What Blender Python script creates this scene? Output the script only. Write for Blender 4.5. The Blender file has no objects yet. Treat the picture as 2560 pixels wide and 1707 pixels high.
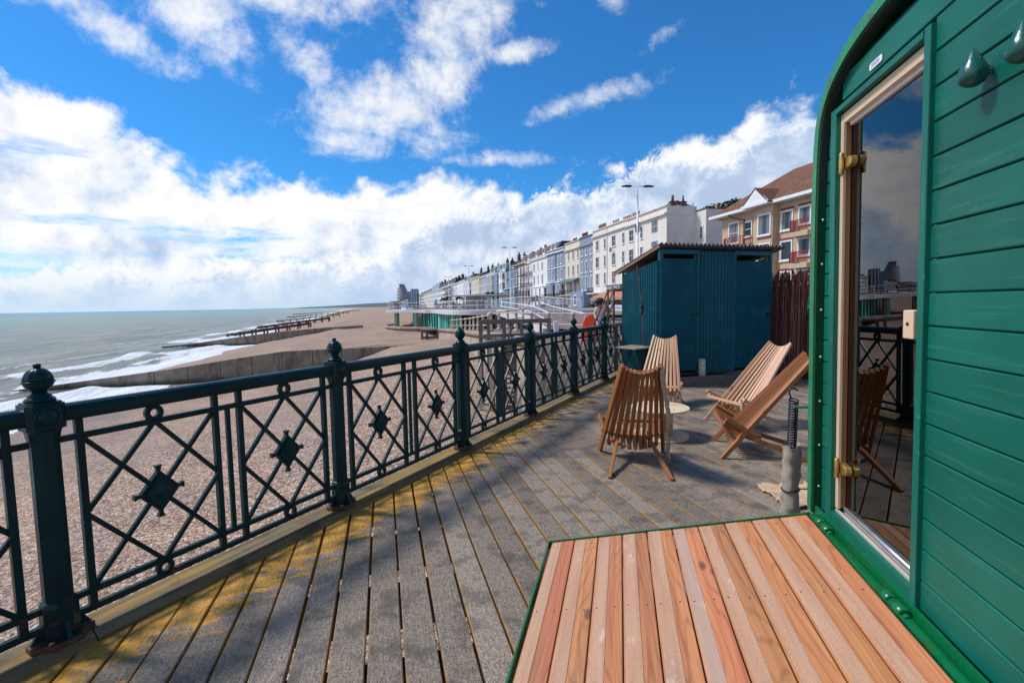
import bpy, bmesh, math, random
from mathutils import Vector, Matrix
R = math.radians
random.seed(7)
C = bpy.context.scene.collection
scene = bpy.context.scene

# ------------------------------------------------------------------ camera
cam_d = bpy.data.cameras.new('camera'); cam = bpy.data.objects.new('camera', cam_d); C.objects.link(cam)
EYE = 1.55
cam_d.sensor_width = 36; cam_d.lens = 36*1200/2560; cam_d.clip_start = .05; cam_d.clip_end = 60000
_T, _R = R(4.38), .0165
_f = Vector((0, math.cos(_T), -math.sin(_T))); _u = Vector((0, math.sin(_T), math.cos(_T))); _r = Vector((1, 0, 0))
_cr = math.cos(_R)*_r - math.sin(_R)*_u; _cu = math.sin(_R)*_r + math.cos(_R)*_u
M = Matrix((( _cr.x, _cu.x, -_f.x, 0), (_cr.y, _cu.y, -_f.y, 0), (_cr.z, _cu.z, -_f.z, EYE), (0, 0, 0, 1)))
cam.matrix_world = M
scene.camera = cam

# ------------------------------------------------------------------ light
SUN_EL = R(53); SUN_AZ = R(-79)           # azimuth from +Y towards +X: the sun stands over the sea, to the left
sun_d = bpy.data.lights.new('sun', 'SUN'); sun = bpy.data.objects.new('sun', sun_d); C.objects.link(sun)
sun_d.energy = 3.5; sun_d.angle = R(10); sun_d.color = (1, .96, .905)
sdir = Vector((math.sin(SUN_AZ)*math.cos(SUN_EL), math.cos(SUN_AZ)*math.cos(SUN_EL), math.sin(SUN_EL)))
sun.rotation_euler = sdir.to_track_quat('Z', 'Y').to_euler(); sun.location = (-20, 0, 30)
scene.view_settings.view_transform = 'Standard'; scene.view_settings.look = 'None'
scene.view_settings.gamma = 1; scene.view_settings.exposure = 0.08
scene.cycles.max_bounces = 8; scene.cycles.diffuse_bounces = 3; scene.cycles.glossy_bounces = 4
scene.cycles.transmission_bounces = 6; scene.cycles.transparent_max_bounces = 12

# ------------------------------------------------------------------ node helpers
class NT:
    def __init__(s, nt): s.nt = nt
    def n(s, t, **kw):
        nd = s.nt.nodes.new(t)
        for k, v in kw.items(): setattr(nd, k, v)
        return nd
    def put(s, sock, v):
        if v is None: return
        if hasattr(v, 'is_linked') or isinstance(v, bpy.types.NodeSocket): s.nt.links.new(v, sock)
        else:
            if isinstance(v, (tuple, list)) and len(v) == 3 and sock.type == 'RGBA': v = (*v, 1)
            sock.default_value = v
    def math(s, op, a, b=None, c=None, clamp=False):
        nd = s.n('ShaderNodeMath', operation=op, use_clamp=clamp)
        s.put(nd.inputs[0], a); s.put(nd.inputs[1], b); s.put(nd.inputs[2], c); return nd.outputs[0]
    def vmath(s, op, a, b=None, out=0):
        nd = s.n('ShaderNodeVectorMath', operation=op)
        s.put(nd.inputs[0], a); s.put(nd.inputs[1], b); return nd.outputs[out]
    def mix(s, f, a, b, blend='MIX'):
        nd = s.n('ShaderNodeMix', data_type='RGBA', blend_type=blend)
        s.put(nd.inputs[0], f); s.put(nd.inputs[6], a); s.put(nd.inputs[7], b); return nd.outputs[2]
    def noise(s, vec, scale, detail=4, rough=.55, dist=0, col=False):
        nd = s.n('ShaderNodeTexNoise'); s.put(nd.inputs['Vector'], vec); nd.inputs['Scale'].default_value = scale
        nd.inputs['Detail'].default_value = detail; nd.inputs['Roughness'].default_value = rough; nd.inputs['Distortion'].default_value = dist
        return nd.outputs['Color' if col else 'Fac']
    def voronoi(s, vec, scale, feature='F1', out='Distance'):
        nd = s.n('ShaderNodeTexVoronoi', feature=feature); s.put(nd.inputs['Vector'], vec); nd.inputs['Scale'].default_value = scale
        return nd.outputs[out]
    def rng(s, v, a, b, c=0, d=1, smooth=True):
        nd = s.n('ShaderNodeMapRange', interpolation_type='SMOOTHSTEP' if smooth else 'LINEAR')
        s.put(nd.inputs[0], v); s.put(nd.inputs[1], a); s.put(nd.inputs[2], b); s.put(nd.inputs[3], c); s.put(nd.inputs[4], d); return nd.outputs[0]
    def ramp(s, f, stops):
        nd = s.n('ShaderNodeValToRGB'); e = nd.color_ramp.elements
        while len(e) < len(stops): e.new(.5)
        for i, (p, c) in enumerate(stops): e[i].position = p; e[i].color = (*c, 1) if len(c) == 3 else c
        s.put(nd.inputs[0], f); return nd.outputs[0]
    def scalev(s, v, sc):
        nd = s.n('ShaderNodeMapping'); s.put(nd.inputs[0], v); nd.inputs['Scale'].default_value = sc; return nd.outputs[0]
    def bump(s, h, strength=.3, dist=.01, normal=None):
        nd = s.n('ShaderNodeBump'); s.put(nd.inputs['Height'], h); s.put(nd.inputs['Strength'], strength)
        nd.inputs['Distance'].default_value = dist; s.put(nd.inputs['Normal'], normal); return nd.outputs[0]
    def sep(s, v):
        nd = s.n('ShaderNodeSeparateXYZ'); s.put(nd.inputs[0], v); return nd.outputs
    def comb(s, x, y, z):
        nd = s.n('ShaderNodeCombineXYZ'); s.put(nd.inputs[0], x); s.put(nd.inputs[1], y); s.put(nd.inputs[2], z); return nd.outputs[0]
    def attr(s, name, out='Fac'):
        nd = s.n('ShaderNodeAttribute', attribute_name=name); return nd.outputs[out]

def new_mat(name):
    m = bpy.data.materials.new(name); m.use_nodes = True
    g = NT(m.node_tree); b = m.node_tree.nodes['Principled BSDF']
    g.b = b; g.tc = g.n('ShaderNodeTexCoord'); g.geo = g.n('ShaderNodeNewGeometry')
    g.obj = g.tc.outputs['Object']; g.uv = g.tc.outputs['UV']; g.pos = g.geo.outputs['Position']
    def set(**kw):
        for k, v in kw.items(): g.put(b.inputs[k.replace('_', ' ')], v)
    g.set = set
    return m, g

def simple(name, col, rough=.5, var=.12, scale=6, metallic=0, bump=.05, bscale=60, coords='obj', spec=.5, dirt=None, dirt_amt=.5, dirt_scale=3):
    """one paint or solid, with slow tone drift, fine mottling, a little relief and optional dirt"""
    m, g = new_mat(name); v = g.obj if coords == 'obj' else g.pos
    n1 = g.noise(v, scale, 5); n2 = g.noise(v, scale*9, 4)
    f = g.math('ADD', g.math('MULTIPLY', n1, .65), g.math('MULTIPLY', n2, .35))
    lo = tuple(max(0, c*(1-var*1.6)) for c in col); hi = tuple(min(1, c*(1+var*1.6)) for c in col)
    c = g.mix(g.rng(f, .3, .7, smooth=False), lo, hi)
    if dirt:
        d = g.noise(v, dirt_scale, 7, .65)
        c = g.mix(g.math('MULTIPLY', g.rng(d, .52, .68), dirt_amt), c, dirt)
    r = g.rng(n2, .3, .7, max(0, rough-.07), min(1, rough+.09), smooth=False)
    g.set(Base_Color=c, Roughness=r, Metallic=metallic, Specular_IOR_Level=spec)
    if bump: g.set(Normal=g.bump(g.noise(v, bscale, 4), bump, .01))
    return m

# ------------------------------------------------------------------ mesh helpers
class MB:
    def __init__(s): s.v = []; s.f = []; s.m = []; s.uv = []; s.r = []; s.sm = []
    def face(s, pts, mat=0, uv=None, r=0., smooth=False):
        i = len(s.v); s.v += [tuple(p) for p in pts]; s.f.append(tuple(range(i, i+len(pts)))); s.m.append(mat); s.r.append(r); s.sm.append(smooth)
        s.uv.append(uv or [(p[0], p[1]) for p in pts])
    def faces(s, verts, faces, mat=0, r=None, smooth=False, uvs=None):
        i = len(s.v); s.v += [tuple(p) for p in verts]; rr = random.random() if r is None else r
        for k, f in enumerate(faces):
            s.f.append(tuple(i+j for j in f)); s.m.append(mat); s.r.append(rr); s.sm.append(smooth)
            s.uv.append([uvs[j] for j in f] if uvs else [(verts[j][0], verts[j][1]+verts[j][2]) for j in f])
    def bar(s, p, q, w, h, up=(0, 0, 1), mat=0, w2=None, h2=None, r=None):
        """rectangular bar from p to q, w across, h along up; u runs along it in metres"""
        p = Vector(p); q = Vector(q); d = (q-p); L = d.length; d.normalize(); up = Vector(up)
        sd = d.cross(up)
        if sd.length < 1e-4: sd = d.cross(Vector((1, 0, 0)))
        sd.normalize(); up = sd.cross(d).normalized(); w2 = w if w2 is None else w2; h2 = h if h2 is None else h2
        rr = random.random() if r is None else r; o = rr*37.3; i = len(s.v)
        for P, a, b in ((p, w, h), (q, w2, h2)):
            for x, y in ((-.5, -.5), (.5, -.5), (.5, .5), (-.5, .5)): s.v.append(tuple(P+sd*(a*x)+up*(b*y)))
        for k in range(4):
            k2 = (k+1) % 4; s.f.append((i+k, i+k2, i+4+k2, i+4+k)); c0 = k*1.7+o
            ww = w if k % 2 == 0 else h
            s.uv.append([(o, c0), (o, c0+ww), (o+L, c0+ww), (o+L, c0)])
        s.f.append((i+3, i+2, i+1, i)); s.uv.append([(o, o), (o+.02, o), (o+.02, o+.02), (o, o+.02)])
        s.f.append((i+4, i+5, i+6, i+7)); s.uv.append([(o, o), (o+.02, o), (o+.02, o+.02), (o, o+.02)])
        s.m += [mat]*6; s.r += [rr]*6; s.sm += [False]*6
    def box(s, c, size, rot=None, mat=0, r=None):
        x, y, z = size; c = Vector(c); rot = rot or Matrix.Identity(3)
        ax = [Vector((1, 0, 0)), Vector((0, 1, 0)), Vector((0, 0, 1))]; L = max(range(3), key=lambda k: size[k])
        d = rot @ ax[L]; upi = 2 if L != 2 else 1; wi = [k for k in range(3) if k not in (L, upi)][0]
        s.bar(c-d*size[L]/2, c+d*size[L]/2, size[wi], size[upi], rot @ ax[upi], mat, r=r)
    def tube(s, pts, r, n=8, mat=0, cap=True, smooth=True, r2=None):
        pts = [Vector(p) for p in pts]; i0 = len(s.v); N = len(pts); u = random.random()*30; rr = random.random()
        t = (pts[1]-pts[0]).normalized(); a = t.cross(Vector((0, 0, 1)))
        if a.length < 1e-3: a = t.cross(Vector((1, 0, 0)))
        a.normalize(); us = []
        for k, p in enumerate(pts):
            t = (pts[min(k+1, N-1)]-pts[max(k-1, 0)]).normalized()
            a = (a-t*a.dot(t)).normalized(); b = t.cross(a)
            if k: u += (p-pts[k-1]).length
            us.append(u); rad = r if not isinstance(r, (list, tuple)) else r[k]
            if r2 is not None: rad = r+(r2-r)*k/(N-1)
            for j in range(n): s.v.append(tuple(p+(a*math.cos(2*math.pi*j/n)+b*math.sin(2*math.pi*j/n))*rad))
        for k in range(N-1):
            for j in range(n):
                j2 = (j+1) % n; s.f.append((i0+k*n+j, i0+k*n+j2, i0+(k+1)*n+j2, i0+(k+1)*n+j)); s.m.append(mat); s.r.append(rr); s.sm.append(smooth)
                s.uv.append([(us[k], j/n), (us[k], (j+1)/n), (us[k+1], (j+1)/n), (us[k+1], j/n)])
        if cap:
            for k, rev in ((0, True), (N-1, False)):
                f = [i0+k*n+j for j in range(n)]; s.f.append(tuple(f[::-1] if rev else f)); s.m.append(mat); s.r.append(rr); s.sm.append(False); s.uv.append([(0, 0)]*n)
    def lathe(s, prof, c=(0, 0, 0), n=16, mat=0, smooth=True, M3=None, a0=0., flute=None):
        c = Vector(c); i0 = len(s.v); rr = random.random()
        for r, z in prof:
            for j in range(n):
                a = a0+2*math.pi*j/n; rad = r*(1+(flute*(abs(math.cos(a*5))-.75) if flute and r > .012 else 0)); p = Vector((rad*math.cos(a), rad*math.sin(a), z))
                s.v.append(tuple(c+(M3 @ p if M3 else p)))
        for k in range(len(prof)-1):
            for j in range(n):
                j2 = (j+1) % n; s.f.append((i0+k*n+j, i0+k*n+j2, i0+(k+1)*n+j2, i0+(k+1)*n+j)); s.m.append(mat); s.r.append(rr); s.sm.append(smooth)
                s.uv.append([(j/n, prof[k][1]), ((j+1)/n, prof[k][1]), ((j+1)/n, prof[k+1][1]), (j/n, prof[k+1][1])])
        for k, rev in ((0, True), (len(prof)-1, False)):
            if prof[k][0] > 1e-4:
                f = [i0+k*n+j for j in range(n)]; s.f.append(tuple(f[::-1] if rev else f)); s.m.append(mat); s.r.append(rr); s.sm.append(False)
                s.uv.append([(.5+.5*math.cos(2*math.pi*j/n), .5+.5*math.sin(2*math.pi*j/n)) for j in range(n)])
    def prism(s, poly, o, ex, ey, depth, mat=0, r=None):
        """polygon (list of 2d) in the frame o, ex, ey, pushed by the vector depth"""
        o = Vector(o); ex = Vector(ex); ey = Vector(ey); depth = Vector(depth); n = len(poly); rr = random.random() if r is None else r
        A = [o+ex*x+ey*y for x, y in poly]; B = [p+depth for p in A]; i = len(s.v); s.v += [tuple(p) for p in A+B]
        flip = ex.cross(ey).dot(depth) > 0
        fs = [tuple(range(n))[::-1] if flip else tuple(range(n)), tuple(range(n, 2*n)) if flip else tuple(range(n, 2*n))[::-1]]
        for k in range(n):
            k2 = (k+1) % n; q = (k, k2, n+k2, n+k); fs.append(q if flip else q[::-1])
        uv = [(x, y) for x, y in poly]*2
        for f in fs: s.f.append(tuple(i+j for j in f)); s.m.append(mat); s.r.append(rr); s.sm.append(False); s.uv.append([uv[j] for j in f])
    def mesh(s, name, mats):
        me = bpy.data.meshes.new(name); me.from_pydata(s.v, [], s.f)
        for m in (mats if isinstance(mats, (list, tuple)) else [mats]): me.materials.append(m)
        me.polygons.foreach_set('material_index', s.m); me.polygons.foreach_set('use_smooth', s.sm)
        u = me.uv_layers.new(name='UVMap'); u.data.foreach_set('uv', [c for f in s.uv for p in f for c in p])
        a = me.attributes.new('rnd', 'FLOAT', 'FACE'); a.data.foreach_set('value', s.r)
        me.update(); bm = bmesh.new(); bm.from_mesh(me); bmesh.ops.recalc_face_normals(bm, faces=bm.faces); bm.to_mesh(me); bm.free(); return me
    def build(s, name, mats, parent=None, loc=None, bevel=0, seg=2):
        o = bpy.data.objects.new(name, s.mesh(name, mats)); C.objects.link(o)
        if parent: o.parent = parent
        if loc: o.location = loc
        if bevel:
            b = o.modifiers.new('bevel', 'BEVEL'); b.width = bevel; b.segments = seg; b.limit_method = 'ANGLE'; b.angle_limit = R(40)
        return o

def tag(o, label=None, cat=None, group=None, kind=None):
    if label: o['label'] = label
    if cat: o['category'] = cat
    if group: o['group'] = group
    if kind: o['kind'] = kind
    return o
def thing(name, label, cat, loc=(0, 0, 0), rz=0, group=None):
    o = bpy.data.objects.new(name, None); C.objects.link(o); o.location = loc; o.rotation_euler = (0, 0, rz); o.empty_display_size = .2
    return tag(o, label, cat, group)
def copy_tree(o, parent=None):
    c = o.copy(); C.objects.link(c)
    if parent: c.parent = parent
    for ch in list(o.children): copy_tree(ch, c)
    return c
def lerp(a, b, t): return a+(b-a)*t
def interp(x, tab):
    if x <= tab[0][0]: return tab[0][1]
    for (a, va), (b, vb) in zip(tab, tab[1:]):
        if x <= b: return va+(vb-va)*(x-a)/(b-a)
    return tab[-1][1]
def sstep(a, b, x):
    t = min(1, max(0, (x-a)/(b-a))); return t*t*(3-2*t)
# ------------------------------------------------------------------ sky
world = bpy.data.worlds.new('World'); scene.world = world; world.use_nodes = True
W = NT(world.node_tree); bg = world.node_tree.nodes['Background']
sky = W.n('ShaderNodeTexSky', sky_type='NISHITA'); sky.sun_disc = False; sky.sun_elevation = SUN_EL; sky.sun_rotation = SUN_AZ
sky.air_density = 1.0; sky.dust_density = .35; sky.ozone_density = 2.2; sky.altitude = 0
D = W.vmath('NORMALIZE', W.n('ShaderNodeTexCoord').outputs['Generated'])
dx, dy, dz = W.sep(D)
az = W.math('ARCTAN2', dx, dy); el = W.math('ARCSINE', dz)           # radians
ctr = W.n('ShaderNodeFloatCurve')
# elevation (degrees/60) of the top of the great cloud bank against azimuth (-180..180 -> 0..1)
EDGE = [(-180, 14), (-120, 30), (-75, 23), (-52, 19.8), (-46, 18.6), (-38, 16.8), (-29, 14.0), (-15, 13.6), (2, 13.8), (11, 14.3), (20, 15.6), (28.5, 17.8), (36, 20.5), (60, 28), (110, 20), (180, 14)]
cv = ctr.mapping.curves[0]
while len(cv.points) < len(EDGE): cv.points.new(.5, .5)
for p, (a, e) in zip(cv.points, EDGE): p.location = ((a+180)/360, e/60); p.handle_type = 'AUTO'
ctr.mapping.update()
W.put(ctr.inputs['Value'], W.rng(az, -math.pi, math.pi, 0, 1, smooth=False))
edge = W.math('MULTIPLY', ctr.outputs[0], R(60))
# billows live on the direction sphere; higher clouds on a flat sheet seen in perspective
warp = W.vmath('SCALE', W.vmath('SUBTRACT', W.noise(D, 3.2, 3, .5, col=True), (.5, .5, .5)), None); warp.node.inputs['Scale'].default_value = .10
Dw = W.vmath('ADD', D, warp); LO = (-.026, -.004, .030)
big = W.noise(Dw, 4.2, 9, .58); fine = W.noise(Dw, 12.5, 9, .60)
Dl = W.vmath('ADD', Dw, LO)                                              # sampled a little towards the sun: the lit side of the billows
bigL = W.noise(Dl, 4.2, 9, .58); fineL = W.noise(Dl, 12.5, 9, .60)
lit = W.math('ADD', W.math('MULTIPLY', W.math('SUBTRACT', big, bigL), 2.0), W.math('MULTIPLY', W.math('SUBTRACT', fine, fineL), 1.5))
# 1 the bank
depth = W.math('SUBTRACT', edge, el)                                   # how far below its top
rough_edge = W.math('ADD', W.math('MULTIPLY', W.math('SUBTRACT', big, .5), .34), W.math('MULTIPLY', W.math('SUBTRACT', fine, .5), .22))
bank = W.rng(W.math('ADD', depth, rough_edge), -.015, .040)
flat = W.noise(W.comb(W.math('MULTIPLY', az, 1.0), W.math('MULTIPLY', el, 5.5), .3), 3.6, 7, .58)
gap = W.math('MULTIPLY', W.rng(W.math('ADD', flat, W.math('MULTIPLY', fine, .25)), .665, .80), W.math('MULTIPLY', W.rng(depth, .02, .10), W.rng(el, .03, .11)))
gap2 = W.math('MULTIPLY', W.rng(W.math('ADD', flat, W.math('MULTIPLY', big, .5)), .70, .86), W.math('MULTIPLY', W.rng(el, .16, .07), W.rng(el, .015, .05)))
# 2 a second, nearer rank of heaped cumulus low over the town
def line(pts):
    c = W.n('ShaderNodeFloatCurve'); k = c.mapping.curves[0]
    while len(k.points) < len(pts): k.points.new(.5, .5)
    for p, (a, e) in zip(k.points, pts): p.location = ((a+180)/360, e/60); p.handle_type = 'AUTO'
    c.mapping.update(); W.put(c.inputs['Value'], W.rng(az, -math.pi, math.pi, 0, 1, smooth=False)); return W.math('MULTIPLY', c.outputs[0], R(60))
heap = W.math('SUBTRACT', line([(-180, 4), (-60, 4), (-44, 3.5), (-38, 4.0), (-30, 5.2), (-20, 6.4), (-12, 8.6), (-6, 10.6), (2, 12.0), (9, 13.2), (16, 15), (24, 17), (60, 16), (180, 4)]), el)
bil = W.math('ADD', W.math('MULTIPLY', W.math('SUBTRACT', W.noise(Dw, 9, 8, .55), .5), .17), W.math('MULTIPLY', W.math('SUBTRACT', W.voronoi(W.vmath('ADD', Dw, W.vmath('SCALE', W.noise(D, 14, 2, .5, col=True))), 17), .45), -.030))
heapd = W.math('ADD', heap, bil); heapA = W.rng(heapd, -.006, .020)
# 3 broken cloud above the bank: patches
def blob(a0, e0, ra, re, rot=0.):
    a = W.math('SUBTRACT', az, R(a0)); e = W.math('SUBTRACT', el, R(e0)); c, s_ = math.cos(R(rot)), math.sin(R(rot))
    p = W.math('ADD', W.math('MULTIPLY', a, c), W.math('MULTIPLY', e, s_)); q = W.math('SUBTRACT', W.math('MULTIPLY', e, c), W.math('MULTIPLY', a, s_))
    p = W.math('DIVIDE', p, R(ra)); q = W.math('DIVIDE', q, R(re))
    d = W.math('ADD', W.math('MULTIPLY', p, p), W.math('MULTIPLY', q, q)); return W.math('EXPONENT', W.math('MULTIPLY', d, -1))
BLOBS = [(-44, 25.6, 7, 2.4, -8, 1.0), (-37.5, 23.2, 7, 2.0, -14, .95), (-41, 28.5, 7, 2.0, -14, .8), (-31.5, 26.6, 6.5, 4.2, -30, 1.1), (-26, 30.5, 10, 3.6, -10, 1.05), (-18, 31.0, 8, 3.4, 0, .95), (-22, 24.6, 5, 3.0, -25, .9), (-14.5, 21.4, 9.5, 4.4, 8, 1.1), (-7.5, 24.6, 6.5, 5.4, 20, 1.12), (-4, 29.6, 7.0, 4.2, 0, 1.05), (-17, 17.6, 7, 2.2, 0, .9), (-9, 18.2, 5.5, 2.6, 0, .95), (1, 26.8, 6, 1.5, 4, .9), (9, 22.0, 9, 1.7, 10, .78), (11.8, 31.5, 2.6, 2.6, 50, .86), (2.5, 33, 4, 1.5, 20, .7),
         (28.5, 31.8, 4.5, 1.3, 12, .78), (-2, 16.4, 10, 1.2, 0, .9), (16.5, 26.5, 3.0, 1.2, 25, .66), (-45, 33, 20, 3.5, -10, .85), (40, 50, 25, 8, 0, .8), (-90, 55, 40, 18, 0, .9), (-140, 38, 40, 10, 0, .9), (120, 45, 40, 12, 0, .8), (178, 50, 60, 12, 0, .8)]
cov = None
for a0, e0, ra, re, rot, amp in BLOBS:
    b_ = W.math('MULTIPLY', blob(a0, e0, ra, re, rot), amp); cov = b_ if cov is None else W.math('MAXIMUM', cov, b_)
PL_ = W.vmath('SCALE', W.comb(W.math('DIVIDE', dx, W.math('MAXIMUM', dz, .05)), W.math('DIVIDE', dy, W.math('MAXIMUM', dz, .05)), 0)); PL_.node.inputs['Scale'].default_value = 1.
mott = W.noise(Dw, 30, 8, .68); sheetn = W.noise(PL_, 2.3, 8, .60, .3)
n2 = W.math('ADD', W.math('MULTIPLY', fine, .34), W.math('ADD', W.math('MULTIPLY', sheetn, .30), W.math('MULTIPLY', mott, .36))); n2 = W.math('ADD', W.math('MULTIPLY', n2, 1.75), -.375)
thr = W.rng(cov, 0, 1, .76, .17, smooth=False)
patch = W.math('MULTIPLY', W.rng(W.math('SUBTRACT', n2, thr), -.04, .46), W.rng(cov, .03, .30))
bankA = W.math('MULTIPLY', bank, W.math('SUBTRACT', 1, W.math('ADD', W.math('MULTIPLY', gap, .80), W.math('MULTIPLY', gap2, .45), clamp=True)))
alpha = W.math('MAXIMUM', bankA, W.math('MULTIPLY', patch, .90), clamp=True)
# brightness: white crown, greyer blue underneath, lit side of each billow brighter
away = W.rng(az, R(-30), R(35), .10, -.13)                               # brighter towards the sun's side
def shade_of(dep, k0, k1, w):
    crown = W.rng(dep, .0, w, 1, 0); s = W.math('ADD', W.math('ADD', W.math('MULTIPLY', crown, k1), k0), W.math('MULTIPLY', lit, .80))
    s = W.math('ADD', W.math('ADD', s, W.math('MULTIPLY', W.math('SUBTRACT', big, .5), .26)), away); return W.math('MINIMUM', W.math('MAXIMUM', s, .40), 1.08)
RAMP = [(.25, (.36, .48, .68)), (.55, (.56, .68, .88)), (.78, (.82, .88, .97)), (.98, (1.0, 1.0, 1.0))]
CLOUD = 8.0
def cl_(s): o = W.vmath('SCALE', W.ramp(s, RAMP)); o.node.inputs['Scale'].default_value = CLOUD; return o
cloud = cl_(shade_of(depth, .68, .25, .20)); heapC = cl_(shade_of(heapd, .58, .46, .055))
blue = W.mix(1.0, sky.outputs[0], (.22, .76, 1.20), 'MULTIPLY')
hz = W.rng(el, -.005, .085, 1, 0)                                         # pale sea air low down
haze_c = W.vmath('SCALE', W.mix(W.rng(az, R(-45), R(0)), (.60, .76, .93), (.46, .62, .86))); haze_c.node.inputs['Scale'].default_value = CLOUD
col = W.mix(alpha, blue, cloud); col = W.mix(heapA, col, heapC)
col = W.mix(W.math('MULTIPLY', hz, .80), col, haze_c)
W.put(bg.inputs['Color'], col); bg.inputs['Strength'].default_value = .12
# ------------------------------------------------------------------ materials
def grain(g, v, along=1.2, across=38, dist=.6):
    """fine fibres running along u"""
    s = g.scalev(v, (along, across, across)); return g.noise(s, 1.0, 6, .62, dist)
def wood(name, a, b, rings=.5, rough=.55, var=.25, bump=.12, knots=None, stain=None, across=34, contour=False):
    m, g = new_mat(name); u = g.uv; r = g.attr('rnd')
    f1 = grain(g, u, 1.1, across); 
    w = g.n('ShaderNodeTexWave', wave_type='BANDS', bands_direction='Y'); g.put(w.inputs['Vector'], g.scalev(u, (.55, 16, 16)))
    w.inputs['Scale'].default_value = 1.0; w.inputs['Distortion'].default_value = 7.0; w.inputs['Detail'].default_value = 3; w.inputs['Detail Scale'].default_value = .55
    wf = w.outputs['Fac']
    if contour:                               # cathedral figure: contour lines of a stretched noise
        nz = g.noise(g.scalev(u, (.55, 5.5, 5.5)), 1, 2.5, .38); wf = g.rng(g.math('ABSOLUTE', g.math('SINE', g.math('MULTIPLY', nz, 74))), .0, .62, .12, .85)
    f = g.math('ADD', g.math('MULTIPLY', f1, 1-rings*.5), g.math('MULTIPLY', wf, rings*.5))
    c = g.mix(g.rng(f, .28, .75, smooth=False), a, b)
    tone = g.rng(r, 0, 1, 1-var, 1+var, smooth=False)
    hv = g.n('ShaderNodeHueSaturation'); g.put(hv.inputs['Color'], c); g.put(hv.inputs['Value'], tone); g.put(hv.inputs['Hue'], g.rng(g.math('FRACT', g.math('MULTIPLY', r, 7.31)), 0, 1, .488, .512, smooth=False)); c = hv.outputs[0]
    if stain:
        d = g.noise(g.scalev(u, (1.6, 5, 5)), 1, 5, .6); c = g.mix(g.math('MULTIPLY', g.rng(d, .50, .72), .55), c, stain)
    if knots:
        k = g.voronoi(g.scalev(u, (2.3, 5.5, 5.5)), 1.0); c = g.mix(g.rng(k, .05, .13, .8, 0), c, knots)
    g.set(Base_Color=c, Roughness=g.rng(f1, .3, .7, rough-.08, rough+.1, smooth=False), Normal=g.bump(f1, bump, .004)); return m

def rail_paint():
    m, g = new_mat('balustrade_paint'); v = g.obj
    n1 = g.noise(v, 5, 5); n2 = g.noise(v, 70, 4)
    c = g.mix(g.rng(n1, .3, .7, smooth=False), (.0014, .019, .021), (.0026, .033, .036))
    rust = g.noise(v, 17, 8, .7); low = g.rng(g.sep(g.pos)[2], .02, .42, .085, 0)
    rk = g.rng(g.math('ADD', rust, low), .635, .70)
    c = g.mix(g.math('MULTIPLY', rk, .85), c, g.mix(n2, (.075, .020, .010), (.17, .055, .022)))
    g.set(Base_Color=c, Roughness=g.math('ADD', g.rng(n2, .3, .7, .26, .40, smooth=False), g.math('MULTIPLY', rk, .3)), Specular_IOR_Level=.20,
          Normal=g.bump(g.math('ADD', g.noise(v, 28, 4), g.math('MULTIPLY', n2, .5)), .14, .006)); return m
M_RAIL = rail_paint()
M_RUST = simple('rusty_iron', (.075, .03, .02), .7, .35, 20, bump=.3, dirt=(.012, .035, .038), dirt_amt=.9, dirt_scale=14)

# kerb line of the deck (world): origin of the posts' line and its direction
P0 = Vector((-2.099, 2.107)); BAZ = .494; BU = Vector((math.sin(BAZ), math.cos(BAZ))); BN = Vector((math.cos(BAZ), -math.sin(BAZ))); BSP = 1.644

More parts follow.
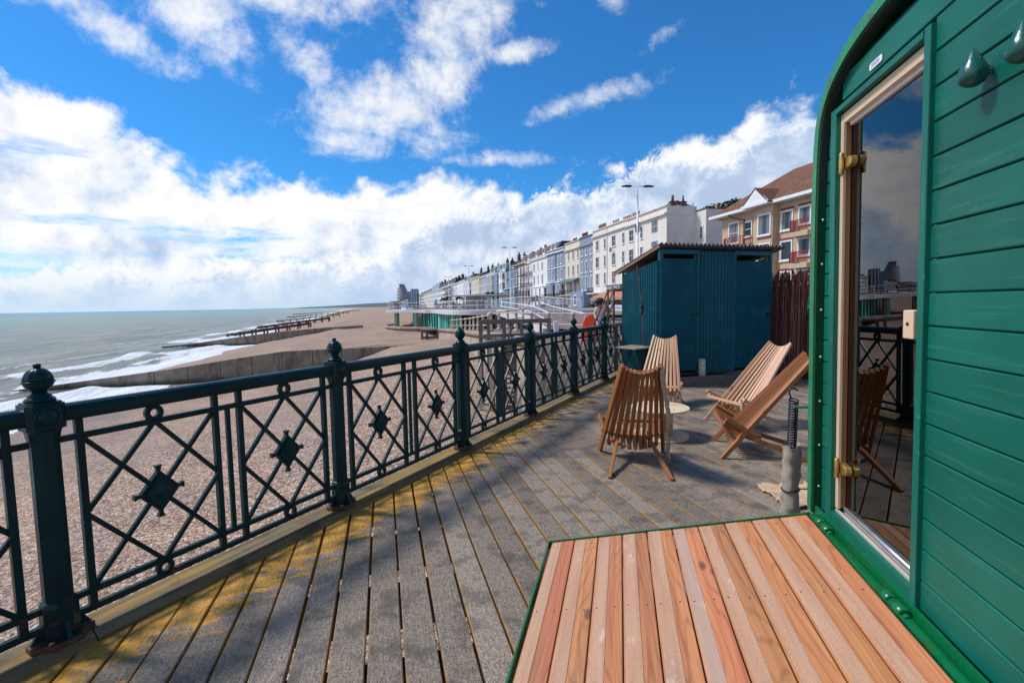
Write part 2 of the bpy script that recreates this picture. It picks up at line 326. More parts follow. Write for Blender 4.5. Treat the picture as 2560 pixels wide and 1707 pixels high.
def deck_mat():
    m, g = new_mat('weathered_deck_boards'); u = g.uv; r = g.attr('rnd'); p = g.pos
    fib = g.noise(g.scalev(u, (3, 1, 1)), 26, 6, .65); fib2 = grain(g, u, 1.6, 60)
    spk = g.math('ADD', g.math('MULTIPLY', g.noise(g.scalev(u, (24, 11.5, 1)), 1, 7, .74), .62), g.math('MULTIPLY', g.noise(p, 60, 5, .75), .38)); mid = g.noise(p, 5.5, 6, .62); big = g.noise(p, 1.15, 5, .6)
    c = g.mix(g.rng(g.math('ADD', g.math('MULTIPLY', spk, .55), g.math('MULTIPLY', fib, .45)), .39, .62, smooth=False), (.038, .029, .021), (.47, .375, .285))
    c = g.mix(g.math('MULTIPLY', g.rng(fib2, .52, .72), .35), c, (.11, .10, .092))
    c = g.mix(g.math('MULTIPLY', g.rng(mid, .49, .63), .62), c, g.mix(spk, (.045, .037, .030), (.12, .10, .082)))             # damp brown blotches
    c = g.mix(g.math('MULTIPLY', g.rng(big, .54, .68), .60), c, g.mix(spk, (.055, .055, .068), (.13, .128, .145)))
    hv = g.n('ShaderNodeHueSaturation'); g.put(hv.inputs['Color'], c); g.put(hv.inputs['Value'], g.rng(r, 0, 1, .76, 1.2, smooth=False)); c = hv.outputs[0]
    # distance from the kerb, for the lichen that grows in its shelter
    px, py, pz = g.sep(p)
    d = g.math('ADD', g.math('MULTIPLY', g.math('SUBTRACT', px, P0.x), BN.x), g.math('MULTIPLY', g.math('SUBTRACT', py, P0.y), BN.y))
    _a = R(-15); n_ = g.math('ADD', g.math('MULTIPLY', px, math.cos(_a)), g.math('MULTIPLY', py, -math.sin(_a))); l_ = g.math('ADD', g.math('MULTIPLY', px, math.sin(_a)), g.math('MULTIPLY', py, math.cos(_a)))
    ln = g.noise(g.comb(g.math('MULTIPLY', n_, 7), g.math('MULTIPLY', l_, 17), 0), 1, 8, .72, .4); lp = g.noise(p, 2.1, 4, .6)
    near = g.rng(d, .06, .58, .285, 0, smooth=False); far = g.rng(d, .5, 1.3, .075, 0, smooth=False); near = g.math('ADD', near, far)
    near = g.math('MULTIPLY', near, g.rng(py, 4.2, 7.5, 1, .62))
    lk = g.rng(g.math('ADD', g.math('ADD', g.math('MULTIPLY', ln, .72), g.math('MULTIPLY', lp, .28)), near), .655, .72)
    lich = g.mix(spk, (.50, .215, .004), (.82, .40, .014))
    c = g.mix(g.math('MULTIPLY', lk, g.rng(spk, .38, .56, .12, .92)), c, lich)
    # board arrises: pale bruised edge, lichen in the joint
    w = g.math('ABSOLUTE', g.math('SUBTRACT', g.math('FRACT', g.sep(u)[1]), .5))
    edge = g.math('MULTIPLY', g.rng(w, .435, .492), g.rng(g.noise(p, 3.0, 6, .7), .40, .62, 0, 1)); c = g.mix(g.math('MULTIPLY', edge, .55), c, (.40, .20, .018))
    side = g.rng(g.sep(g.geo.outputs['Normal'])[2], .35, .75, 1, 0); c = g.mix(g.math('MULTIPLY', side, g.rng(g.noise(p, 6, 5, .7), .36, .62, .15, .95)), c, (.32, .165, .014))
    g.set(Base_Color=c, Roughness=g.rng(spk, .3, .7, .62, .9, smooth=False), Specular_IOR_Level=.35,
          Normal=g.bump(g.math('ADD', g.math('MULTIPLY', spk, .6), fib2), .55, .006)); return m
M_DECK = deck_mat()
M_UNDER = simple('dark_joist_timber', (.05, .04, .03), .85)
def kerb_mat():
    m, g = new_mat('lichened_kerb_timber'); u = g.uv; p = g.pos
    f = grain(g, u, .9, 30); sp = g.noise(p, 60, 5, .7); b = g.noise(g.scalev(u, (.8, 6, 6)), 1, 5, .6)
    c = g.mix(g.rng(f, .3, .7, smooth=False), (.055, .042, .022), (.25, .180, .085))
    c = g.mix(g.math('MULTIPLY', g.rng(b, .48, .64), .75), c, g.mix(sp, (.24, .125, .012), (.46, .26, .03)))
    c = g.mix(g.math('MULTIPLY', g.rng(g.noise(p, 4, 5), .53, .7), .7), c, (.035, .036, .022))
    c = g.mix(g.math('MULTIPLY', g.rng(g.noise(p, 2.2, 6, .65), .60, .70), .7), c, (.20, .06, .028))
    g.set(Base_Color=c, Roughness=.85, Normal=g.bump(f, .5, .008)); return m
M_KERB = kerb_mat()
M_STEP = wood('oiled_larch_boards', (.33, .105, .036), (.60, .250, .100), .5, .5, .14, .06, knots=(.11, .04, .03), stain=(.22, .125, .07), across=46, contour=True)
def grip_mat():
    m, g = new_mat('pale_grip_strip'); u = g.uv; sp = g.noise(g.pos, 240, 3, .7); f = grain(g, u, 1.5, 30); b = g.noise(g.scalev(u, (3.2, 9, 9)), 1, 5, .6)
    c = g.mix(g.rng(g.math('ADD', g.math('MULTIPLY', sp, .6), g.math('MULTIPLY', f, .4)), .35, .65, smooth=False), (.36, .175, .098), (.60, .36, .235))
    c = g.mix(g.math('MULTIPLY', g.rng(b, .62, .70), .6), c, (.66, .55, .47)); c = g.mix(g.math('MULTIPLY', g.rng(g.attr('rnd'), .90, .94), .32), c, (.40, .34, .32))
    g.set(Base_Color=c, Roughness=.75, Normal=g.bump(sp, .35, .003)); return m
M_GRIP = grip_mat()
M_CHAIR = wood('shaded_chair_slats', (.20, .058, .014), (.42, .165, .054), .55, .5, .20, .08, knots=(.16, .07, .04))  # same wood as the pale chairs, shade put into the darker tone
M_PALE = wood('sunlit_chair_slats', (.44, .22, .105), (.70, .45, .285), .45, .5, .14, .06, knots=(.30, .15, .09))  # same chair wood, lightened in colour to stand for sunlight on it
M_PLY = wood('birch_ply', (.60, .42, .26), (.74, .56, .38), .3, .55, .06, .04)
M_DOORWOOD = wood('varnished_door_timber', (.16, .068, .026), (.27, .125, .052), .5, .38, .06, .04)
M_CREAMWOOD = wood('pale_frame_timber', (.60, .42, .27), (.74, .57, .41), .4, .5, .06, .04)
M_GREY = wood('grey_sea_timber', (.085, .068, .055), (.27, .225, .19), .4, .85, .2, .4)
M_GROYNE = wood('brown_groyne_timber', (.055, .032, .02), (.17, .09, .055), .4, .85, .2, .4)
M_TABLE = wood('weathered_table_boards', (.22, .16, .12), (.40, .32, .25), .4, .6, .1, .1)
def siding_mat():
    m, g = new_mat('green_painted_siding'); u = g.uv; v = g.obj; r = g.attr('rnd')
    f = g.noise(g.scalev(u, (2.2, 42, 42)), 1, 6, .62); b = g.noise(v, 2.2, 5); sp = g.noise(v, 42, 5, .7)
    c = g.mix(g.rng(b, .3, .7, smooth=False), (.002, .095, .066), (.004, .142, .100))
    c = g.mix(g.math('MULTIPLY', g.rng(f, .53, .72), .42), c, (.040, .21, .155))
    c = g.mix(g.math('MULTIPLY', g.rng(g.noise(v, 9, 7, .72), .655, .70), .35), c, (.17, .33, .27))
    c = g.mix(g.math('MULTIPLY', g.rng(g.noise(v, 6.5, 7, .72), .665, .70), .6), c, (.002, .05, .035))
    hv = g.n('ShaderNodeHueSaturation'); g.put(hv.inputs['Color'], c); g.put(hv.inputs['Value'], g.rng(r, 0, 1, .90, 1.10, smooth=False)); c = hv.outputs[0]
    g.set(Base_Color=c, Roughness=g.rng(sp, .3, .7, .32, .48, smooth=False), Specular_IOR_Level=.30, Normal=g.bump(g.math('ADD', f, g.math('MULTIPLY', sp, .35)), .16, .004)); return m
M_SIDING = siding_mat()
M_RIM = simple('bright_green_gloss', (.002, .135, .042), .26, .12, 5, bump=.05, dirt=(.06, .035, .015), dirt_amt=.55, dirt_scale=9)
M_RIMIN = simple('shaded_green_gloss', (.001, .052, .018), .35, .15, 6, bump=.05, dirt=(.03, .03, .015), dirt_amt=.5, dirt_scale=9)  # rim paint with the shade of its inner face put into the colour
M_RIMLIP = simple('sunlit_green_gloss', (.012, .22, .085), .4, .2, 7, bump=.05, dirt=(.10, .05, .02), dirt_amt=.7, dirt_scale=10)  # same rim paint, sunlight on the lip painted in as a brighter green
M_BRASS = simple('brass', (.62, .42, .13), .32, .12, 20, metallic=.85)
M_STEEL = simple('scuffed_aluminium', (.62, .62, .66), .34, .15, 18, metallic=.75, dirt=(.35, .28, .20), dirt_amt=.6, dirt_scale=12)
M_BLACK = simple('black_metal', (.012, .012, .014), .45, .2, 10)
M_SPRING = simple('black_spring_steel', (.02, .023, .04), .35, .2, 20, metallic=.5)
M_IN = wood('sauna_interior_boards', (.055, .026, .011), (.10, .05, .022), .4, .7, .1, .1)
def burlap_mat():
    m, g = new_mat('hessian_wrap'); u = g.obj
    a = g.n('ShaderNodeTexWave', wave_type='BANDS', bands_direction='Z'); g.put(a.inputs['Vector'], u); a.inputs['Scale'].default_value = 105; a.inputs['Distortion'].default_value = 1.2
    n = g.noise(u, 160, 3); b = g.noise(u, 11, 5); st = g.noise(g.scalev(u, (5, 5, 2)), 2.2, 6, .7)
    c = g.mix(g.math('ADD', g.math('MULTIPLY', a.outputs['Fac'], .4), g.math('MULTIPLY', n, .6)), (.29, .23, .18), (.60, .515, .42)); c = g.mix(g.math('MULTIPLY', g.rng(st, .55, .7), .6), c, (.10, .075, .055))
    g.set(Base_Color=c, Roughness=.95, Normal=g.bump(g.math('ADD', a.outputs['Fac'], g.math('MULTIPLY', b, 3)), .5, .006)); return m
M_BURLAP = burlap_mat()
M_STRAW = simple('bare_hessian_sheet', (.55, .36, .22), .95, .25, 14, bump=.4, bscale=120)
M_ROPE = simple('jute_rope', (.46, .36, .24), .95, .3, 60, bump=.5, bscale=150)
def birch_mat():
    m, g = new_mat('birch_bark'); v = g.obj; n = g.noise(g.scalev(v, (16, 16, 55)), 1, 5, .6)
    c = g.mix(g.rng(n, .55, .62), (.58, .50, .41), (.07, .05, .04)); g.set(Base_Color=c, Roughness=.8); return m
M_BIRCH = birch_mat()
M_ENDGRAIN = simple('sawn_log_end', (.55, .38, .22), .8, .2, 20)
M_SHED = simple('teal_shed_paint', (.002, .092, .126), .45, .14, 2, bump=.06, bscale=50, spec=.22, dirt=(.05, .19, .22), dirt_amt=.22, dirt_scale=4)
M_SHEDROOF = simple('dark_corrugated_sheet', (.075, .075, .09), .5, .3, 4, bump=.1, metallic=.25, dirt=(.20, .12, .07), dirt_amt=.5)
M_RAW = wood('raw_softwood_batten', (.17, .10, .055), (.29, .18, .11), .3, .7, .1, .1)
M_STRAP = simple('dark_ratchet_strap', (.035, .022, .028), .8, .2, 30)
def glass_mat(name, tint, rough=.0):
    m = bpy.data.materials.new(name); m.use_nodes = True; nt = m.node_tree; g = NT(nt); nt.nodes.remove(nt.nodes['Principled BSDF']); out = nt.nodes['Material Output']
    t = g.n('ShaderNodeBsdfTransparent'); t.inputs[0].default_value = (*tint, 1); gl = g.n('ShaderNodeBsdfGlossy'); gl.inputs['Roughness'].default_value = rough
    f = g.n('ShaderNodeFresnel'); f.inputs['IOR'].default_value = 1.52; k = g.math('MULTIPLY', f.outputs[0], 1.75, clamp=True)
    mx = g.n('ShaderNodeMixShader'); g.put(mx.inputs[0], k); nt.links.new(t.outputs[0], mx.inputs[1]); nt.links.new(gl.outputs[0], mx.inputs[2]); nt.links.new(mx.outputs[0], out.inputs[0]); return m
M_GLASS = glass_mat('smoked_door_glass', (.34, .30, .27))
M_WHITE = simple('white_gloss_paint', (.74, .76, .80), .4, .06, 5, dirt=(.40, .33, .25), dirt_amt=.35, dirt_scale=6)
M_PLATE = simple('white_plastic_label', (.80, .82, .86), .4, .04, 10)
# ------------------------------------------------------------------ pier deck
DA = R(-15); DL = Vector((math.sin(DA), math.cos(DA))); DN = Vector((math.cos(DA), -math.sin(DA)))
PITCH = .160; BW = .1475
deck = MB(); rng = random.Random(3)
def kerb_len(n, off=.062):
    """where the board line at distance n (along DN) meets the kerb"""
    # point = n*DN + l*DL ; (point-P0).BN = off
    return (off - (DN*n - P0).dot(BN)) / DL.dot(BN)
for k in range(-16, 62):
    n0 = .034+.08+PITCH*k-BW/2+rng.uniform(-.002, .002); n1 = n0+BW+rng.uniform(-.003, .002)
    la, lb = kerb_len(n0), kerb_len(n1)                     # boards start at the kerb on their far-left end
    lend0 = min(12.2, la); lend1 = min(12.2, lb); l0 = -1.2
    if max(lend0, lend1) < l0+.1: continue
    cuts = [l0]; x = l0+rng.uniform(.4, 4.2)
    while x < min(lend0, lend1)-.6: cuts.append(x); x += rng.choice((2.4, 3.0, 3.6, 4.2))
    cuts.append(None)
    for a, b in zip(cuts, cuts[1:]):
        rr = rng.random(); zt = rng.uniform(-.0015, .0015); e = .0025
        A0 = A1 = a
        B0, B1 = (lend0, lend1) if b is None else (b-e, b-e)
        P = lambda n, l, z: (DN.x*n+DL.x*l, DN.y*n+DL.y*l, z)
        ch = .004; th = .045; o = rr*40
        ring = lambda l0_, l1_: [P(n0, l0_, zt-ch), P(n0+ch, l0_, zt), P(n1-ch, l1_, zt), P(n1, l1_, zt-ch), P(n1, l1_, -th), P(n0, l0_, -th)]
        s0 = ring(A0, A1); s1 = ring(B0, B1); v = s0+s1; L = (B0-A0)
        us = [0, .03, .97, 1, 1, 0]; ko = math.floor(o)
        uv = [(o, ko+min(.999, q)) for q in us]+[(o+L, ko+min(.999, q)) for q in us]
        fs = [(j, j+6, (j+1) % 6+6, (j+1) % 6) for j in range(6)]+[tuple(range(6)), tuple(range(11, 5, -1))]
        deck.faces(v, [f[::-1] for f in fs], 0, rr, uvs=uv)
rsw = random.Random(31)
for k in range(-14, 40):                                   # paired screw heads over the joists
    nc = .034+.08+PITCH*k
    for j in range(11):
        l = j*.62-1; 
        for dn in (-.045, .045):
            if kerb_len(nc+dn) < l+.05 or rsw.random() < .25: continue
            n_, l_ = nc+dn+rsw.uniform(-.006, .006), l+rsw.uniform(-.012, .012)
            deck.face([(DN.x*n_+DL.x*l_+.0042*math.cos(a), DN.y*n_+DL.y*l_+.0042*math.sin(a), .0022) for a in [q*math.pi/3 for q in range(6)]], 1)
dk = deck.build('pier_deck', [M_DECK, simple('dull_screw_heads', (.30, .30, .31), .4, .3, 40, metallic=.6)]); tag(dk, kind='structure')
jo = MB()
for l in [x*.62-1 for x in range(22)]:
    n0 = -3; n1 = 10
    while kerb_len(n0) < l and n0 < n1: n0 += .05
    jo.bar((DN.x*n0+DL.x*l, DN.y*n0+DL.y*l, -.16), (DN.x*n1+DL.x*l, DN.y*n1+DL.y*l, -.16), .09, .225)
tag(jo.build('deck_joists', M_UNDER), kind='structure')
kb = MB(); t = -3.2; rk = random.Random(2)
while t < 12.6:
    L = 3.3; a = P0+BU*t; b = P0+BU*(t+L-.006); c_ = BN*(-.022)
    # bevelled kerb section: top z .048, inner arris chamfered
    sec = [(-.12, -.20), (-.12, .046), (.048, .048), (.092, .020), (.092, -.20)]
    A = [(a.x+BN.x*x, a.y+BN.y*x, z) for x, z in sec]; B = [(b.x+BN.x*x, b.y+BN.y*x, z) for x, z in sec]; n = len(sec); o = rk.random()*30
    per = [0]
    for (x0, z0), (x1, z1) in zip(sec, sec[1:]): per.append(per[-1]+math.hypot(x1-x0, z1-z0))
    uv = [(o, o+q) for q in per]+[(o+L, o+q) for q in per]
    kb.faces(A+B, [(j, (j+1) % n, (j+1) % n+n, j+n) for j in range(n)]+[tuple(range(n))[::-1], tuple(range(n, 2*n))], 0, uvs=uv); t += L
tag(kb.build('deck_edge_timber', M_KERB), kind='structure')

# ------------------------------------------------------------------ cast iron balustrade
BROT = math.pi/2-BAZ                       # local x runs along the rail
bal = thing('balustrade', 'dark green cast iron balustrade with lattice panels and ball finials along the deck edge', 'balustrade', (P0.x, P0.y, .05), BROT)
S = .968
def zz(z): return (z)*S                    # heights measured from the kerb top
def panel_mesh():
    m = MB(); L = BSP; th = .028
    def hb(z, h, x0, x1, d=th): m.bar((x0, 0, z), (x1, 0, z), d, h)
    rx = .062
    # moulded handrail: three stacked sections
    sec = [(-.036, 1.006), (-.045, 1.030), (-.047, 1.052), (-.036, 1.074), (-.014, 1.083), (.014, 1.083), (.036, 1.074), (.047, 1.052), (.045, 1.030), (.036, 1.006)]
    A = [(rx, y, z*1.0) for y, z in sec]; B = [(L-rx, y, z) for y, z in sec]; n = len(sec)
    m.faces(A+B, [(j, j+n, (j+1) % n+n, (j+1) % n) for j in range(n)]+[tuple(range(n)), tuple(range(2*n-1, n-1, -1))])
    hb(.922, .030, rx-.01, L-rx+.01); hb(.168, .030, rx-.01, L-rx+.01); hb(.084, .032, rx-.01, L-rx+.01)
    vs = [.124, .750, L-.750, L-.124]
    for x in vs: m.bar((x, 0, .08), (x, 0, 1.01), .030, .034, (0, 1, 0))
    m.bar((L/2, 0, .17), (L/2, 0, .92), .024, .024, (0, 1, 0))
    for x0, x1 in ((.124, .750), (L-.750, L-.124)):
        zc = (.168+.922)/2; xc = (x0+x1)/2; zb, zt = .168, .922
        for p, q, d in (((x0, zb), (x1, zt), .004), ((x0, zt), (x1, zb), -.004), ((x0, zc), (xc, zt), -.003), ((xc, zt), (x1, zc), .003), ((x0, zc), (xc, zb), .0035), ((xc, zb), (x1, zc), -.0035)):
            m.bar((p[0], d, p[1]), (q[0], d, q[1]), .022, .024, (0, 1, 0))
        for zr in (.966, .126):
            pts = [(xc+.031*math.cos(a), 0, zr+.031*math.sin(a)) for a in [2*math.pi*k/20 for k in range(21)]]
            n0 = len(m.v)
            prof = [(.019, -.014), (.044, -.014), (.044, .014), (.019, .014)]
            v = []; N = 22
            for k in range(N):
                a = 2*math.pi*k/N
                for r, y in prof: v.append((xc+r*math.cos(a), y, zr+r*math.sin(a)))
            m.faces(v, [(k*4+j, k*4+(j+1) % 4, ((k+1) % N)*4+(j+1) % 4, ((k+1) % N)*4+j) for k in range(N) for j in range(4)], smooth=False)
    return m
def medallion_mesh():
    m = MB()
    for sg in (-1, 1):
        for hw, hh, y0, y1 in ((.098, .116, .0, .015), (.074, .089, .015, .026)):
            poly = [(0, -hh), (hw, 0), (0, hh), (-hw, 0)]; m.prism(poly, (0, sg*y0, 0), (1, 0, 0), (0, 0, 1), (0, sg*(y1-y0), 0))
        tip = (0, sg*.044, 0); q = [(0, sg*.026, -.062), (.051, sg*.026, 0), (0, sg*.026, .062), (-.051, sg*.026, 0)]
        m.faces(q+[tip], [(0, 1, 4), (1, 2, 4), (2, 3, 4), (3, 0, 4)])
    for dxx, dz_, L_ in ((1, 0, .119), (-1, 0, .119), (0, 1, .140), (0, -1, .140)):
        d = Vector((dxx, 0, dz_)); a = d*(L_-.034); b = d*(L_-.008); c = d*L_
        up = (0, 1, 0); m.bar(a, b, .014, .024, up, w2=.026, h2=.028); m.bar(b, c, .032, .030, up)
    return m
pm = panel_mesh().mesh('lattice_panel', M_RAIL); mm = medallion_mesh().mesh('medallion', M_RAIL)
def post_mesh():
    m = MB(); o = math.pi/8
    q = lambda r: r/math.cos(math.pi/8)
    m.lathe([(q(.060), .03), (q(.064), .05), (q(.064), .175), (q(.057), .195), (q(.050), .20), (q(.049), .93), (q(.055), .955), (q(.057), .975), (q(.05), .99)], n=8, a0=o, smooth=False)
    for k in range(4):                      # the small webs at the foot
        a = k*math.pi/2+math.pi/4; d = Vector((math.cos(a), math.sin(a), 0))
    for d in (Vector((0, -1, 0)), Vector((0, 1, 0)), Vector((1, 0, 0)), Vector((-1, 0, 0))):
        m.faces([d*.058+Vector((d.y*w, -d.x*w, z)) for w in (-.008, .008) for z in (.03, .115)]+[d*.108+Vector((d.y*w, -d.x*w, .03)) for w in (-.008, .008)], [(0, 4, 1), (2, 3, 5), (1, 4, 5, 3), (0, 2, 5, 4)])
    # head block with clipped corners and round bosses
    c = .020; h = .068; z0, z1 = .985, 1.098
    pl = [(-h, -h+c), (-h+c*.5, -h+c*.5), (-h+c, -h), (h-c, -h), (h-c*.5, -h+c*.5), (h, -h+c), (h, h-c), (h-c*.5, h-c*.5), (h-c, h), (-h+c, h), (-h+c*.5, h-c*.5), (-h, h-c)]
    m.prism([(x*.80, y*.80) for x, y in pl], (0, 0, z0-.012), (1, 0, 0), (0, 1, 0), (0, 0, .012)); m.prism(pl, (0, 0, z0), (1, 0, 0), (0, 1, 0), (0, 0, z1-z0)); m.prism([(x*.88, y*.88) for x, y in pl], (0, 0, z1), (1, 0, 0), (0, 1, 0), (0, 0, .008))
    for sg in (-1, 1):
        M3 = Matrix(((1, 0, 0), (0, 0, sg), (0, -sg, 0))) if True else None
        m.lathe([(.050, 0), (.050, .008), (.044, .012), (.038, .006), (.036, .006), (.026, .016), (.0, .020)], (0, sg*h, (z0+z1)/2), n=24, M3=Matrix(((1, 0, 0), (0, 0, sg), (0, 1, 0))))
    return m
def finial_mesh():
    m = MB(); z = 1.106
    m.lathe([(.052, z), (.054, z+.010), (.049, z+.017), (.042, z+.020), (.041, z+.030), (.030, z+.036), (.026, z+.046)], n=20)
    prof = [(.026, z+.046), (.040, z+.058), (.050, z+.074), (.0535, z+.085)]
    m.lathe(prof, n=32); m.lathe([(.0535, z+.085), (.058, z+.087), (.058, z+.092), (.053, z+.094)], n=32)
    m.lathe([(.053*math.cos(t), z+.094+.058*math.sin(t)) for t in [k*math.pi/2/9*.97 for k in range(10)]], n=64, flute=.06)
    m.lathe([(.006, z+.150), (.013, z+.152), (.015, z+.160), (.012, z+.168), (.0, z+.170)], n=12)
    return m
def foot_mesh():
    m = MB(); c = .03; h = .085
    pl = [(-h, -h+c), (-h+c, -h), (h-c, -h), (h, -h+c), (h, h-c), (h-c, h), (-h+c, h), (-h, h-c)]
    m.prism([(-.115, -.03), (-.085, -.045), (-.045, -.088), (.045, -.088), (.085, -.045), (.115, -.03), (.115, .03), (.085, .045), (.045, .088), (-.045, .088), (-.085, .045), (-.115, .03)], (0, 0, 0), (1, 0, 0), (0, 1, 0), (0, 0, .026))
    for x, y in ((-.055, -.07), (.055, -.07), (-.055, .07), (.055, .07)): m.lathe([(.013, .026), (.013, .034), (.009, .037)], (x, y, 0), n=8)
    return m
pme, fme, bme = post_mesh().mesh('post', M_RAIL), finial_mesh().mesh('ball_finial', M_RAIL), foot_mesh().mesh('base_plate', M_RUST)
def mobj(name, me, parent=None, loc=(0, 0, 0), rz=0, bevel=0):
    o = bpy.data.objects.new(name, me); C.objects.link(o); o.parent = parent; o.location = loc; o.rotation_euler = (0, 0, rz)
    if bevel:
        b = o.modifiers.new('bevel', 'BEVEL'); b.width = bevel; b.segments = 2; b.limit_method = 'ANGLE'; b.angle_limit = R(35)
    return o
for i in range(-1, 7):
    if i < 7: 
        p = mobj('lattice_panel', pm, bal, (i*BSP, 0, 0), bevel=.003 if i < 3 else 0)
        for x in (.437, BSP-.437): mobj('medallion', mm, p, (x, 0, .545), bevel=.002 if i < 3 else 0)
    p = mobj('post', pme, bal, (i*BSP, 0, 0), bevel=.003 if i < 3 else 0); mobj('ball_finial', fme, p); mobj('base_plate', bme, p, bevel=.003 if i < 3 else 0)
# ------------------------------------------------------------------ the green horsebox sauna
VD = Vector((.2207, .9753, 0)); VNn = Vector((-.9753, .2207, 0)); VO = VNn*(-.985-.0087)
VROT = math.atan2(.9753, .2207)
van = thing('horsebox_sauna', 'green painted timber horsebox converted to a sauna, with glass door and lowered tailgate', 'horsebox', (VO.x, VO.y, 0), VROT)
van.rotation_euler = (R(-1.0), 0, VROT)
# local: x away from the camera along the wall, y out of the wall towards the sea, z up
PROF = [(2.675, .485), (2.672, 1.5), (2.662, 2.05), (2.640, 2.30), (2.600, 2.42), (2.53, 2.50), (2.44, 2.555), (2.31, 2.60), (2.13, 2.628), (1.9, 2.64), (1.58, 2.643)]
PROF = PROF+[(3.16-x, z) for x, z in PROF[-2::-1]]
def smooth_prof(pts, n=5):
    out = []
    P = [Vector((x, 0, z)) for x, z in pts]
    for i in range(len(P)-1):
        p0, p1, p2, p3 = P[max(i-1, 0)], P[i], P[i+1], P[min(i+2, len(P)-1)]
        for k in range(n):
            t = k/n; out.append(.5*((2*p1)+(p2-p0)*t+(2*p0-5*p1+4*p2-p3)*t*t+(3*p1-p0-3*p2+p3)*t**3))
    out.append(P[-1]); return out
SP = smooth_prof(PROF)
def prof_x(z):
    """left outline of the end wall at height z"""
    for a, b in zip(SP, SP[1:]):
        if a.z <= z <= b.z: return a.x+(b.x-a.x)*(z-a.z)/max(1e-6, b.z-a.z)
    return 1.6
def sweep(sec, mat, name, parent, mats):
    m = MB(); v = []; n = len(sec)
    for i, p in enumerate(SP):
        t = (SP[min(i+1, len(SP)-1)]-SP[max(i-1, 0)]).normalized(); nn = Vector((t.z, 0, -t.x))       # points outwards
        for a, y in sec: q = p+nn*a; v.append((q.x, y, q.z))
    m.faces(v, [(i*n+j, (i+1)*n+j, (i+1)*n+(j+1) % n, i*n+(j+1) % n) for i in range(len(SP)-1) for j in range(n)]+[tuple(range(n)), tuple(range(len(v)-n, len(v)))], mat)
    return m.build(name, mats, parent)
rim = sweep([(0, .040), (0, -.02), (-.055, -.02), (-.055, .036), (-.050, .040)], 0, 'steel_rim', van, [M_RIMIN])
lip = sweep([(.003, .044), (.003, .0), (-.001, .0), (-.001, .0405), (-.047, .0405), (-.047, .044)], 0, 'rim_lip', rim, [M_RIMLIP])
m = MB(); v = []; q = [p for p in SP if p.z > 1.98 and p.x > 1.58]; n = 4
for i, p in enumerate(q):
    t_ = (q[min(i+1, len(q)-1)]-q[max(i-1, 0)]).normalized(); nn = Vector((t_.z, 0, -t_.x))
    for a_, y_ in ((-.0552, .032), (-.0552, .001), (-.0585, .001), (-.0585, .032)): e_ = p+nn*a_; v.append((e_.x, y_, e_.z))
m.faces(v, [(i*n+j, (i+1)*n+j, (i+1)*n+(j+1) % n, i*n+(j+1) % n) for i in range(len(q)-1) for j in range(n)]); m.build('dark_arch_strip', [simple('dark_grey_strip', (.020, .021, .024), .6, .15, 20)], rim)  # thin dark grey strip along the upper inner face of the rim
rv = MB()
for z in (.62, .83, 1.05, 1.27, 1.50, 1.72, 1.93): rv = MB(); rv.lathe([(.0065, 0), (.0055, .003), (0, .0045)], (prof_x(z)-.0555, .012, z), n=10, M3=Matrix(((0, 0, -1), (0, 1, 0), (1, 0, 0)))); rv.build('rivet', M_STEEL, rim)
# body shell
sh = MB(); v = []
for i, p in enumerate(SP): v += [(p.x-.002, -.021, p.z), (p.x-.002, -3.4, p.z)]
N = len(SP)
sh.faces(v, [(2*i, 2*i+1, 2*i+3, 2*i+2) for i in range(N-1)]+[tuple(2*i+1 for i in range(N))], 0)
o = sh.build('body', [M_SIDING], van); md = o.modifiers.new('thickness', 'SOLIDIFY'); md.thickness = .03; md.offset = -1
fl = MB(); fl.box((1.58, -1.71, .455), (2.15, 3.36, .05)); fl.build('chassis', [M_BLACK], van)
for x in (.62, 2.54):
    w = MB(); w.lathe([(.18, -.09), (.28, -.09), (.31, -.06), (.31, .06), (.28, .09), (.18, .09), (.17, .05)], (x, -1.9, .31), n=28, M3=Matrix(((0, 0, 1), (1, 0, 0), (0, 1, 0)))); wo = w.build('wheel', [M_BLACK], van)
    r_ = MB(); r_.lathe([(.0, -.05), (.17, -.05), (.17, .05), (.05, .06), (0, .06)], (x, -1.9, .31), n=20, M3=Matrix(((0, 0, 1), (1, 0, 0), (0, 1, 0)))); r_.build('hub', [M_STEEL], wo)
# interior lining, bench
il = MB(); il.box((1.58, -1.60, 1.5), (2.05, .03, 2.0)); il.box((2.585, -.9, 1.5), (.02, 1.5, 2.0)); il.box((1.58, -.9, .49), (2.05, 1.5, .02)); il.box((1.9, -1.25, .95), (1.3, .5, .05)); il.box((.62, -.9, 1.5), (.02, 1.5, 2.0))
il.build('interior_lining', [M_IN], van)
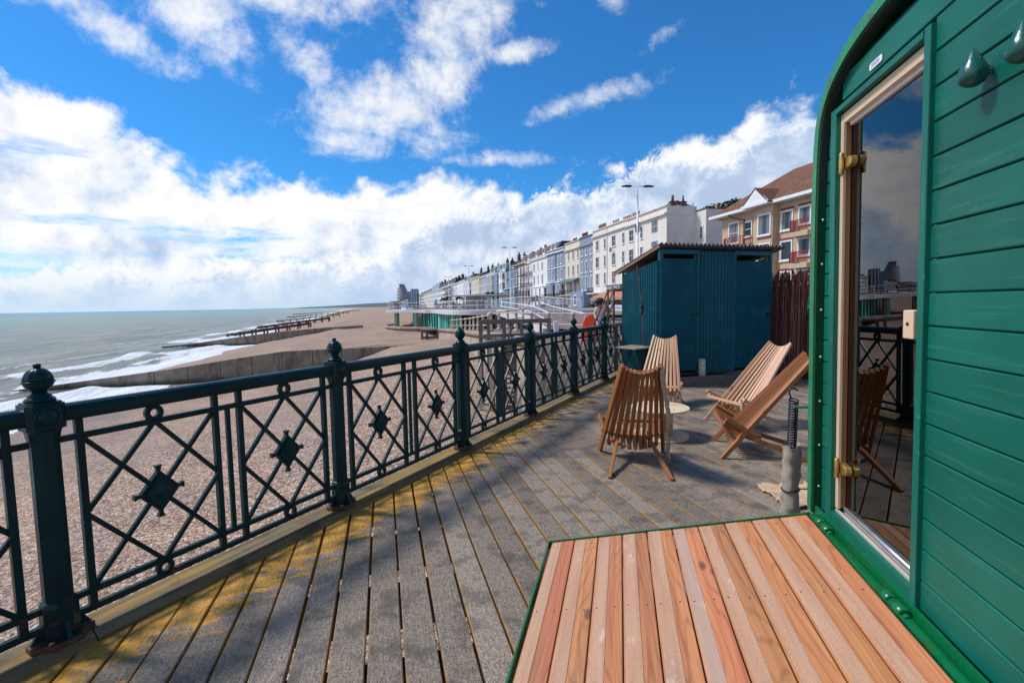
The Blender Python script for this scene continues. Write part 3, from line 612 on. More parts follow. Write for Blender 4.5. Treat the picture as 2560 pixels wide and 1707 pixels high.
# siding boards
DX0, DX1, DZ0, DZ1 = 1.836, 2.472, .565, 2.362      # clear opening in the boards
TRM = .034
sd = MB(); pitch = .1062; zseam = 1.566; rs = random.Random(5)
k0 = -10
for k in range(k0, 11):
    z0 = zseam+pitch*k+.0015; z1 = z0+pitch-.0042
    if z1 > 2.62: break
    if z0 < .50: z0 = .50
    if z1-z0 < .02: continue
    xl = min(prof_x(min(z0, 2.6)), prof_x(min(z1, 2.62)))-.056; xr = 3.16-xl
    segs = [(xr, xl)]
    if z1 > DZ0-.001 and z0 < DZ1+TRM: segs = [(xr, DX0-TRM+.002), (DX1+TRM*1.6, xl)]
    for a, b in segs:
        if b-a < .01: continue
        ch = .0035; o_ = rs.random()*40; rr = rs.random()
        sec = [(-.02, z0), (-ch, z0), (0, z0+ch), (0, z1-ch), (-ch, z1), (-.02, z1)]
        A = [(a, y, z) for y, z in sec]; B = [(b, y, z) for y, z in sec]; n = 6
        uv = [(o_, o_+z-z0) for y, z in sec]+[(o_+b-a, o_+z-z0) for y, z in sec]
        sd.faces(A+B, [(j, (j+1) % n, (j+1) % n+n, j+n) for j in range(n)]+[tuple(range(n)), tuple(range(n, 2*n))], 0, rr, uvs=uv)
for k in range(k0, 11):                       # nail heads beside the door trim and on a stud line
    zc = zseam+pitch*(k+.5)
    if zc > 2.58 or zc < .53: continue
    for xs in (DX0-TRM-.035, DX0-TRM-.44, 1.0, .66):
        for dz_ in (-.03, .03):
            if rs.random() < .3: continue
            x_, z_ = xs+rs.uniform(-.006, .006), zc+dz_+rs.uniform(-.006, .006)
            sd.face([(x_+.0032*math.cos(q), .0006, z_+.0032*math.sin(q)) for q in [w*math.pi/3 for w in range(6)]], 1)
# backing so that joints read dark
sd.box(((.55+DX0-TRM)/2, -.03, 1.5), (DX0-TRM-.55, .012, 1.95)); sd.box(((DX1+TRM+2.60)/2, -.03, 1.4), (2.60-DX1-TRM, .012, 1.75)); sd.box((1.58, -.03, 2.475), (1.72, .012, .15))
sd.build('siding', [M_SIDING, simple('painted_nail_heads', (.004, .045, .03), .5)], van)
# door surround
tr = MB()
tr.bar((DX0-TRM/2, .004, .50), (DX0-TRM/2, .004, DZ1+TRM), TRM, .026, (0, 1, 0)); tr.bar((DX1+TRM*.8, .004, .50), (DX1+TRM*.8, .004, DZ1+TRM), TRM*1.6, .026, (0, 1, 0))
tr.bar((DX0+.0005, .003, DZ1+TRM/2), (DX1-.0005, .003, DZ1+TRM/2), TRM, .026, (0, 0, 1))
tr.bar((DX0+.0005, .000, .530), (DX1-.0005, .000, .530), .03, .062, (0, 0, 1))
tr.build('door_trim', [M_SIDING], van, bevel=.003)
door = MB(); door.box(((DX0+DX1)/2-.013, -.040, (DZ0+DZ1)/2-.01), (DX1-DX0-.028, .006, DZ1-DZ0-.07)); door = door.build('door', [M_GLASS], van)
fr = MB(); fw = .028
fr.bar((DX1-fw/2, -.010, DZ0+.012), (DX1-fw/2, -.010, DZ1-.001), fw, .014, (0, 1, 0)); fr.bar((DX0, -.016, DZ1-.022), (DX1-fw, -.016, DZ1-.022), .026, .042, (0, 0, 1)); fr.build('door_frame', [M_CREAMWOOD], van, bevel=.003)
fr = MB(); fr.bar((DX1-fw/2-.001, -.027, DZ0+.02), (DX1-fw/2-.001, -.027, DZ1-.045), fw-.002, .018, (0, 1, 0)); fr.bar((DX0, -.042, DZ1-.022), (DX1-fw, -.040, DZ1-.022), .020, .040, (0, 0, 1)); fr.build('rebate_strip', [M_DOORWOOD], van, bevel=.002)
fr = MB(); fr.bar((DX0+.01, -.034, DZ1-.050), (DX1-fw-.01, -.034, DZ1-.050), .020, .014, (0, 0, 1)); fr.build('seal_strip', [M_PLATE], van)
si = MB(); L0, L1 = DX0+.001, DX1-.002
for y0, y1, z0, z1, mt in ((-.004, -.014, .553, .570, 0), (-.014, -.032, .553, .562, 1), (-.032, -.040, .553, .566, 0)): si.bar((L0, (y0+y1)/2, (z0+z1)/2), (L1, (y0+y1)/2, (z0+z1)/2), y0-y1, z1-z0, (0, 0, 1), mt)
si.build('door_sill', [simple('weathered_sill', (.50, .43, .36), .6, .15, 12, dirt=(.25, .2, .16), dirt_amt=.5), simple('grey_sill_groove', (.20, .20, .21), .6, .15, 12)], van)
si = MB(); si.bar((L0, -.050, .572), (L1-.032, -.050, .572), .008, .030); si.tube([(L0, -.033, .583), (L1-.030, -.033, .583)], .0085, 8); si.build('sill_bead', [M_STEEL], van)
for z in (2.145, .775):
    h = MB(); h.bar((DX1-.012, -.004, z-.046), (DX1-.012, -.004, z+.046), .030, .012, (0, 1, 0)); h.tube([(DX1-.034, .006, z-.046), (DX1-.034, .006, z+.046)], .0095, 12)
    h.prism([(-.005, -.026), (.045, -.023), (.062, -.015), (.066, 0), (.062, .015), (.045, .023), (-.005, .026)], (DX1-.030, -.036, z), (-1, 0, 0), (0, 0, 1), (0, .030, 0)); h.build('hinge', [M_BRASS], van, bevel=.004)
h = MB(); h.bar((1.905, -.056, 1.46), (1.905, -.030, 1.46), .034, .034, (0, 0, 1)); h.box((1.905, -.012, 1.46), (.062, .036, .098)); ho = h.build('door_handle', [M_CREAMWOOD], van, bevel=.004)
h = MB(); h.lathe([(.007, 0), (.006, .003), (0, .003)], (1.905, .006, 1.462), n=10, M3=Matrix(((1, 0, 0), (0, 0, 1), (0, 1, 0)))); h.build('screw', [M_BLACK], ho)
# robe pegs, label
for x, z in ((1.570, 2.150), (1.405, 2.135)):
    m = MB(); m.lathe([(.001, -.040), (.013, -.038), (.025, -.030), (.0315, -.017), (.0320, -.006), (.0285, .008), (.0215, .024), (.0135, .040), (.0065, .053), (.0028, .058), (0, .059)], (x, .040, z), n=28)
    m.lathe([(.012, -.045), (.012, .02)], (x, .0, z), n=12, M3=Matrix(((1, 0, 0), (0, 0, 1), (0, 1, 0)))); m.build('robe_peg', [simple('peg_paint', (.006, .085, .072), .28, .2, 30, bump=.1)], van)
m = MB(); m.prism([(0, .003), (.008, .0), (.084, .0), (.092, .003), (.092, .022), (.084, .026), (.008, .026), (0, .022)], (2.118, .0015, 2.432), (1, 0, 0), (0, 0, 1), (0, .0025, 0)); lab = m.build('label_plate', [M_PLATE], van)
m = MB()
for z in (2.440, 2.446, 2.451): m.box((2.166, .0045, z), (.060, .0008, .0016))
m.build('print', [simple('grey_print', (.35, .37, .42), .6)], lab)
# latch and spring bracket on the outside of the rim
m = MB(); m.box((2.69, .02, 1.52), (.03, .03, .012)); m.tube([(2.70, .022, 1.50), (2.72, .03, 1.51), (2.725, .03, 1.54), (2.715, .03, 1.56), (2.70, .03, 1.555)], .006, 8); m.tube([(2.725, .03, 1.535), (2.722, .034, 1.48)], .005, 8); m.build('latch', [M_RIM], van)
m = MB(); m.box((2.695, .015, .985), (.04, .035, .05)); m.box((2.705, .055, 1.002), (.03, .09, .008)); m.build('spring_bracket', [M_RIM], van)
# tailgate: hinged at the sill, its outer edge lower
HY, HZ = .045, .480; TW = 1.325; TD = .252
ta = math.atan2(-TD, TW)
tg = MB(); ty = Vector((0, math.cos(ta), math.sin(ta))); tz = Vector((0, -math.sin(ta), math.cos(ta))); TO = Vector((0, HY+.03, HZ+.012))
X0, X1 = .56, 2.570; nb = 10; bwid = (TW-.02)/nb
def tp(x, a, h=0): return TO+Vector((x, 0, 0))+ty*a+tz*h
gr = MB(); rt = random.Random(11)
for i in range(nb):
    a0 = .008+bwid*i; a1 = a0+bwid-.005
    tg.bar(tp(X0, (a0+a1)/2, -.014), tp(X1, (a0+a1)/2, -.014), a1-a0, .028, tz, r=rt.random())
    # pale grip strip on the outer half of every board
    b0 = lerp(a0, a1, .50+rt.uniform(-.03, .04)); b1 = a1-.006
    gr.bar(tp(X0, (b0+b1)/2, .0012), tp(X1-rt.uniform(.004, .02), (b0+b1)/2, .0012), b1-b0, .0022, tz, r=(.95 if i == 4 else rt.random()*.85))
for i in range(nb):
    for xs in (X0+.05, X0+.70, X0+1.38, X1-.06):
        for fa in (.22, .80):
            c_ = tp(xs+rt.uniform(-.006, .006), .008+bwid*(i+fa), .0026 if fa > .5 else .0006)
            tg.face([c_+Vector((.0042*math.cos(q), 0, 0))+ty*(.0042*math.sin(q)) for q in [z*math.pi/3 for z in range(6)]], 1)
tgo = tg.build('tailgate', [M_STEP, simple('dark_screw_holes', (.055, .035, .025), .6, .2, 40)], van, bevel=.0035); gr.build('grip_strip', [M_GRIP], tgo)
ed = MB(); ed.bar(tp(X1+.006, -.012, -.014), tp(X1+.006, TW, -.014), .010, .042, tz); ed.bar(tp(X0, TW+.002, -.014), tp(X1+.011, TW+.002, -.014), .008, .040, tz); ed.bar(tp(X0, -.006, -.016), tp(X1, -.006, -.016), .010, .03, tz)
ed.build('steel_edge', [M_RIM], tgo)
hg = MB(); hg.tube([(X0, HY, HZ-.012), (X1+.02, HY, HZ-.012)], .022, 14); hg.bar((X0, .022, HZ+.012), (X1+.10, .022, HZ+.012), .014, .05)
for x in (1.86, 2.46): 
    hg.tube([(x-.075, HY+.004, HZ+.004), (x-.003, HY+.004, HZ+.004)], .025, 14); hg.tube([(x+.004, HY+.004, HZ+.004), (x+.06, HY+.004, HZ+.004)], .025, 14); hg.tube([(x-.09, HY+.004, HZ+.004), (x+.07, HY+.004, HZ+.004)], .013, 10)
hg.build('tailgate_hinge', [M_RIM], tgo)
for x in (.7, 2.4): lg = MB(); lg.bar(tp(x, TW-.1, -.03), (x, TO.y+ty.y*(TW-.1), .0), .05, .05, (1, 0, 0)); lg.bar(tp(x, .05, -.05), tp(x, TW-.03, -.05), .04, .04, tz); lg.build('prop', [M_BLACK], tgo)

# assist spring standing beside the hinge, its lower half wrapped in hessian
sp = thing('tailgate_spring', 'black coil spring with its lower half wrapped in hessian, beside the green horsebox', 'spring', (1.69, 2.86, 0))
top = Vector((1.612, 2.72, 1.012))-Vector((1.69, 2.86, 0)); mid = Vector((1.664, 2.815, .685))-Vector((1.69, 2.86, 0)); bot = Vector((.0, .0, .02))
ax = (top-mid); axn = ax.normalized(); e1 = axn.cross(Vector((0, 1, 0))).normalized(); e2 = axn.cross(e1)
pts = []
turns = 21
for k in range(turns*12+1):
    f = k/(turns*12); a = 2*math.pi*turns*f; pts.append(mid-axn*.06+(ax*.90+axn*.06)*f+(e1*math.cos(a)+e2*math.sin(a))*.0225)
pts += [top+axn*(-.012)+e1*.018, top+Vector((-.028, .0, .005)), top+Vector((-.024, 0, .03)), top+Vector((.0, 0, .036)), top+Vector((.02, 0, .022))]
m = MB(); m.tube(pts, .0046, 7); m.build('coil', [M_SPRING], sp)
m = MB(); v = []; ns = 26; nr = 28; rb = random.Random(4)
for i in range(ns):
    f = i/(ns-1); c = bot.lerp(mid, f); 
    for j in range(nr):
        a = 2*math.pi*j/nr; r = .049+.003*math.sin(9*f*6.28+2*a)+.004*math.sin(3*a+f*11)+.003*math.sin(f*38+2*math.sin(a))+rb.uniform(-.001, .001)
        if abs(f-.585) < .025: r = .043
        if i == ns-1: r += .004*math.sin(5*a)+.004
        dzz = (.012*math.sin(4*a)+rb.uniform(-.006, .006)) if i == ns-1 else 0
        v.append((c.x+r*math.cos(a), c.y+r*math.sin(a), c.z+dzz))
m.faces(v, [(i*nr+j, i*nr+(j+1) % nr, (i+1)*nr+(j+1) % nr, (i+1)*nr+j) for i in range(ns-1) for j in range(nr)], smooth=True); m.build('hessian_wrap', [M_BURLAP], sp)
m = MB(); c = bot.lerp(mid, .585); m.tube([(c.x+.0475*math.cos(a), c.y+.0475*math.sin(a), c.z+.006*math.cos(a)) for a in [2*math.pi*k/20 for k in range(21)]], .005, 8); m.tube([(c.x+.04, c.y, c.z), (c.x+.12, c.y-.02, c.z+.004)], .004, 8); m.build('cable_tie', [M_BLACK], sp)
# loose sheet of hessian under it
m = MB(); v = []; nx, ny = 22, 18; rb = random.Random(8)
for i in range(nx):
    for j in range(ny):
        x, y = i/(nx-1), j/(ny-1); px = 2.03+.42*x+(.03*rb.uniform(-1, 1) if i in (0, nx-1) else 0); py = 3.44+.45*y+(.03*rb.uniform(-1, 1) if j in (0, ny-1) else 0)+.06*math.sin(x*7)*.4
        v.append((px, py, .008+.030*max(0, math.sin(x*9+y*3))*x+.05*max(0, x-.55)+.02*abs(math.sin(y*8+x*2))))
m.faces(v, [(i*ny+j, (i+1)*ny+j, (i+1)*ny+j+1, i*ny+j+1) for i in range(nx-1) for j in range(ny-1)], smooth=True)
hs = m.build('hessian_sheet', [M_STRAW]); md = hs.modifiers.new('thickness', 'SOLIDIFY'); md.thickness = .004
tag(hs, 'frayed pale hessian sheet crumpled on the deck behind the tailgate', 'sheet')
# ------------------------------------------------------------------ slatted folding chairs
CA, CB, CYF, CYR, CHT, CYT, CZT = .325, .268, .464, -.37, .159, -.386, 1.013
CHY, CHZ = .252, .252
def make_chair(mat, seed):
    rc = random.Random(seed)
    t = thing('slatted_chair', None, 'chair')
    ns = 10; bf = MB(); legs = []
    d = Vector((0, CYT-CYF, CZT)).normalized(); nrm = Vector((0, -d.z, d.y))          # backwards off the back
    if nrm.y > 0: nrm = -nrm
    for i in range(ns):
        q = -1+2*i/(ns-1); sag = 1-q*q
        f = Vector((CA*q, CYF, 0)); top = Vector((CHT*q, CYT, CZT))
        dv = (top-f); a0 = 0. if i in (0, ns-1) else .135-.035*sag
        p0 = f+dv*a0+nrm*(.050*sag*.9); p1 = top-dv*(.030*sag)+nrm*(.042*sag)
        up = nrm+Vector((-.45*q, 0, 0))
        if i in (0, ns-1): m = MB(); m.bar(p0, p1, .031, .048, up, r=rc.random()); m.build('back_leg_slat' if False else 'long_slat', [mat], t, bevel=.003)
        else: bf.bar(p0, p1, .031, .044, up, r=rc.random())
    bf.build('backrest', [mat], t, bevel=.003)
    # seat slats lie between the back slats, cross them at the hinge and run on to the rear legs
    sf = MB(); 
    for i in range(ns-1):
        q = -1+2*(i+.5)/(ns-1); sag = 1-q*q
        hinge = Vector((CA*.80*q, CHY, CHZ))+nrm*(.048*sag); front = Vector((CA*.97*q, .438+.014*sag, .362-.046*sag))
        back = hinge+(hinge-front)*(.45+.25*sag)
        sf.bar(back, front, .029, .040, (0, -.35, 1), r=rc.random())
    for s in (-1, 1):
        q = .885*s; sf.bar((CA*.90*s, CHY-.02, CHZ+.03), (CA*1.0*s, .432, .398), .028, .042, (-.5*s, -.3, 1), r=rc.random())
    # the bound ends in front
    sf.bar((-CA*.93, .447, .332), (CA*.93, .447, .332), .022, .034, (0, -.35, 1), r=rc.random())
    sf.build('seat', [mat], t, bevel=.003)
    for s in (-1, 1):
        m = MB(); foot = Vector((CB*s, CYR, .002)); hg_ = Vector((.150*s, CHY, CHZ-.045)); dvv = hg_-foot
        m.bar(foot, foot+dvv*1.18, .028, .044, (0, -.35, 1), r=rc.random()); m.build('rear_leg', [mat], t, bevel=.003)
    m = MB(); pts = []
    for k in range(15):
        q = -1.04+2.08*k/14; pts.append(Vector((CA*.80*q, CHY, CHZ))+nrm*(.048*(1-min(1, q*q))))
    m.tube(pts, .013, 8); m.build('hinge_rope', [M_ROPE], t)
    return t
def rope(parent, pts, seed=0, fray=True, r=.011):
    m = MB(); rr_ = random.Random(seed); P = smooth_pts(pts, 6)
    for s in range(3):
        q = []
        for k, p in enumerate(P):
            a = k*.55+s*2.094; q.append(p+Vector((math.cos(a), math.sin(a), math.sin(a)*.3))*r*.55)
        m.tube(q, r*.62, 6)
    if fray:
        e = P[-1]; d = (P[-1]-P[-2]).normalized()
        for k in range(12): m.tube([e-d*.02, e+d*.025+Vector((rr_.uniform(-1, 1), rr_.uniform(-1, 1), 0))*.012, e+d*rr_.uniform(.045, .08)+Vector((rr_.uniform(-1, 1), rr_.uniform(-1, 1), 0))*.026], .0022, 4)
    for k in (0, int(len(P)*.5)):
        if fray: m.lathe([(.001, -.022), (.017, -.013), (.021, 0), (.017, .013), (.001, .022)], P[k], n=10)
    return m.build('rope_tail', [M_ROPE], parent)
def smooth_pts(pts, n=6):
    P = [Vector(p) for p in pts]; out = []
    for i in range(len(P)-1):
        p0, p1, p2, p3 = P[max(i-1, 0)], P[i], P[i+1], P[min(i+2, len(P)-1)]
        for k in range(n):
            t = k/n; out.append(.5*((2*p1)+(p2-p0)*t+(2*p0-5*p1+4*p2-p3)*t*t+(3*p1-p0-3*p2+p3)*t**3))
    out.append(P[-1]); return out
CH = [(1.161, 4.466, -.146, M_CHAIR, 'orange brown slatted chair seen from behind, its back to the camera by the spool table'),
      (2.283, 7.291, 2.722, M_PALE, 'pale slatted chair facing the camera beside the teal shed'),
      (3.034, 5.975, 1.828, M_PALE, 'pale slatted chair facing the sea in front of the shed doors'),
      (2.586, 4.829, 1.303, M_CHAIR, 'orange brown slatted chair half hidden by the green horsebox')]
for k, (x, y, a, mt, lb) in enumerate(CH):
    t = make_chair(mt, 20+k); t.location = (x, y, 0); t.rotation_euler = (0, 0, a); tag(t, lb, 'chair', 'slatted chairs round the spool table')
    if k == 0:
        rope(t, [(.172, -.375, .985), (.185, -.36, .88), (.21, -.33, .76), (.235, -.30, .62), (.25, -.29, .52)], 1, r=.019)
        rope(t, [(.30, .22, .27), (.325, .19, .20), (.32, .17, .12), (.33, .15, .03)], 2, r=.020)
    if k == 2: rope(t, [(-.30, .445, .35), (-.335, .46, .31), (-.34, .46, .24), (-.335, .46, .15)], 3, r=.016)
    if k == 3:
        rope(t, [(.20, .22, .20), (.24, .10, .14), (.22, .0, .02)], 4, r=.007); rope(t, [(.10, .2, .18), (.12, .02, .05), (.05, -.05, .012)], 5, r=.006, fray=False)
    if k == 1: rope(t, [(.165, -.37, .98), (.178, -.36, .95), (.178, -.37, .90)], 6, r=.010, fray=False)

# cable drum table
dr = thing('cable_drum_table', 'low round table made from a pale plywood cable drum', 'table', (1.70, 5.49, 0))
for z, nm in ((.0, 'lower_disc'), (.325, 'tabletop')):
    m = MB(); m.lathe([(.0, z), (.326, z), (.329, z+.003), (.329, z+.017), (.326, z+.020), (.0, z+.020)], n=72, smooth=False); m.build(nm, [M_PLY], dr)
m = MB(); m.lathe([(.150, .020), (.150, .325)], n=40, smooth=True); m.build('drum_core', [M_PLY], dr)
for a in (.4, 2.0, 3.6, 5.2):
    for r_b, z_b in ((.21, .345), (.24, .020)): m = MB(); m.lathe([(.0, 0), (.009, 0), (.009, .003), (0, .004)], (r_b*math.cos(a), r_b*math.sin(a), z_b), n=10); m.build('bolt', [M_BLACK], dr)

# square cafe table behind, against the shed
tb = thing('folding_cafe_table', 'small square folding table with a thin board top and dark crossed legs beside the shed', 'table', (2.32, 9.05, 0), R(36))
m = MB()
for k in range(6): m.bar((-.30+.101*k+.0, -.30, .715), (-.30+.101*k, .30, .715), .098, .018)
m.bar((-.31, -.25, .70), (.25, -.25, .70), .03, .015); m.bar((-.31, .25, .70), (.25, .25, .70), .03, .015)
m.build('tabletop', [M_TABLE], tb)
for y in (-.20, .20):
    for s in (-1, 1): m = MB(); m.tube([(-.22*s-.03, y, .0), (.20*s-.03, y*.95, .70)], .010, 8); m.build('leg', [M_BLACK], tb)
m = MB(); m.tube([(-.22, -.2, .06), (-.22, .2, .06)], .007, 6); m.tube([(.18, -.2, .06), (.18, .2, .06)], .007, 6); m.build('crossbar', [M_BLACK], tb)

# ------------------------------------------------------------------ corrugated shed
SA = R(72.516); sx = Vector((math.sin(SA), math.cos(SA), 0)); SROT = math.atan2(sx.y, sx.x)
shed = thing('corrugated_shed', 'dark teal corrugated shed with two doors and a wavy tin roof', 'shed', (2.665, 8.70, 0), SROT)
# local x along the front, y to the back, z up
SW, SDp = 2.545, 1.27; ZB = .225; ZF = 2.50; ZR = 2.20
def corr(m, p, q, z0a, z1a, z0b, z1b, pitch=.076, amp=.011, nrm=(0, -1, 0), mat=0):
    """corrugated sheet between p and q (ground points), ribs upright; heights run linearly from a to b"""
    p = Vector(p); q = Vector(q); L = (q-p).length; n = max(8, int(L/pitch*8)); nv = Vector(nrm); v = []
    for k in range(n+1):
        f = k/n; o_ = nv*(amp*math.cos(2*math.pi*f*L/pitch)); b = p+(q-p)*f+o_
        v += [(b.x, b.y, lerp(z0a, z0b, f)), (b.x, b.y, lerp(z1a, z1b, f))]
    m.faces(v, [(2*k, 2*k+2, 2*k+3, 2*k+1) for k in range(n)], mat, smooth=True)
m = MB(); corr(m, (0, 0, 0), (0, SDp, 0), ZB, 2.31, ZB, 2.10, nrm=(-1, 0, 0), amp=.022); m.build('side_wall', [M_SHED], shed)
m = MB(); corr(m, (SW, 0, 0), (SW, SDp, 0), ZB, 2.40, ZB, 2.14, nrm=(1, 0, 0)); m.build('side_wall', [M_SHED], shed)
m = MB(); corr(m, (0, SDp, 0), (SW, SDp, 0), ZB, 2.14, ZB, 2.14, nrm=(0, 1, 0)); m.build('back_wall', [M_SHED], shed)
m = MB(); corr(m, (.845, 0, 0), (1.645, 0, 0), ZB, ZF-.02, ZB, ZF-.02, nrm=(0, -1, 0), pitch=.078, amp=.022); m.build('front_panel', [M_SHED], shed)
m = MB()
for x, w in ((.035, .07), (.83, .045), (1.66, .05), (SW-.03, .055)): m.bar((x, .005, ZB), (x, .005, ZF-.005), w, .06, (0, 1, 0))
m.bar((.071, .005, ZF-.045), (.807, .005, ZF-.045), .055, .075); m.bar((1.686, .005, ZF-.045), (SW-.06, .005, ZF-.045), .055, .075)
m.build('frame', [M_SHED], shed)
for args in (((.8, .045, 2.30), (.8, .045, ZF-.09), .03, .05), ((SW-.07, .05, 2.28), (SW-.07, .05, ZF-.09), .05, .05)): m = MB(); m.bar(*args, (0, 1, 0)); m.build('raw_batten', [M_RAW], shed)
for x0, x1, zt, zb in ((.045, .795, 2.330, .275), (1.675, SW-.035, 2.305, .262)):
    m = MB(); m.box(((x0+x1)/2, -.022, (zt+zb)/2), (x1-x0, .02, zt-zb))
    n = int((x1-x0)/.025)
    for k in range(n): xx = x0+(k+.5)*(x1-x0)/n; m.bar((xx, -.036, zb+.004), (xx, -.036, zt-.004), .011, .012, (0, 1, 0))
    d_ = m.build('door', [M_SHED], shed, bevel=.002)
    hx = x1-.055; zc = 1.30 if x0 < 1 else 1.275
    m = MB(); m.box((hx-.02, -.045, zc), (.05, .016, .07)); m.tube([(hx-.04, -.055, zc+.01), (hx-.02, -.085, zc), (hx+.06, -.085, zc-.002), (hx+.085, -.055, zc+.012)], .010, 8); m.lathe([(.018, 0), (.016, .02), (0, .026)], (hx+.085, -.045, zc+.012), n=10, M3=Matrix(((1, 0, 0), (0, 0, 1), (0, -1, 0)))); m.build('handle', [M_BLACK], d_)
# dark inside, base, roof
m = MB(); m.box((SW/2, SDp/2, ZB-.02), (SW-.04, SDp-.04, .04)); m.box((.82, SDp*.5, 1.25), (.03, SDp-.1, 2.0)); m.build('floor', [M_UNDER], shed)
m = MB(); m.bar((-.05, -.105, .085), (SW+.05, -.105, .085), .09, .17); m.bar((-.02, SDp, .1), (SW, SDp, .1), .09, .20); m.bar((-.02, -.058, .1), (-.02, SDp-.05, .1), .09, .20); m.build('base_sleeper', [M_GREY], shed, bevel=.006)
m = MB(); v = []; n = int((SW+.42)/.095*8); amp = .025
for k in range(n+1):
    x = -.02+(SW+.30)*k/n; w = amp*math.cos(2*math.pi*k/8)
    v += [(x, -.115, ZF+.085+w), (x, SDp+.33, ZF+.085-(ZF-2.14)*1.0+w-.05)]
m.faces(v, [(2*k, 2*k+2, 2*k+3, 2*k+1) for k in range(n)], smooth=True); ro = m.build('roof', [M_SHEDROOF], shed); md = ro.modifiers.new('t', 'SOLIDIFY'); md.thickness = .004
for args in (((-.03, -.06, ZF+.045), (-.03, SDp+.30, ZF-.365)), ((SW+.02, -.06, ZF+.045), (SW+.02, SDp+.28, ZF-.365))): m = MB(); m.bar(*args, .02, .05, (0, 0, 1)); m.build('barge_board', [M_RAW], shed)
st = MB(); st.bar((-.02, .70, 2.27), (-.02, .52, 1.45), .045, .005, (-1, 0, 0)); st.bar((-.02, .52, 1.45), (-.02, .36, .10), .045, .005, (-1, 0, 0)); st.box((-.03, .52, 1.42), (.03, .06, .14)); st.tube([(-.05, .47, 1.47), (-.05, .56, 1.49)], .012, 8)
so = st.build('ratchet_strap', [M_STRAP]); so.location = (2.665, 8.70, 0); so.rotation_euler = (0, 0, SROT); tag(so, 'dark ratchet strap tied down the side of the teal shed', 'strap')
lg = thing('birch_log', 'short birch log standing on the timber base before the shed doors', 'log', tuple(Vector((2.665, 8.70, .17))+sx*.885-Vector((-sx.y, sx.x, 0))*.085))
m = MB(); m.lathe([(.064, 0), (.066, .1), (.062, .21), (.064, .315)], n=18); m.build('bark', [M_BIRCH], lg)
m = MB(); m.lathe([(0, .3155), (.060, .3155), (.060, .318), (0, .318)], n=18, smooth=False); m.build('cut_end', [M_ENDGRAIN], lg)

# ------------------------------------------------------------------ brushwood screen right of the shed
def reed_mat():
    m, g = new_mat('brown_brushwood'); r = g.attr('rnd'); n = g.noise(g.obj, 30, 4)
    c = g.ramp(g.math('ADD', g.math('MULTIPLY', r, .7), g.math('MULTIPLY', n, .3)), [(.2, (.075, .024, .021)), (.6, (.25, .08, .06)), (.95, (.50, .24, .17))]); g.set(Base_Color=c, Roughness=.8); return m
fe = thing('brushwood_fence', 'tall dark reddish brushwood screen standing right of the shed', 'fence', (5.12, 10.36, 0), math.atan2(-.868, .497))
m = MB(); rb = random.Random(9); L = 3.3
for k in range(900):
    x = rb.uniform(0, L); y = rb.uniform(-.02, .02); h = 2.04+rb.gauss(0, .045)
    m.tube([(x, y, .10), (x+rb.gauss(0, .02), y+rb.uniform(-.01, .01), h*.5), (x+rb.gauss(0, .035), y+rb.uniform(-.015, .015), h)], rb.uniform(.004, .008), 4, cap=False)
m.build('brushwood', [reed_mat()], fe)
m = MB(); m.box((L/2, .0, 1.0), (L, .012, 1.9)); m.box((L/2, .0, .05), (L, .07, .12)); m.build('backing', [simple('dark_reed_backing', (.03, .012, .011), .9)], fe)
m = MB()
for z in (.35, .75, 1.15, 1.5, 1.9): m.tube([(0, -.024, z), (L, -.024, z)], .002, 4)
m.build('tie_wire', [M_BLACK], fe)
m = MB(); x = .05
while x < L: m.lathe([(.02, 0), (.03, .03), (.012, .06), (0, .12)], (x, .0, 2.07), n=6); m.lathe([(.0, -.04), (.022, -.02), (.022, .02), (0, .04)], (x+.02, -.02, 1.86), n=6, mat=1); x += .145
m.build('fence_finial', [simple('dark_finials', (.06, .025, .02), .7), simple('tan_bosses', (.34, .22, .14), .8)], fe)
# ------------------------------------------------------------------ the coast: A runs along the shore away from the pier, S runs out to sea
from mathutils import noise as mn
KA = Vector((-.241, .970, 0)); KS = Vector((-.970, -.241, 0)); SEA = -6.0
def cp(A, S, z=0): return Vector((KA.x*A+KS.x*S, KA.y*A+KS.y*S, z))
def fbm(x, y, z=0, o=4): return mn.fractal(Vector((x, y, z)), .9, 2.0, o)
SW_T = [(-60, 24), (40, 23), (55.9, 22.5), (56.1, 28.5), (100, 28.5), (124.9, 27), (125.1, 36), (177, 38), (250, 43), (357, 51), (700, 78), (1200, 112), (3000, 210), (9000, 420)]
def shore(A): return interp(A, SW_T)+.5*math.sin(A*.21)+.35*math.sin(A*.53+1)
NEAR = [(-1, -2.75), (0, -2.95), (.1, -3.75), (.2, -4.35), (.5, -5.3), (.75, -5.82), (1, -6), (1.3, -6.9), (2, -8), (4, -9)]
FAR = [(-1, -2.5), (0, -2.7), (.4, -3.25), (.7, -4.4), (.93, -5.5), (1, -6), (1.3, -6.9), (2, -8), (4, -9)]
def beach_z(A, S):
    q = S/shore(A); tab = NEAR if A < 56 else FAR; z = interp(q, tab)
    z += .16*math.exp(-((q-.46)/.07)**2)*(1+.5*math.sin(A*.3))+.09*fbm(A*.11, S*.3)+.05*fbm(A*.5, S*.9, 3)
    if 20 < A < 57 and S < 1: z += min(1.15, (1-S)*.20)*sstep(20, 30, A)*sstep(58, 47, A)
    if A < 30: z += -.5*(1-sstep(8, 30, A))*sstep(.35, 0, q)
    return z
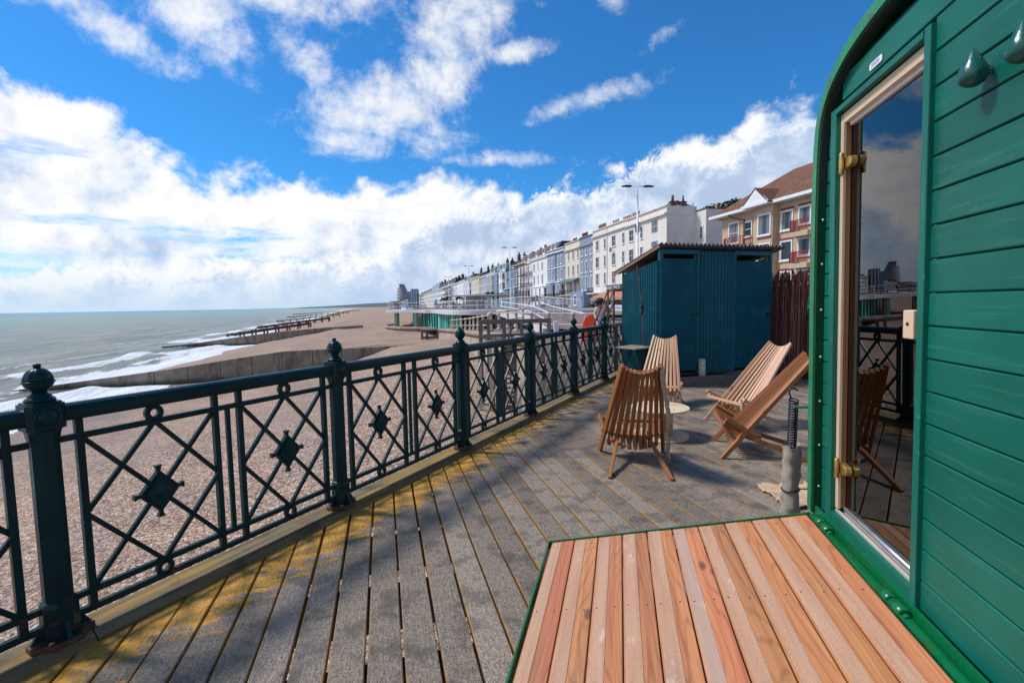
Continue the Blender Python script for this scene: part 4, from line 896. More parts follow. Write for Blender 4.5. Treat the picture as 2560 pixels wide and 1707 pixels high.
def shingle_mat():
    m, g = new_mat('beach_shingle'); p = g.pos
    near = g.rng(g.vmath('LENGTH', p, out=1), 15, 60, 1, 0)
    v1 = g.voronoi(p, 14, out='Color'); v2 = g.voronoi(p, 30, out='Color'); d1 = g.voronoi(p, 14); d2 = g.voronoi(p, 30)
    r1 = g.sep(v1)[0]; r2 = g.sep(v2)[1]; r = g.math('ADD', g.math('MULTIPLY', r1, .55), g.math('MULTIPLY', r2, .45))
    peb = g.ramp(r, [(.12, (.045, .032, .028)), (.28, (.17, .095, .060)), (.44, (.33, .195, .125)), (.58, (.44, .29, .195)), (.74, (.52, .40, .32)), (.89, (.76, .71, .67))])
    mid = g.noise(p, 2.6, 6, .7); big = g.noise(p, .16, 5, .6)
    c = g.mix(g.rng(mid, .3, .7, 0, .22), peb, g.mix(.5, peb, (.30, .185, .12)))
    rip = g.noise(g.scalev(p, (.9, .9, 3)), 1, 5, .6); tone = g.mix(g.rng(g.math('ADD', g.math('MULTIPLY', big, .6), g.math('MULTIPLY', rip, .4)), .36, .64), (.80, .79, .79), (1.18, 1.08, .98)); c = g.mix(1, c, tone, 'MULTIPLY')
    farc = g.mix(g.rng(g.noise(p, 9, 6, .75), .3, .7, smooth=False), (.25, .165, .115), (.47, .335, .245)); farc = g.mix(1, farc, tone, 'MULTIPLY')
    c = g.mix(g.math('MULTIPLY', g.math('SUBTRACT', 1, near), .75), c, farc)
    z = g.sep(p)[2]; wet = g.rng(g.math('ADD', z, g.math('MULTIPLY', g.math('SUBTRACT', big, .5), .5)), -6.02, -5.72, 1, 0); c = g.mix(g.math('MULTIPLY', wet, .5), c, (.075, .048, .034))
    h = g.math('ADD', g.math('MULTIPLY', d1, -1.0), g.math('MULTIPLY', d2, -.6))
    g.set(Base_Color=c, Roughness=g.rng(wet, 0, 1, .85, .55), Normal=g.bump(g.math('ADD', h, g.math('MULTIPLY', mid, 1.6)), .8, .05)); return m
def grid_mesh(name, As, Ss, fn, mat, attr=None, smooth=True):
    v = []; at = []
    for A in As:
        for S in Ss:
            r = fn(A, S)
            if isinstance(r, tuple): at.append(r[1]); r = r[0]
            v.append(tuple(cp(A, S, r)))
    n = len(Ss); f = [(i*n+j, i*n+j+1, (i+1)*n+j+1, (i+1)*n+j) for i in range(len(As)-1) for j in range(n-1)]
    me = bpy.data.meshes.new(name); me.from_pydata(v, [], f); me.materials.append(mat); me.polygons.foreach_set('use_smooth', [smooth]*len(f))
    if at: a = me.attributes.new(attr, 'FLOAT', 'POINT'); a.data.foreach_set('value', at)
    me.update(); o = bpy.data.objects.new(name, me); C.objects.link(o); return o
def steps(a, b, d0, grow):
    out = [a]; d = d0
    while out[-1] < b: out.append(out[-1]+d); d *= grow
    return out
As = sorted([-30+i*.8 for i in range(107)]+[55.9, 56.1])+steps(56.8, 124, .9, 1.004)+[124.9, 125.1]+steps(126, 9000, 1.3, 1.035)
Ss = [-16+i*.7 for i in range(85)]+steps(44, 460, 1.4, 1.06)
tag(grid_mesh('beach', As, Ss, beach_z, shingle_mat()), kind='structure')
# sea
def foam_at(A, ds):
    j = 3.2*fbm(A*.028, .3)+1.2*fbm(A*.12, 5.)
    f = 1.0*sstep(-2, -.4, ds+j*.35)*sstep(8.5, 2.5, ds+j*.5); h = .10*math.exp(-((ds-1.5+j*.4)/1.6)**2)
    for off, wd, amp, ph in ((7.5, 3.6, .95, 1.7), (14, 3.4, .85, 4.1), (22, 3.0, .40, 7.7), (33, 2.0, .25, 9.9)):
        jj = 2.6*fbm(A*.035, ph)+1.0*fbm(A*.15, ph+3); x = ds-off-jj; k = sstep(-.30, .25, fbm(A*.045, ph+20)+.10)
        f = max(f, amp*k*sstep(-wd, -.2, x)*sstep(1.5, .4, x)); h += .34*amp*(.4+.6*k)*math.exp(-(x/1.1)**2)
    f = max(f, .55*sstep(34, 4, ds)*sstep(.02, .5, fbm(A*.10, ds*.22, 2)+.12))
    return f, h
def sea_fn(A, S):
    ds = S-shore(A)
    if -4 < ds < 60 and A < 2500:
        f, h = foam_at(A, ds); chop = .05*fbm(A*.25, S*.6, 9)*sstep(0, 12, ds)
        return (SEA+h*sstep(1500, 200, A)+chop, f)
    return (SEA, .0)
def sea_mat():
    m, g = new_mat('sea_water'); p = g.pos
    q = g.n('ShaderNodeMapping'); g.put(q.inputs[0], p); q.inputs['Rotation'].default_value = (0, 0, -math.atan2(.241, .970)); P2 = q.outputs[0]       # x seaward(-), y along the shore
    foam = g.attr('foam')
    w1 = g.noise(g.scalev(P2, (.20, .035, .2)), 1, 7, .66, .6); w2 = g.noise(g.scalev(P2, (.8, .20, 1)), 1, 7, .68, .5); w3 = g.noise(g.scalev(P2, (4.2, 2.0, 3)), 1, 5, .62)
    s_ = g.math('ADD', g.math('MULTIPLY', g.sep(p)[0], -.970), g.math('MULTIPLY', g.sep(p)[1], -.241))
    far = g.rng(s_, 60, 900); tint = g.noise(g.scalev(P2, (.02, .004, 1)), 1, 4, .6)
    c = g.mix(g.rng(w1, .35, .65), (.105, .108, .078), (.30, .295, .225))
    c = g.mix(g.math('MULTIPLY', g.rng(w2, .50, .72), .55), c, (.38, .37, .31)); c = g.mix(g.math('MULTIPLY', g.rng(w2, .47, .30), .5), c, (.075, .075, .05))
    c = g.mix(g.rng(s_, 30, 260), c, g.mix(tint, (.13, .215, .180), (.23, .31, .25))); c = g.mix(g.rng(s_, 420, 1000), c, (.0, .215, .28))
    fm = g.noise(g.scalev(P2, (1.6, .75, 1)), 1, 8, .70, .3); cell = g.noise(g.scalev(P2, (5.5, 3.2, 1)), 1, 6, .7)
    k = g.rng(g.math('ADD', g.math('ADD', g.math('MULTIPLY', fm, .62), g.math('MULTIPLY', cell, .38)), g.math('MULTIPLY', foam, .62)), .70, .84)
    spray = g.math('MULTIPLY', g.rng(g.math('ADD', w2, g.math('MULTIPLY', fm, .3)), .80, .86), g.rng(s_, 500, 60, 0, .75)); k = g.math('MAXIMUM', k, spray)
    c = g.mix(k, c, (.86, .87, .89))
    h = g.math('ADD', g.math('ADD', g.math('MULTIPLY', w1, 1.6), g.math('MULTIPLY', w2, .8)), g.math('MULTIPLY', w3, .16))
    g.set(Base_Color=c, Roughness=g.rng(k, 0, 1, .28, .7), Specular_IOR_Level=.22, Normal=g.bump(h, g.rng(g.vmath('LENGTH', p, out=1), 80, 3000, 1.0, .45), .9)); return m
As2 = [0+i*1.1 for i in range(60)]+steps(66, 30000, 1.15, 1.025); As2 = [-4000, -1000, -200, -50]+As2
Ss2 = [14+i*.55 for i in range(110)]+steps(75, 30000, 1.0, 1.09)
o = grid_mesh('sea', As2, Ss2, sea_fn, sea_mat(), 'foam'); tag(o, kind='structure')
# far low headland beyond the bay
m = MB(); v = []; n = 60
for i in range(n):
    f = i/(n-1); x = lerp(-9500, 1200, f); y = 14000; h = 150*math.exp(-((f-.62)/.30)**2)+60*math.exp(-((f-.85)/.2)**2)*1.2+14*fbm(f*9, 2)
    v += [(x, y, -8), (x, y+400, max(-7, h-24)), (x, y+1600, -8)]
m.faces(v, [(3*i+j, 3*i+3+j, 3*i+4+j, 3*i+1+j) for i in range(n-1) for j in (0, 1)], smooth=True)
tag(m.build('headland_hills', [simple('far_downs', (.10, .13, .12), .95, coords='pos', scale=.001)]), kind='structure')

# ------------------------------------------------------------------ groynes
def conc_mat(name, a, b, stain, wet=True):
    m, g = new_mat(name); p = g.pos; n = g.noise(p, 1.1, 7, .65); f = g.noise(p, 14, 5, .7); st = g.noise(g.scalev(p, (1.1, 1.1, .28)), 1, 6, .62)
    c = g.mix(g.rng(g.math('ADD', g.math('MULTIPLY', n, .6), g.math('MULTIPLY', f, .4)), .32, .68, smooth=False), a, b); c = g.mix(g.math('MULTIPLY', g.rng(st, .50, .66), .7), c, stain)
    if wet: c = g.mix(g.rng(g.math('ADD', g.sep(p)[2], g.math('MULTIPLY', n, .5)), -5.6, -5.0, .85, 0), c, (.035, .042, .022))
    g.set(Base_Color=c, Roughness=.85, Normal=g.bump(f, .3, .03)); return m
M_GCONC = conc_mat('stained_groyne_concrete', (.155, .125, .095), (.34, .285, .22), (.075, .062, .05))
def wall_groyne(label, p_land, p_tip, tops, thick=.55, panel=3.0):
    a = Vector((*p_land, 0)); b = Vector((*p_tip, 0)); d = (b-a); L = d.length; d.normalize(); nrm = Vector((-d.y, d.x, 0))
    t = thing('groyne_wall', label, 'groyne', (a.x, a.y, 0), math.atan2(d.y, d.x)); m = MB(); k = 0; x = 0
    while x < L:
        x1 = min(L, x+panel-.05); z0 = interp(x/L, tops); z1 = interp(x1/L, tops)
        v = [(x, -thick/2, -8.5), (x1, -thick/2, -8.5), (x1, -thick/2, z1), (x, -thick/2, z0), (x, thick/2, -8.5), (x1, thick/2, -8.5), (x1, thick/2, z1), (x, thick/2, z0)]
        m.faces(v, [(0, 1, 2, 3), (5, 4, 7, 6), (3, 2, 6, 7), (1, 5, 6, 2), (4, 0, 3, 7), (0, 4, 5, 1)]); x += panel
    o = m.build('panel_wall', [M_GCONC], t, bevel=.02)
    m = MB(); x = panel-.025
    while x < L: m.box((x, 0, (-8.5+interp(x/L, tops))/2-.06), (.06, thick-.12, 8.5+interp(x/L, tops))); x += panel
    m.build('joint_filler', [M_UNDER], t); return t
wall_groyne('long stained concrete groyne wall nearest the pier, running down to the surf', (-13.0, 54.2), (-47.9, 45.5), [(0, -2.85), (.12, -2.96), (.32, -2.98), (.46, -3.6), (.62, -4.4), (.85, -5.3), (.95, -5.7), (1, -5.85)])
wall_groyne('second concrete groyne wall, half buried in shingle farther along the beach', (-33.0, 106.5), (-70.8, 96.9), [(0, -2.4), (.25, -2.85), (.5, -3.6), (.75, -4.8), (.9, -5.5), (1, -5.75)], panel=4)
def timber_groyne(label, A0, S0, S1, z0, z1, rows=2, sp=2.6, rise=.85, gap=3.6, skew=0):
    a = cp(A0, S0); t = thing('timber_groyne', label, 'groyne', (a.x, a.y, 0), 0, 'timber groynes down the far beach'); pl = MB(); rg = random.Random(int(A0))
    for r in range(rows):
        n = int((S1-S0)/sp)
        for k in range(n+1):
            f = k/n; P = cp(A0+r*gap+skew*f, lerp(S0, S1, f))-a; z = lerp(z0, z1, f)+rg.uniform(-.15, .15)
            m = MB(); m.bar((P.x, P.y, z-3), (P.x, P.y, z+rise*rg.uniform(.7, 1.05)), .34, .34, (1, 0, 0)); m.build('pile', [M_GROYNE], t)
        for h in ([.15, .55] if r == 0 else [.0, .25]):
            P = cp(A0+r*gap-.25, S0)-a; Q = cp(A0+r*gap+skew-.25, S1)-a; pl.bar((P.x, P.y, z0+h), (Q.x, Q.y, z1+h), .16, .30)
    pl.build('plank_wall', [M_GROYNE], t)
timber_groyne('nearest timber groyne, two rows of stout dark piles with rails between', 152, 24, 43, -3.3, -5.7, skew=-9)
timber_groyne('second timber groyne, a dark line of piles beyond the first', 215, 26, 50, -3.1, -5.9, skew=-14)
timber_groyne('third timber groyne reaching into white surf farther off', 300, 30, 62, -2.9, -5.9, rows=1, sp=3, skew=-10)
timber_groyne('fourth timber groyne, a thin dark streak far down the beach', 430, 36, 80, -2.9, -5.9, rows=1, sp=4, skew=-20)
timber_groyne('farthest timber groyne, a hairline on the distant shore', 640, 40, 112, -2.9, -5.9, rows=1, sp=6, skew=-30)
# ------------------------------------------------------------------ promenade, road, sea walls
M_PROM = simple('reddish_promenade_paving', (.205, .135, .125), .85, .14, .8, coords='pos', bump=.1, bscale=12, dirt=(.17, .115, .10), dirt_amt=.5, dirt_scale=.7)
M_ROAD = simple('road_asphalt', (.075, .077, .082), .85, .15, .6, coords='pos', bump=.1, bscale=30)
M_PAVE = simple('pale_pavement', (.34, .33, .31), .85, .12, .8, coords='pos', bump=.05)
M_BEIGE = conc_mat('beige_sea_wall_render', (.22, .165, .12), (.38, .305, .23), (.14, .10, .07), wet=False)
M_BLOTCH = conc_mat('blotchy_white_retaining_wall', (.12, .085, .066), (.29, .24, .205), (.065, .042, .032), wet=False)
M_WHITEC = simple('white_painted_concrete', (.58, .58, .60), .7, .07, 2, bump=.08, dirt=(.42, .38, .34), dirt_amt=.45, dirt_scale=2.2)
M_TURQ = simple('turquoise_paint', (.015, .30, .23), .5, .15, 2)
M_TURQ2 = simple('pale_turquoise_paint', (.16, .56, .46), .5, .12, 2)
M_DARKIN = simple('dark_grey_alley_wall', (.03, .032, .035), .9, .2)  # closed dark grey wall of the alley
def sheet(name, pts, mat, kind='structure', label=None, cat=None):
    m = MB(); m.face(pts, 0); return tag(m.build(name, mat), label, cat, kind=kind)
# land behind: one wide sheet under road and houses
m = MB(); m.faces([tuple(cp(A, S, z)) for A, S, z in ((-60, -14, -.06), (9000, -14, -.06), (9000, -900, -.06), (-400, -900, -.06), (-400, -14, -.06))], [(0, 1, 2, 3, 4)]); tag(m.build('ground', M_PROM), kind='structure')
tag(grid_mesh('road', [-100+i*20 for i in range(60)], [-20, -32.5], lambda A, S: .02, M_ROAD), kind='structure')
tag(grid_mesh('pavement', [-100+i*20 for i in range(60)], [-32.6, -37.3], lambda A, S: .14, M_PAVE), kind='structure')
# path dropping from pier level to the lower promenade, with its sea wall
PATH = [(1.2, 19.0, -.06), (-.4, 25, -.16), (-2.0, 31, -.36), (-4.9, 45, -.92), (-8.4, 59, -1.5), (-13.0, 72, -2.05), (-17.2, 84, -2.15)]
m = MB(); v = []
for x, y, z in PATH: v += [(x, y, z), (x+9, y+2.2, z+.05)]
m.faces(v, [(2*i, 2*i+2, 2*i+3, 2*i+1) for i in range(len(PATH)-1)]); tag(m.build('lower_path', M_PROM), kind='structure')
def sea_wall(name, label, pts, bottom, mat, cope=.20, cap=True, lean=.35):
    t = thing(name, label, 'sea wall', (pts[0][0], pts[0][1], 0)); o = Vector((pts[0][0], pts[0][1], 0)); P = smooth_pts([Vector(p)-o for p in pts], 6); m = MB(); v = []
    for i, p in enumerate(P):
        d = (P[min(i+1, len(P)-1)]-P[max(i-1, 0)]); d.z = 0; d.normalize(); n = Vector((-d.y, d.x, 0))       # left of travel = sea side when running away
        v += [p+n*.02, Vector((p.x, p.y, 0))+n*lean+Vector((0, 0, bottom)), p-n*.45, Vector((p.x, p.y, bottom))-n*.45]
    m.faces([tuple(q) for q in v], [(4*i, 4*i+1, 4*i+5, 4*i+4) for i in range(len(P)-1)]+[(4*i, 4*i+4, 4*i+6, 4*i+2) for i in range(len(P)-1)]+[(0, 2, 3, 1), tuple(4*(len(P)-1)+k for k in (0, 1, 3, 2))], smooth=True)
    m.build('face', mat, t)
    if cap: m = MB(); m.tube([p+Vector((0, 0, .02)) for p in P], cope, 12); m.build('coping', mat, t)
    return t
sea_wall('curved_sea_wall', 'curved beige sea wall with rolled coping sweeping up to pier level', [(.9, 19.4, -.05), (-.6, 25, -.12), (-2.2, 31, -.32), (-3.6, 38, -.62), (-5.2, 45, -.85), (-7.2, 53, -1.2), (-8.9, 59, -1.42), (-8.6, 60.5, -1.45)], -4.2, M_BEIGE)
rd = [(-11.5, 79.5, -2.2), (-16.0, 80.5, -2.2), (-20.2, 83.5, -2.2), (-23.1, 88.5, -2.2), (-24.4, 94, -2.2), (-24.0, 100, -2.2)]
sea_wall('rounded_sea_wall', 'round ended beige sea wall under the white promenade canopy', rd, -4.0, M_BEIGE, .28)
m = MB(); m.face([(x, y, -2.22) for x, y, z in rd]+[(-10, 100, -2.22)], 0); tag(m.build('shelter_floor', M_BEIGE), kind='structure')
# retaining wall of the promenade near the pier
m = MB(); pts = [(7.5, 13.5), (4.0, 16.6), (1.3, 19.0)]
for (x0, y0), (x1, y1) in zip(pts, pts[1:]): m.faces([(x0, y0, -4.5), (x1, y1, -4.5), (x1, y1, -.02), (x0, y0, -.02)], [(0, 1, 2, 3)])
m.faces([(-.9, 25.2, -4.5), (2.2, 25.9, -4.5), (2.2, 25.9, -.12), (-.9, 25.2, -.12)], [(0, 1, 2, 3)])
t = m.build('retaining_wall', M_BLOTCH); md = t.modifiers.new('t', 'SOLIDIFY'); md.thickness = .3; tag(t, 'blotchy whitewashed retaining wall below the promenade, seen through the balustrade', 'wall')
m = MB(); m.face([(7.5, 13.5, -.03), (4.0, 16.6, -.03), (1.3, 19.0, -.03), (1.0, 25, -.03), (14, 40, -.03), (20, 20, -.03)], 0); tag(m.build('promenade_paving', M_PROM), kind='structure')

# white canopy slab carrying the upper promenade
slab = thing('promenade_canopy', 'sinuous white concrete canopy carrying the upper promenade above the beach', 'canopy', (0, 0, 0))
edge1 = [(-22.9, 91.5), (-23.3, 89.6), (-22.4, 88.2), (-20, 86.5), (-17, 84.5), (-14.6, 82.0)]
edge2 = [(-15.2, 82.5), (-14.6, 80.2), (-12.9, 78.8), (-11.8, 75), (-10.4, 70), (-9.0, 65), (-7.6, 61.6), (-5.6, 59.8), (-3.4, 59.2), (-1.6, 59.4)]
def slab_mesh(edge, back, z0, z1):
    P = smooth_pts([(x, y, 0) for x, y in edge], 5); poly = [(p.x, p.y) for p in P]+back; m = MB(); m.prism(poly, (0, 0, z0), (1, 0, 0), (0, 1, 0), (0, 0, z1-z0)); return m
slab_mesh(edge1, [(10, 84), (-30, 200), (-40, 200)], .36, .93).build('far_slab', M_WHITEC, slab, bevel=.06)
slab_mesh(edge2, [(1.5, 49.5), (9, 49.5), (6, 90), (-10, 95)], .33, .965).build('near_slab', M_WHITEC, slab, bevel=.08)
m = MB(); m.face([(-20, 90, .972), (-14, 82, .972), (-9.5, 72, .972), (-6.5, 61, .972), (-1.4, 60, .972), (2.0, 50, .972), (16, 50, .972), (-4, 130, .972), (-25, 195, .972), (-38, 195, .972)], 0); tag(m.build('upper_promenade', M_PROM), kind='structure')
cols = [(-21.4, 89.6), (-19.6, 97.5), (-16.9, 85.2), (-13.6, 86), (-19.0, 104)]
for k, (x, y) in enumerate(cols):
    m = MB(); m.box((x-.18, y, -.93), (.42, .62, 2.57), mat=0); m.box((x+.22, y+.02, -.93), (.36, .58, 2.56), mat=1); m.build('column', [M_TURQ2, simple('pinkish_render', (.36, .24, .20), .8)], slab, bevel=.02)
# alley wall under the canopy: row of turquoise panels between dark bays
a = Vector((-6.6, 62.4, 0)); b = Vector((-18.4, 93.5, 0)); d = (b-a).normalized(); L = (b-a).length
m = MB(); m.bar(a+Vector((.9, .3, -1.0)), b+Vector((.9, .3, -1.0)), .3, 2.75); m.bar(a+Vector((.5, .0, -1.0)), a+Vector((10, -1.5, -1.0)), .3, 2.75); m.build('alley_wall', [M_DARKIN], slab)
x = .2; k = 0
while x < L-.5:
    P = a+d*x; w = 1.05 if k % 2 else .75; m = MB(); m.bar(P+Vector((0, 0, -2.3)), P+Vector((0, 0, .34)), .10, w, d); m.build('bay_panel', [M_TURQ if k % 3 else M_TURQ2], slab); x += 1.45 if x < 12 else 2.1; k += 1
m = MB(); m.tube([a+Vector((-1.2, 12, -2.0)), a+Vector((-6.5, 24, -2.0)), a+Vector((-11.5, 34, -2.0))], .22, 10); m.build('alley_kerb', [M_BEIGE], slab)
# ramp from the upper promenade down towards the pier, with white parapet
m = MB(); m.faces([(-1.6, 60, .985), (6.5, 60, .985), (7.2, 43, .40), (1.9, 43, .42), (2.3, 30, -.01), (8.5, 30, .0)], [(0, 1, 2, 3), (3, 2, 5, 4)]); tag(m.build('ramp', M_PROM), kind='structure')
m = MB(); m.faces([(-1.7, 59.6, .98), (-1.7, 59.6, .30), (1.8, 43, -.35), (1.8, 43, .52), (2.2, 31, -.02), (2.2, 31, -.7)], [(0, 1, 2, 3), (3, 2, 5, 4)]); o = m.build('ramp_parapet', M_WHITEC, slab); md = o.modifiers.new('t', 'SOLIDIFY'); md.thickness = .2
# dark bins / doors and white shutters under the near end
m = MB(); m.box((-1.4, 58.2, -.75), (1.2, .1, 2.0)); m.build('shutter', [simple('blue_grey_door', (.10, .13, .20), .6)], slab)

def railing(name, label, pts, h, mat, post=.045, rail=.03, mids=(.5,), every=1, balusters=0, group=None, cat='railing', ornate=False, mesh=None):
    o = Vector((pts[0][0], pts[0][1], 0)); t = thing(name, label, cat, o, 0, group); P = [Vector(p)-o for p in pts]
    m = MB()
    for hh in (h,)+tuple(h*q for q in mids): m.tube([p+Vector((0, 0, hh)) for p in P], rail, 6)
    m.build('rail', [mat], t)
    for i, p in enumerate(P):
        if i % every: continue
        m = MB()
        if ornate: m.lathe([(.16, 0), (.16, .10), (.10, .14), (.085, .2), (.12, .26), (.085, .32), (.075, h*.5), (.10, h*.53), (.075, h*.56), (.07, h*.92), (.115, h*.95), (.115, h*1.02), (.08, h*1.06), (.0, h*1.09)], p, n=10)
        else: m.bar(p-Vector((0, 0, .05)), p+Vector((0, 0, h)), post, post, (1, 0, 0))
        m.build('stanchion', [mat], t)
    if balusters:
        m = MB()
        for p, q in zip(P, P[1:]):
            n = int((q-p).length/balusters)
            for k in range(1, n): r = p.lerp(q, k/n); m.bar(r+Vector((0, 0, .1)), r+Vector((0, 0, h)), .018, .018, (1, 0, 0))
        m.build('baluster', [mat], t); t.children[-1]['kind'] = 'stuff'
    if mesh:
        m = MB()
        for p, q in zip(P, P[1:]): m.faces([p+Vector((0, 0, .12)), q+Vector((0, 0, .12)), q+Vector((0, 0, h*.97)), p+Vector((0, 0, h*.97))], [(0, 1, 2, 3)])
        m.build('wire_mesh', [mesh], t)
    return t
def seq(pts, n):
    """n+1 points spread evenly along a polyline"""
    P = [Vector(p) for p in pts]; ds = [0]
    for a_, b_ in zip(P, P[1:]): ds.append(ds[-1]+(b_-a_).length)
    out = []
    for k in range(n+1):
        s = ds[-1]*k/n
        for i in range(len(P)-1):
            if s <= ds[i+1]+1e-6: out.append(P[i].lerp(P[i+1], (s-ds[i])/max(1e-6, ds[i+1]-ds[i]))); break
    return out
M_STONE = simple('cream_painted_iron', (.52, .44, .34), .6, .14, 12, dirt=(.24, .16, .10), dirt_amt=.5, dirt_scale=8)
railing('canopy_railing', 'white tubular railing round the outer tip of the white canopy', seq([(-24.5, 100, .93), (-23.2, 90, .93), (-22.2, 88.4, .93), (-19, 86, .93), (-14.8, 82.4, .93)], 9), 1.25, M_WHITE, .07, .035, (.5,))
railing('canopy_railing', 'white railing along the near curve of the canopy to the ramp head', seq([(-14.5, 80.4, .97), (-12.7, 78.6, .97), (-9.0, 66, .97), (-7.3, 61.6, .97), (-3.4, 59.6, .97), (-1.4, 59.6, .97)], 9), 1.15, M_WHITE, .09, .035, (.5,), balusters=.75)
railing('ramp_handrail', 'white handrail sloping down the ramp, nearer the path', seq([(-1.4, 59.4, .97), (1.9, 43, .42), (2.4, 30, -.02)], 8), .98, M_WHITE, .06, .045, (.45,))
railing('ramp_handrail', 'white centre handrail dropping down the reddish ramp', seq([(3.0, 50, .80), (3.6, 40, .34), (4.4, 29, .0)], 5), .95, M_WHITE, .06, .04, ())
def wire_mat():
    m = bpy.data.materials.new('fine_white_mesh'); m.use_nodes = True; nt = m.node_tree; g = NT(nt); b = nt.nodes['Principled BSDF']; b.inputs['Base Color'].default_value = (.36, .38, .42, 1); b.inputs['Roughness'].default_value = .6
    uv = g.n('ShaderNodeTexCoord').outputs['Object']; s = g.sep(uv); 
    f1 = g.math('ABSOLUTE', g.math('SUBTRACT', g.math('FRACT', g.math('MULTIPLY', g.math('ADD', s[0], s[1]), 14)), .5)); f2 = g.math('ABSOLUTE', g.math('SUBTRACT', g.math('FRACT', g.math('MULTIPLY', s[2], 9)), .5))
    al = g.math('MAXIMUM', g.math('GREATER_THAN', f1, .42), g.math('GREATER_THAN', f2, .47)); nt.links.new(al, b.inputs['Alpha']); return m
M_WIRE = wire_mat()
fpts = seq([(-1.6, 65, .90), (.4, 57, .95), (2.5, 49, .90)], 6)
railing('mesh_fence', 'white mesh fence along the far side of the ramp, left of the parked cars', fpts, 1.45, M_WHITE, .10, .03, (), mesh=M_WIRE)
railing('mesh_fence', 'white mesh fence in front of the parked silver cars', seq([(2.75, 48.6, .88), (6.25, 43, .40)], 5), 1.48, M_WHITE, .11, .03, (), mesh=M_WIRE)
# cream stanchion railing following the sea wall
railing('stanchion_railing', 'cream railing on ornate stanchions following the curved sea wall down to the lower path', seq([(-1.3, 27.2, -.16), (-2.0, 31, -.30), (-3.3, 38, -.6), (-4.9, 45, -.88), (-6.2, 49, -1.05), (-6.3, 51.5, -1.1)], 9), 1.12, M_STONE, .1, .035, (.5,), ornate=True)
railing('stanchion_railing', 'cream railing on ornate stanchions running level across the promenade end towards the shed', seq([(-1.2, 28.0, .02), (.1, 27.5, .02), (2.2, 23.4, .02), (5.4, 20.2, .02)], 6), 1.06, M_STONE, .1, .035, (.5,), ornate=True)
railing('stair_railing', 'cream railing climbing beside the stair behind the timber landing', seq([(-1.35, 29.0, -.1), (-.6, 30.5, .0), (.8, 33.5, .1)], 4), 1.12, M_STONE, .1, .035, (.5,), ornate=True)

# timber landing and stair to the beach
ts = thing('timber_beach_stair', 'weathered grey timber landing and stair dropping to the beach behind the balustrade', 'stair', (-1.0, 22, 0))
def P_(x, y, z): return Vector((x+1.0, y-22, z))
m = MB()
for k in range(14): m.bar(P_(-1.35, 22.0+.17*k, -.24), P_(1.7, 22.6+.17*k, -.24), .155, .045)
m.build('landing', [M_GREY], ts)
for x, y in ((-1.42, 21.9), (-1.18, 24.2), (.45, 22.35), (1.75, 22.6), (-.35, 22.1), (1.9, 24.7)):
    m = MB(); m.bar(P_(x, y, -4.6), P_(x, y, .84), .17, .17, (1, 0, 0)); m.build('post', [M_GREY], ts)
m = MB(); m.bar(P_(-1.25, 21.95, .78), P_(1.85, 22.62, .78), .075, .20); m.bar(P_(-1.3, 21.95, .14), P_(1.8, 22.62, .14), .06, .15); m.bar(P_(-1.42, 21.9, .78), P_(-1.18, 24.2, .78), .07, .18); m.bar(P_(-.2, 22.15, -.2), P_(.05, 22.2, .75), .08, .1); m.build('guard_rail', [M_GREY], ts)
m = MB()
for k in range(15): m.bar(P_(-.75-.0*k, 21.75-.02*k, -.34-.21*k), P_(.25, 21.95-.02*k, -.34-.21*k), .26, .05)
m.build('tread', [M_GREY], ts); ts.children[-1]['kind'] = 'stuff'
m = MB(); m.bar(P_(-.80, 21.6, -.2), P_(-.85, 21.2, -3.5), .06, .25, (0, 1, 0)); m.bar(P_(.30, 21.8, -.2), P_(.25, 21.4, -3.5), .06, .25, (0, 1, 0)); m.build('stringer', [M_GREY], ts)
for x, y in ((-1.42, 20.9), (-.95, 20.9), (.75, 21.2)):
    m = MB(); m.bar(P_(x, y, -4.6), P_(x, y, -.15), .15, .15, (1, 0, 0)); m.build('prop', [simple('pale_prop_timber', (.40, .36, .34), .8)], ts)
# low timber box at the head of the groyne
tb2 = thing('timber_bench', 'low dark timber railing and bench frame on the shingle beside the curved sea wall', 'timber frame', (-10.5, 61, 0))
m = MB()
for x, y, h in ((-.9, -.2, 1.7), (-.35, .3, 1.55), (1.0, .6, 1.6), (1.9, 1.0, 1.5), (2.6, 1.3, 1.4)): m.bar((x, y, -4.2), (x, y, -3.2+h), .26, .26, (1, 0, 0))
m.build('post', [M_GREY], tb2)
m = MB(); m.bar((-1.0, -.2, -1.52), (2.8, 1.3, -1.52), .14, .2); m.bar((-1.0, -.2, -2.45), (2.8, 1.3, -2.45), .14, .3); m.bar((-.9, -.3, -2.95), (2.8, 1.2, -2.95), .3, .4); m.bar((-.9, .5, -2.75), (2.8, 1.9, -2.75), .9, .08); m.build('beam', [M_GREY], tb2)

# orange barrier, bollard, post by the pier entrance
M_ORANGE = simple('orange_plastic', (.85, .075, .012), .42, .08, 4, bump=.02)
ob = thing('plastic_barrier', 'bright orange plastic water-filled barrier behind the balustrade', 'barrier', (3.24, 19.9, -.03), R(-10))
def barrier(m, hw, h):
    poly = [(-hw, 0), (-hw, h*.16), (-hw*.86, h*.22), (-hw, h*.28), (-hw, h*.50), (-hw*.80, h*.66), (-hw*.75, h*.74), (-hw*.52, h*.93), (-hw*.3, h*.985), (-hw*.10, h*.985), (-hw*.10, h*1.03), (hw*.30, h*1.03), (hw*.30, h*.985), (hw*.42, h*.96), (hw*.66, h*.80), (hw*.78, h*.66), (hw, h*.55), (hw, h*.28), (hw*.86, h*.22), (hw, h*.16), (hw, 0)]
    m.prism(poly, (0, -.16, 0), (1, 0, 0), (0, 0, 1), (0, .32, 0)); return m
barrier(MB(), .36, 1.10).build('barrier_shell', [M_ORANGE], ob, bevel=.035, seg=3)
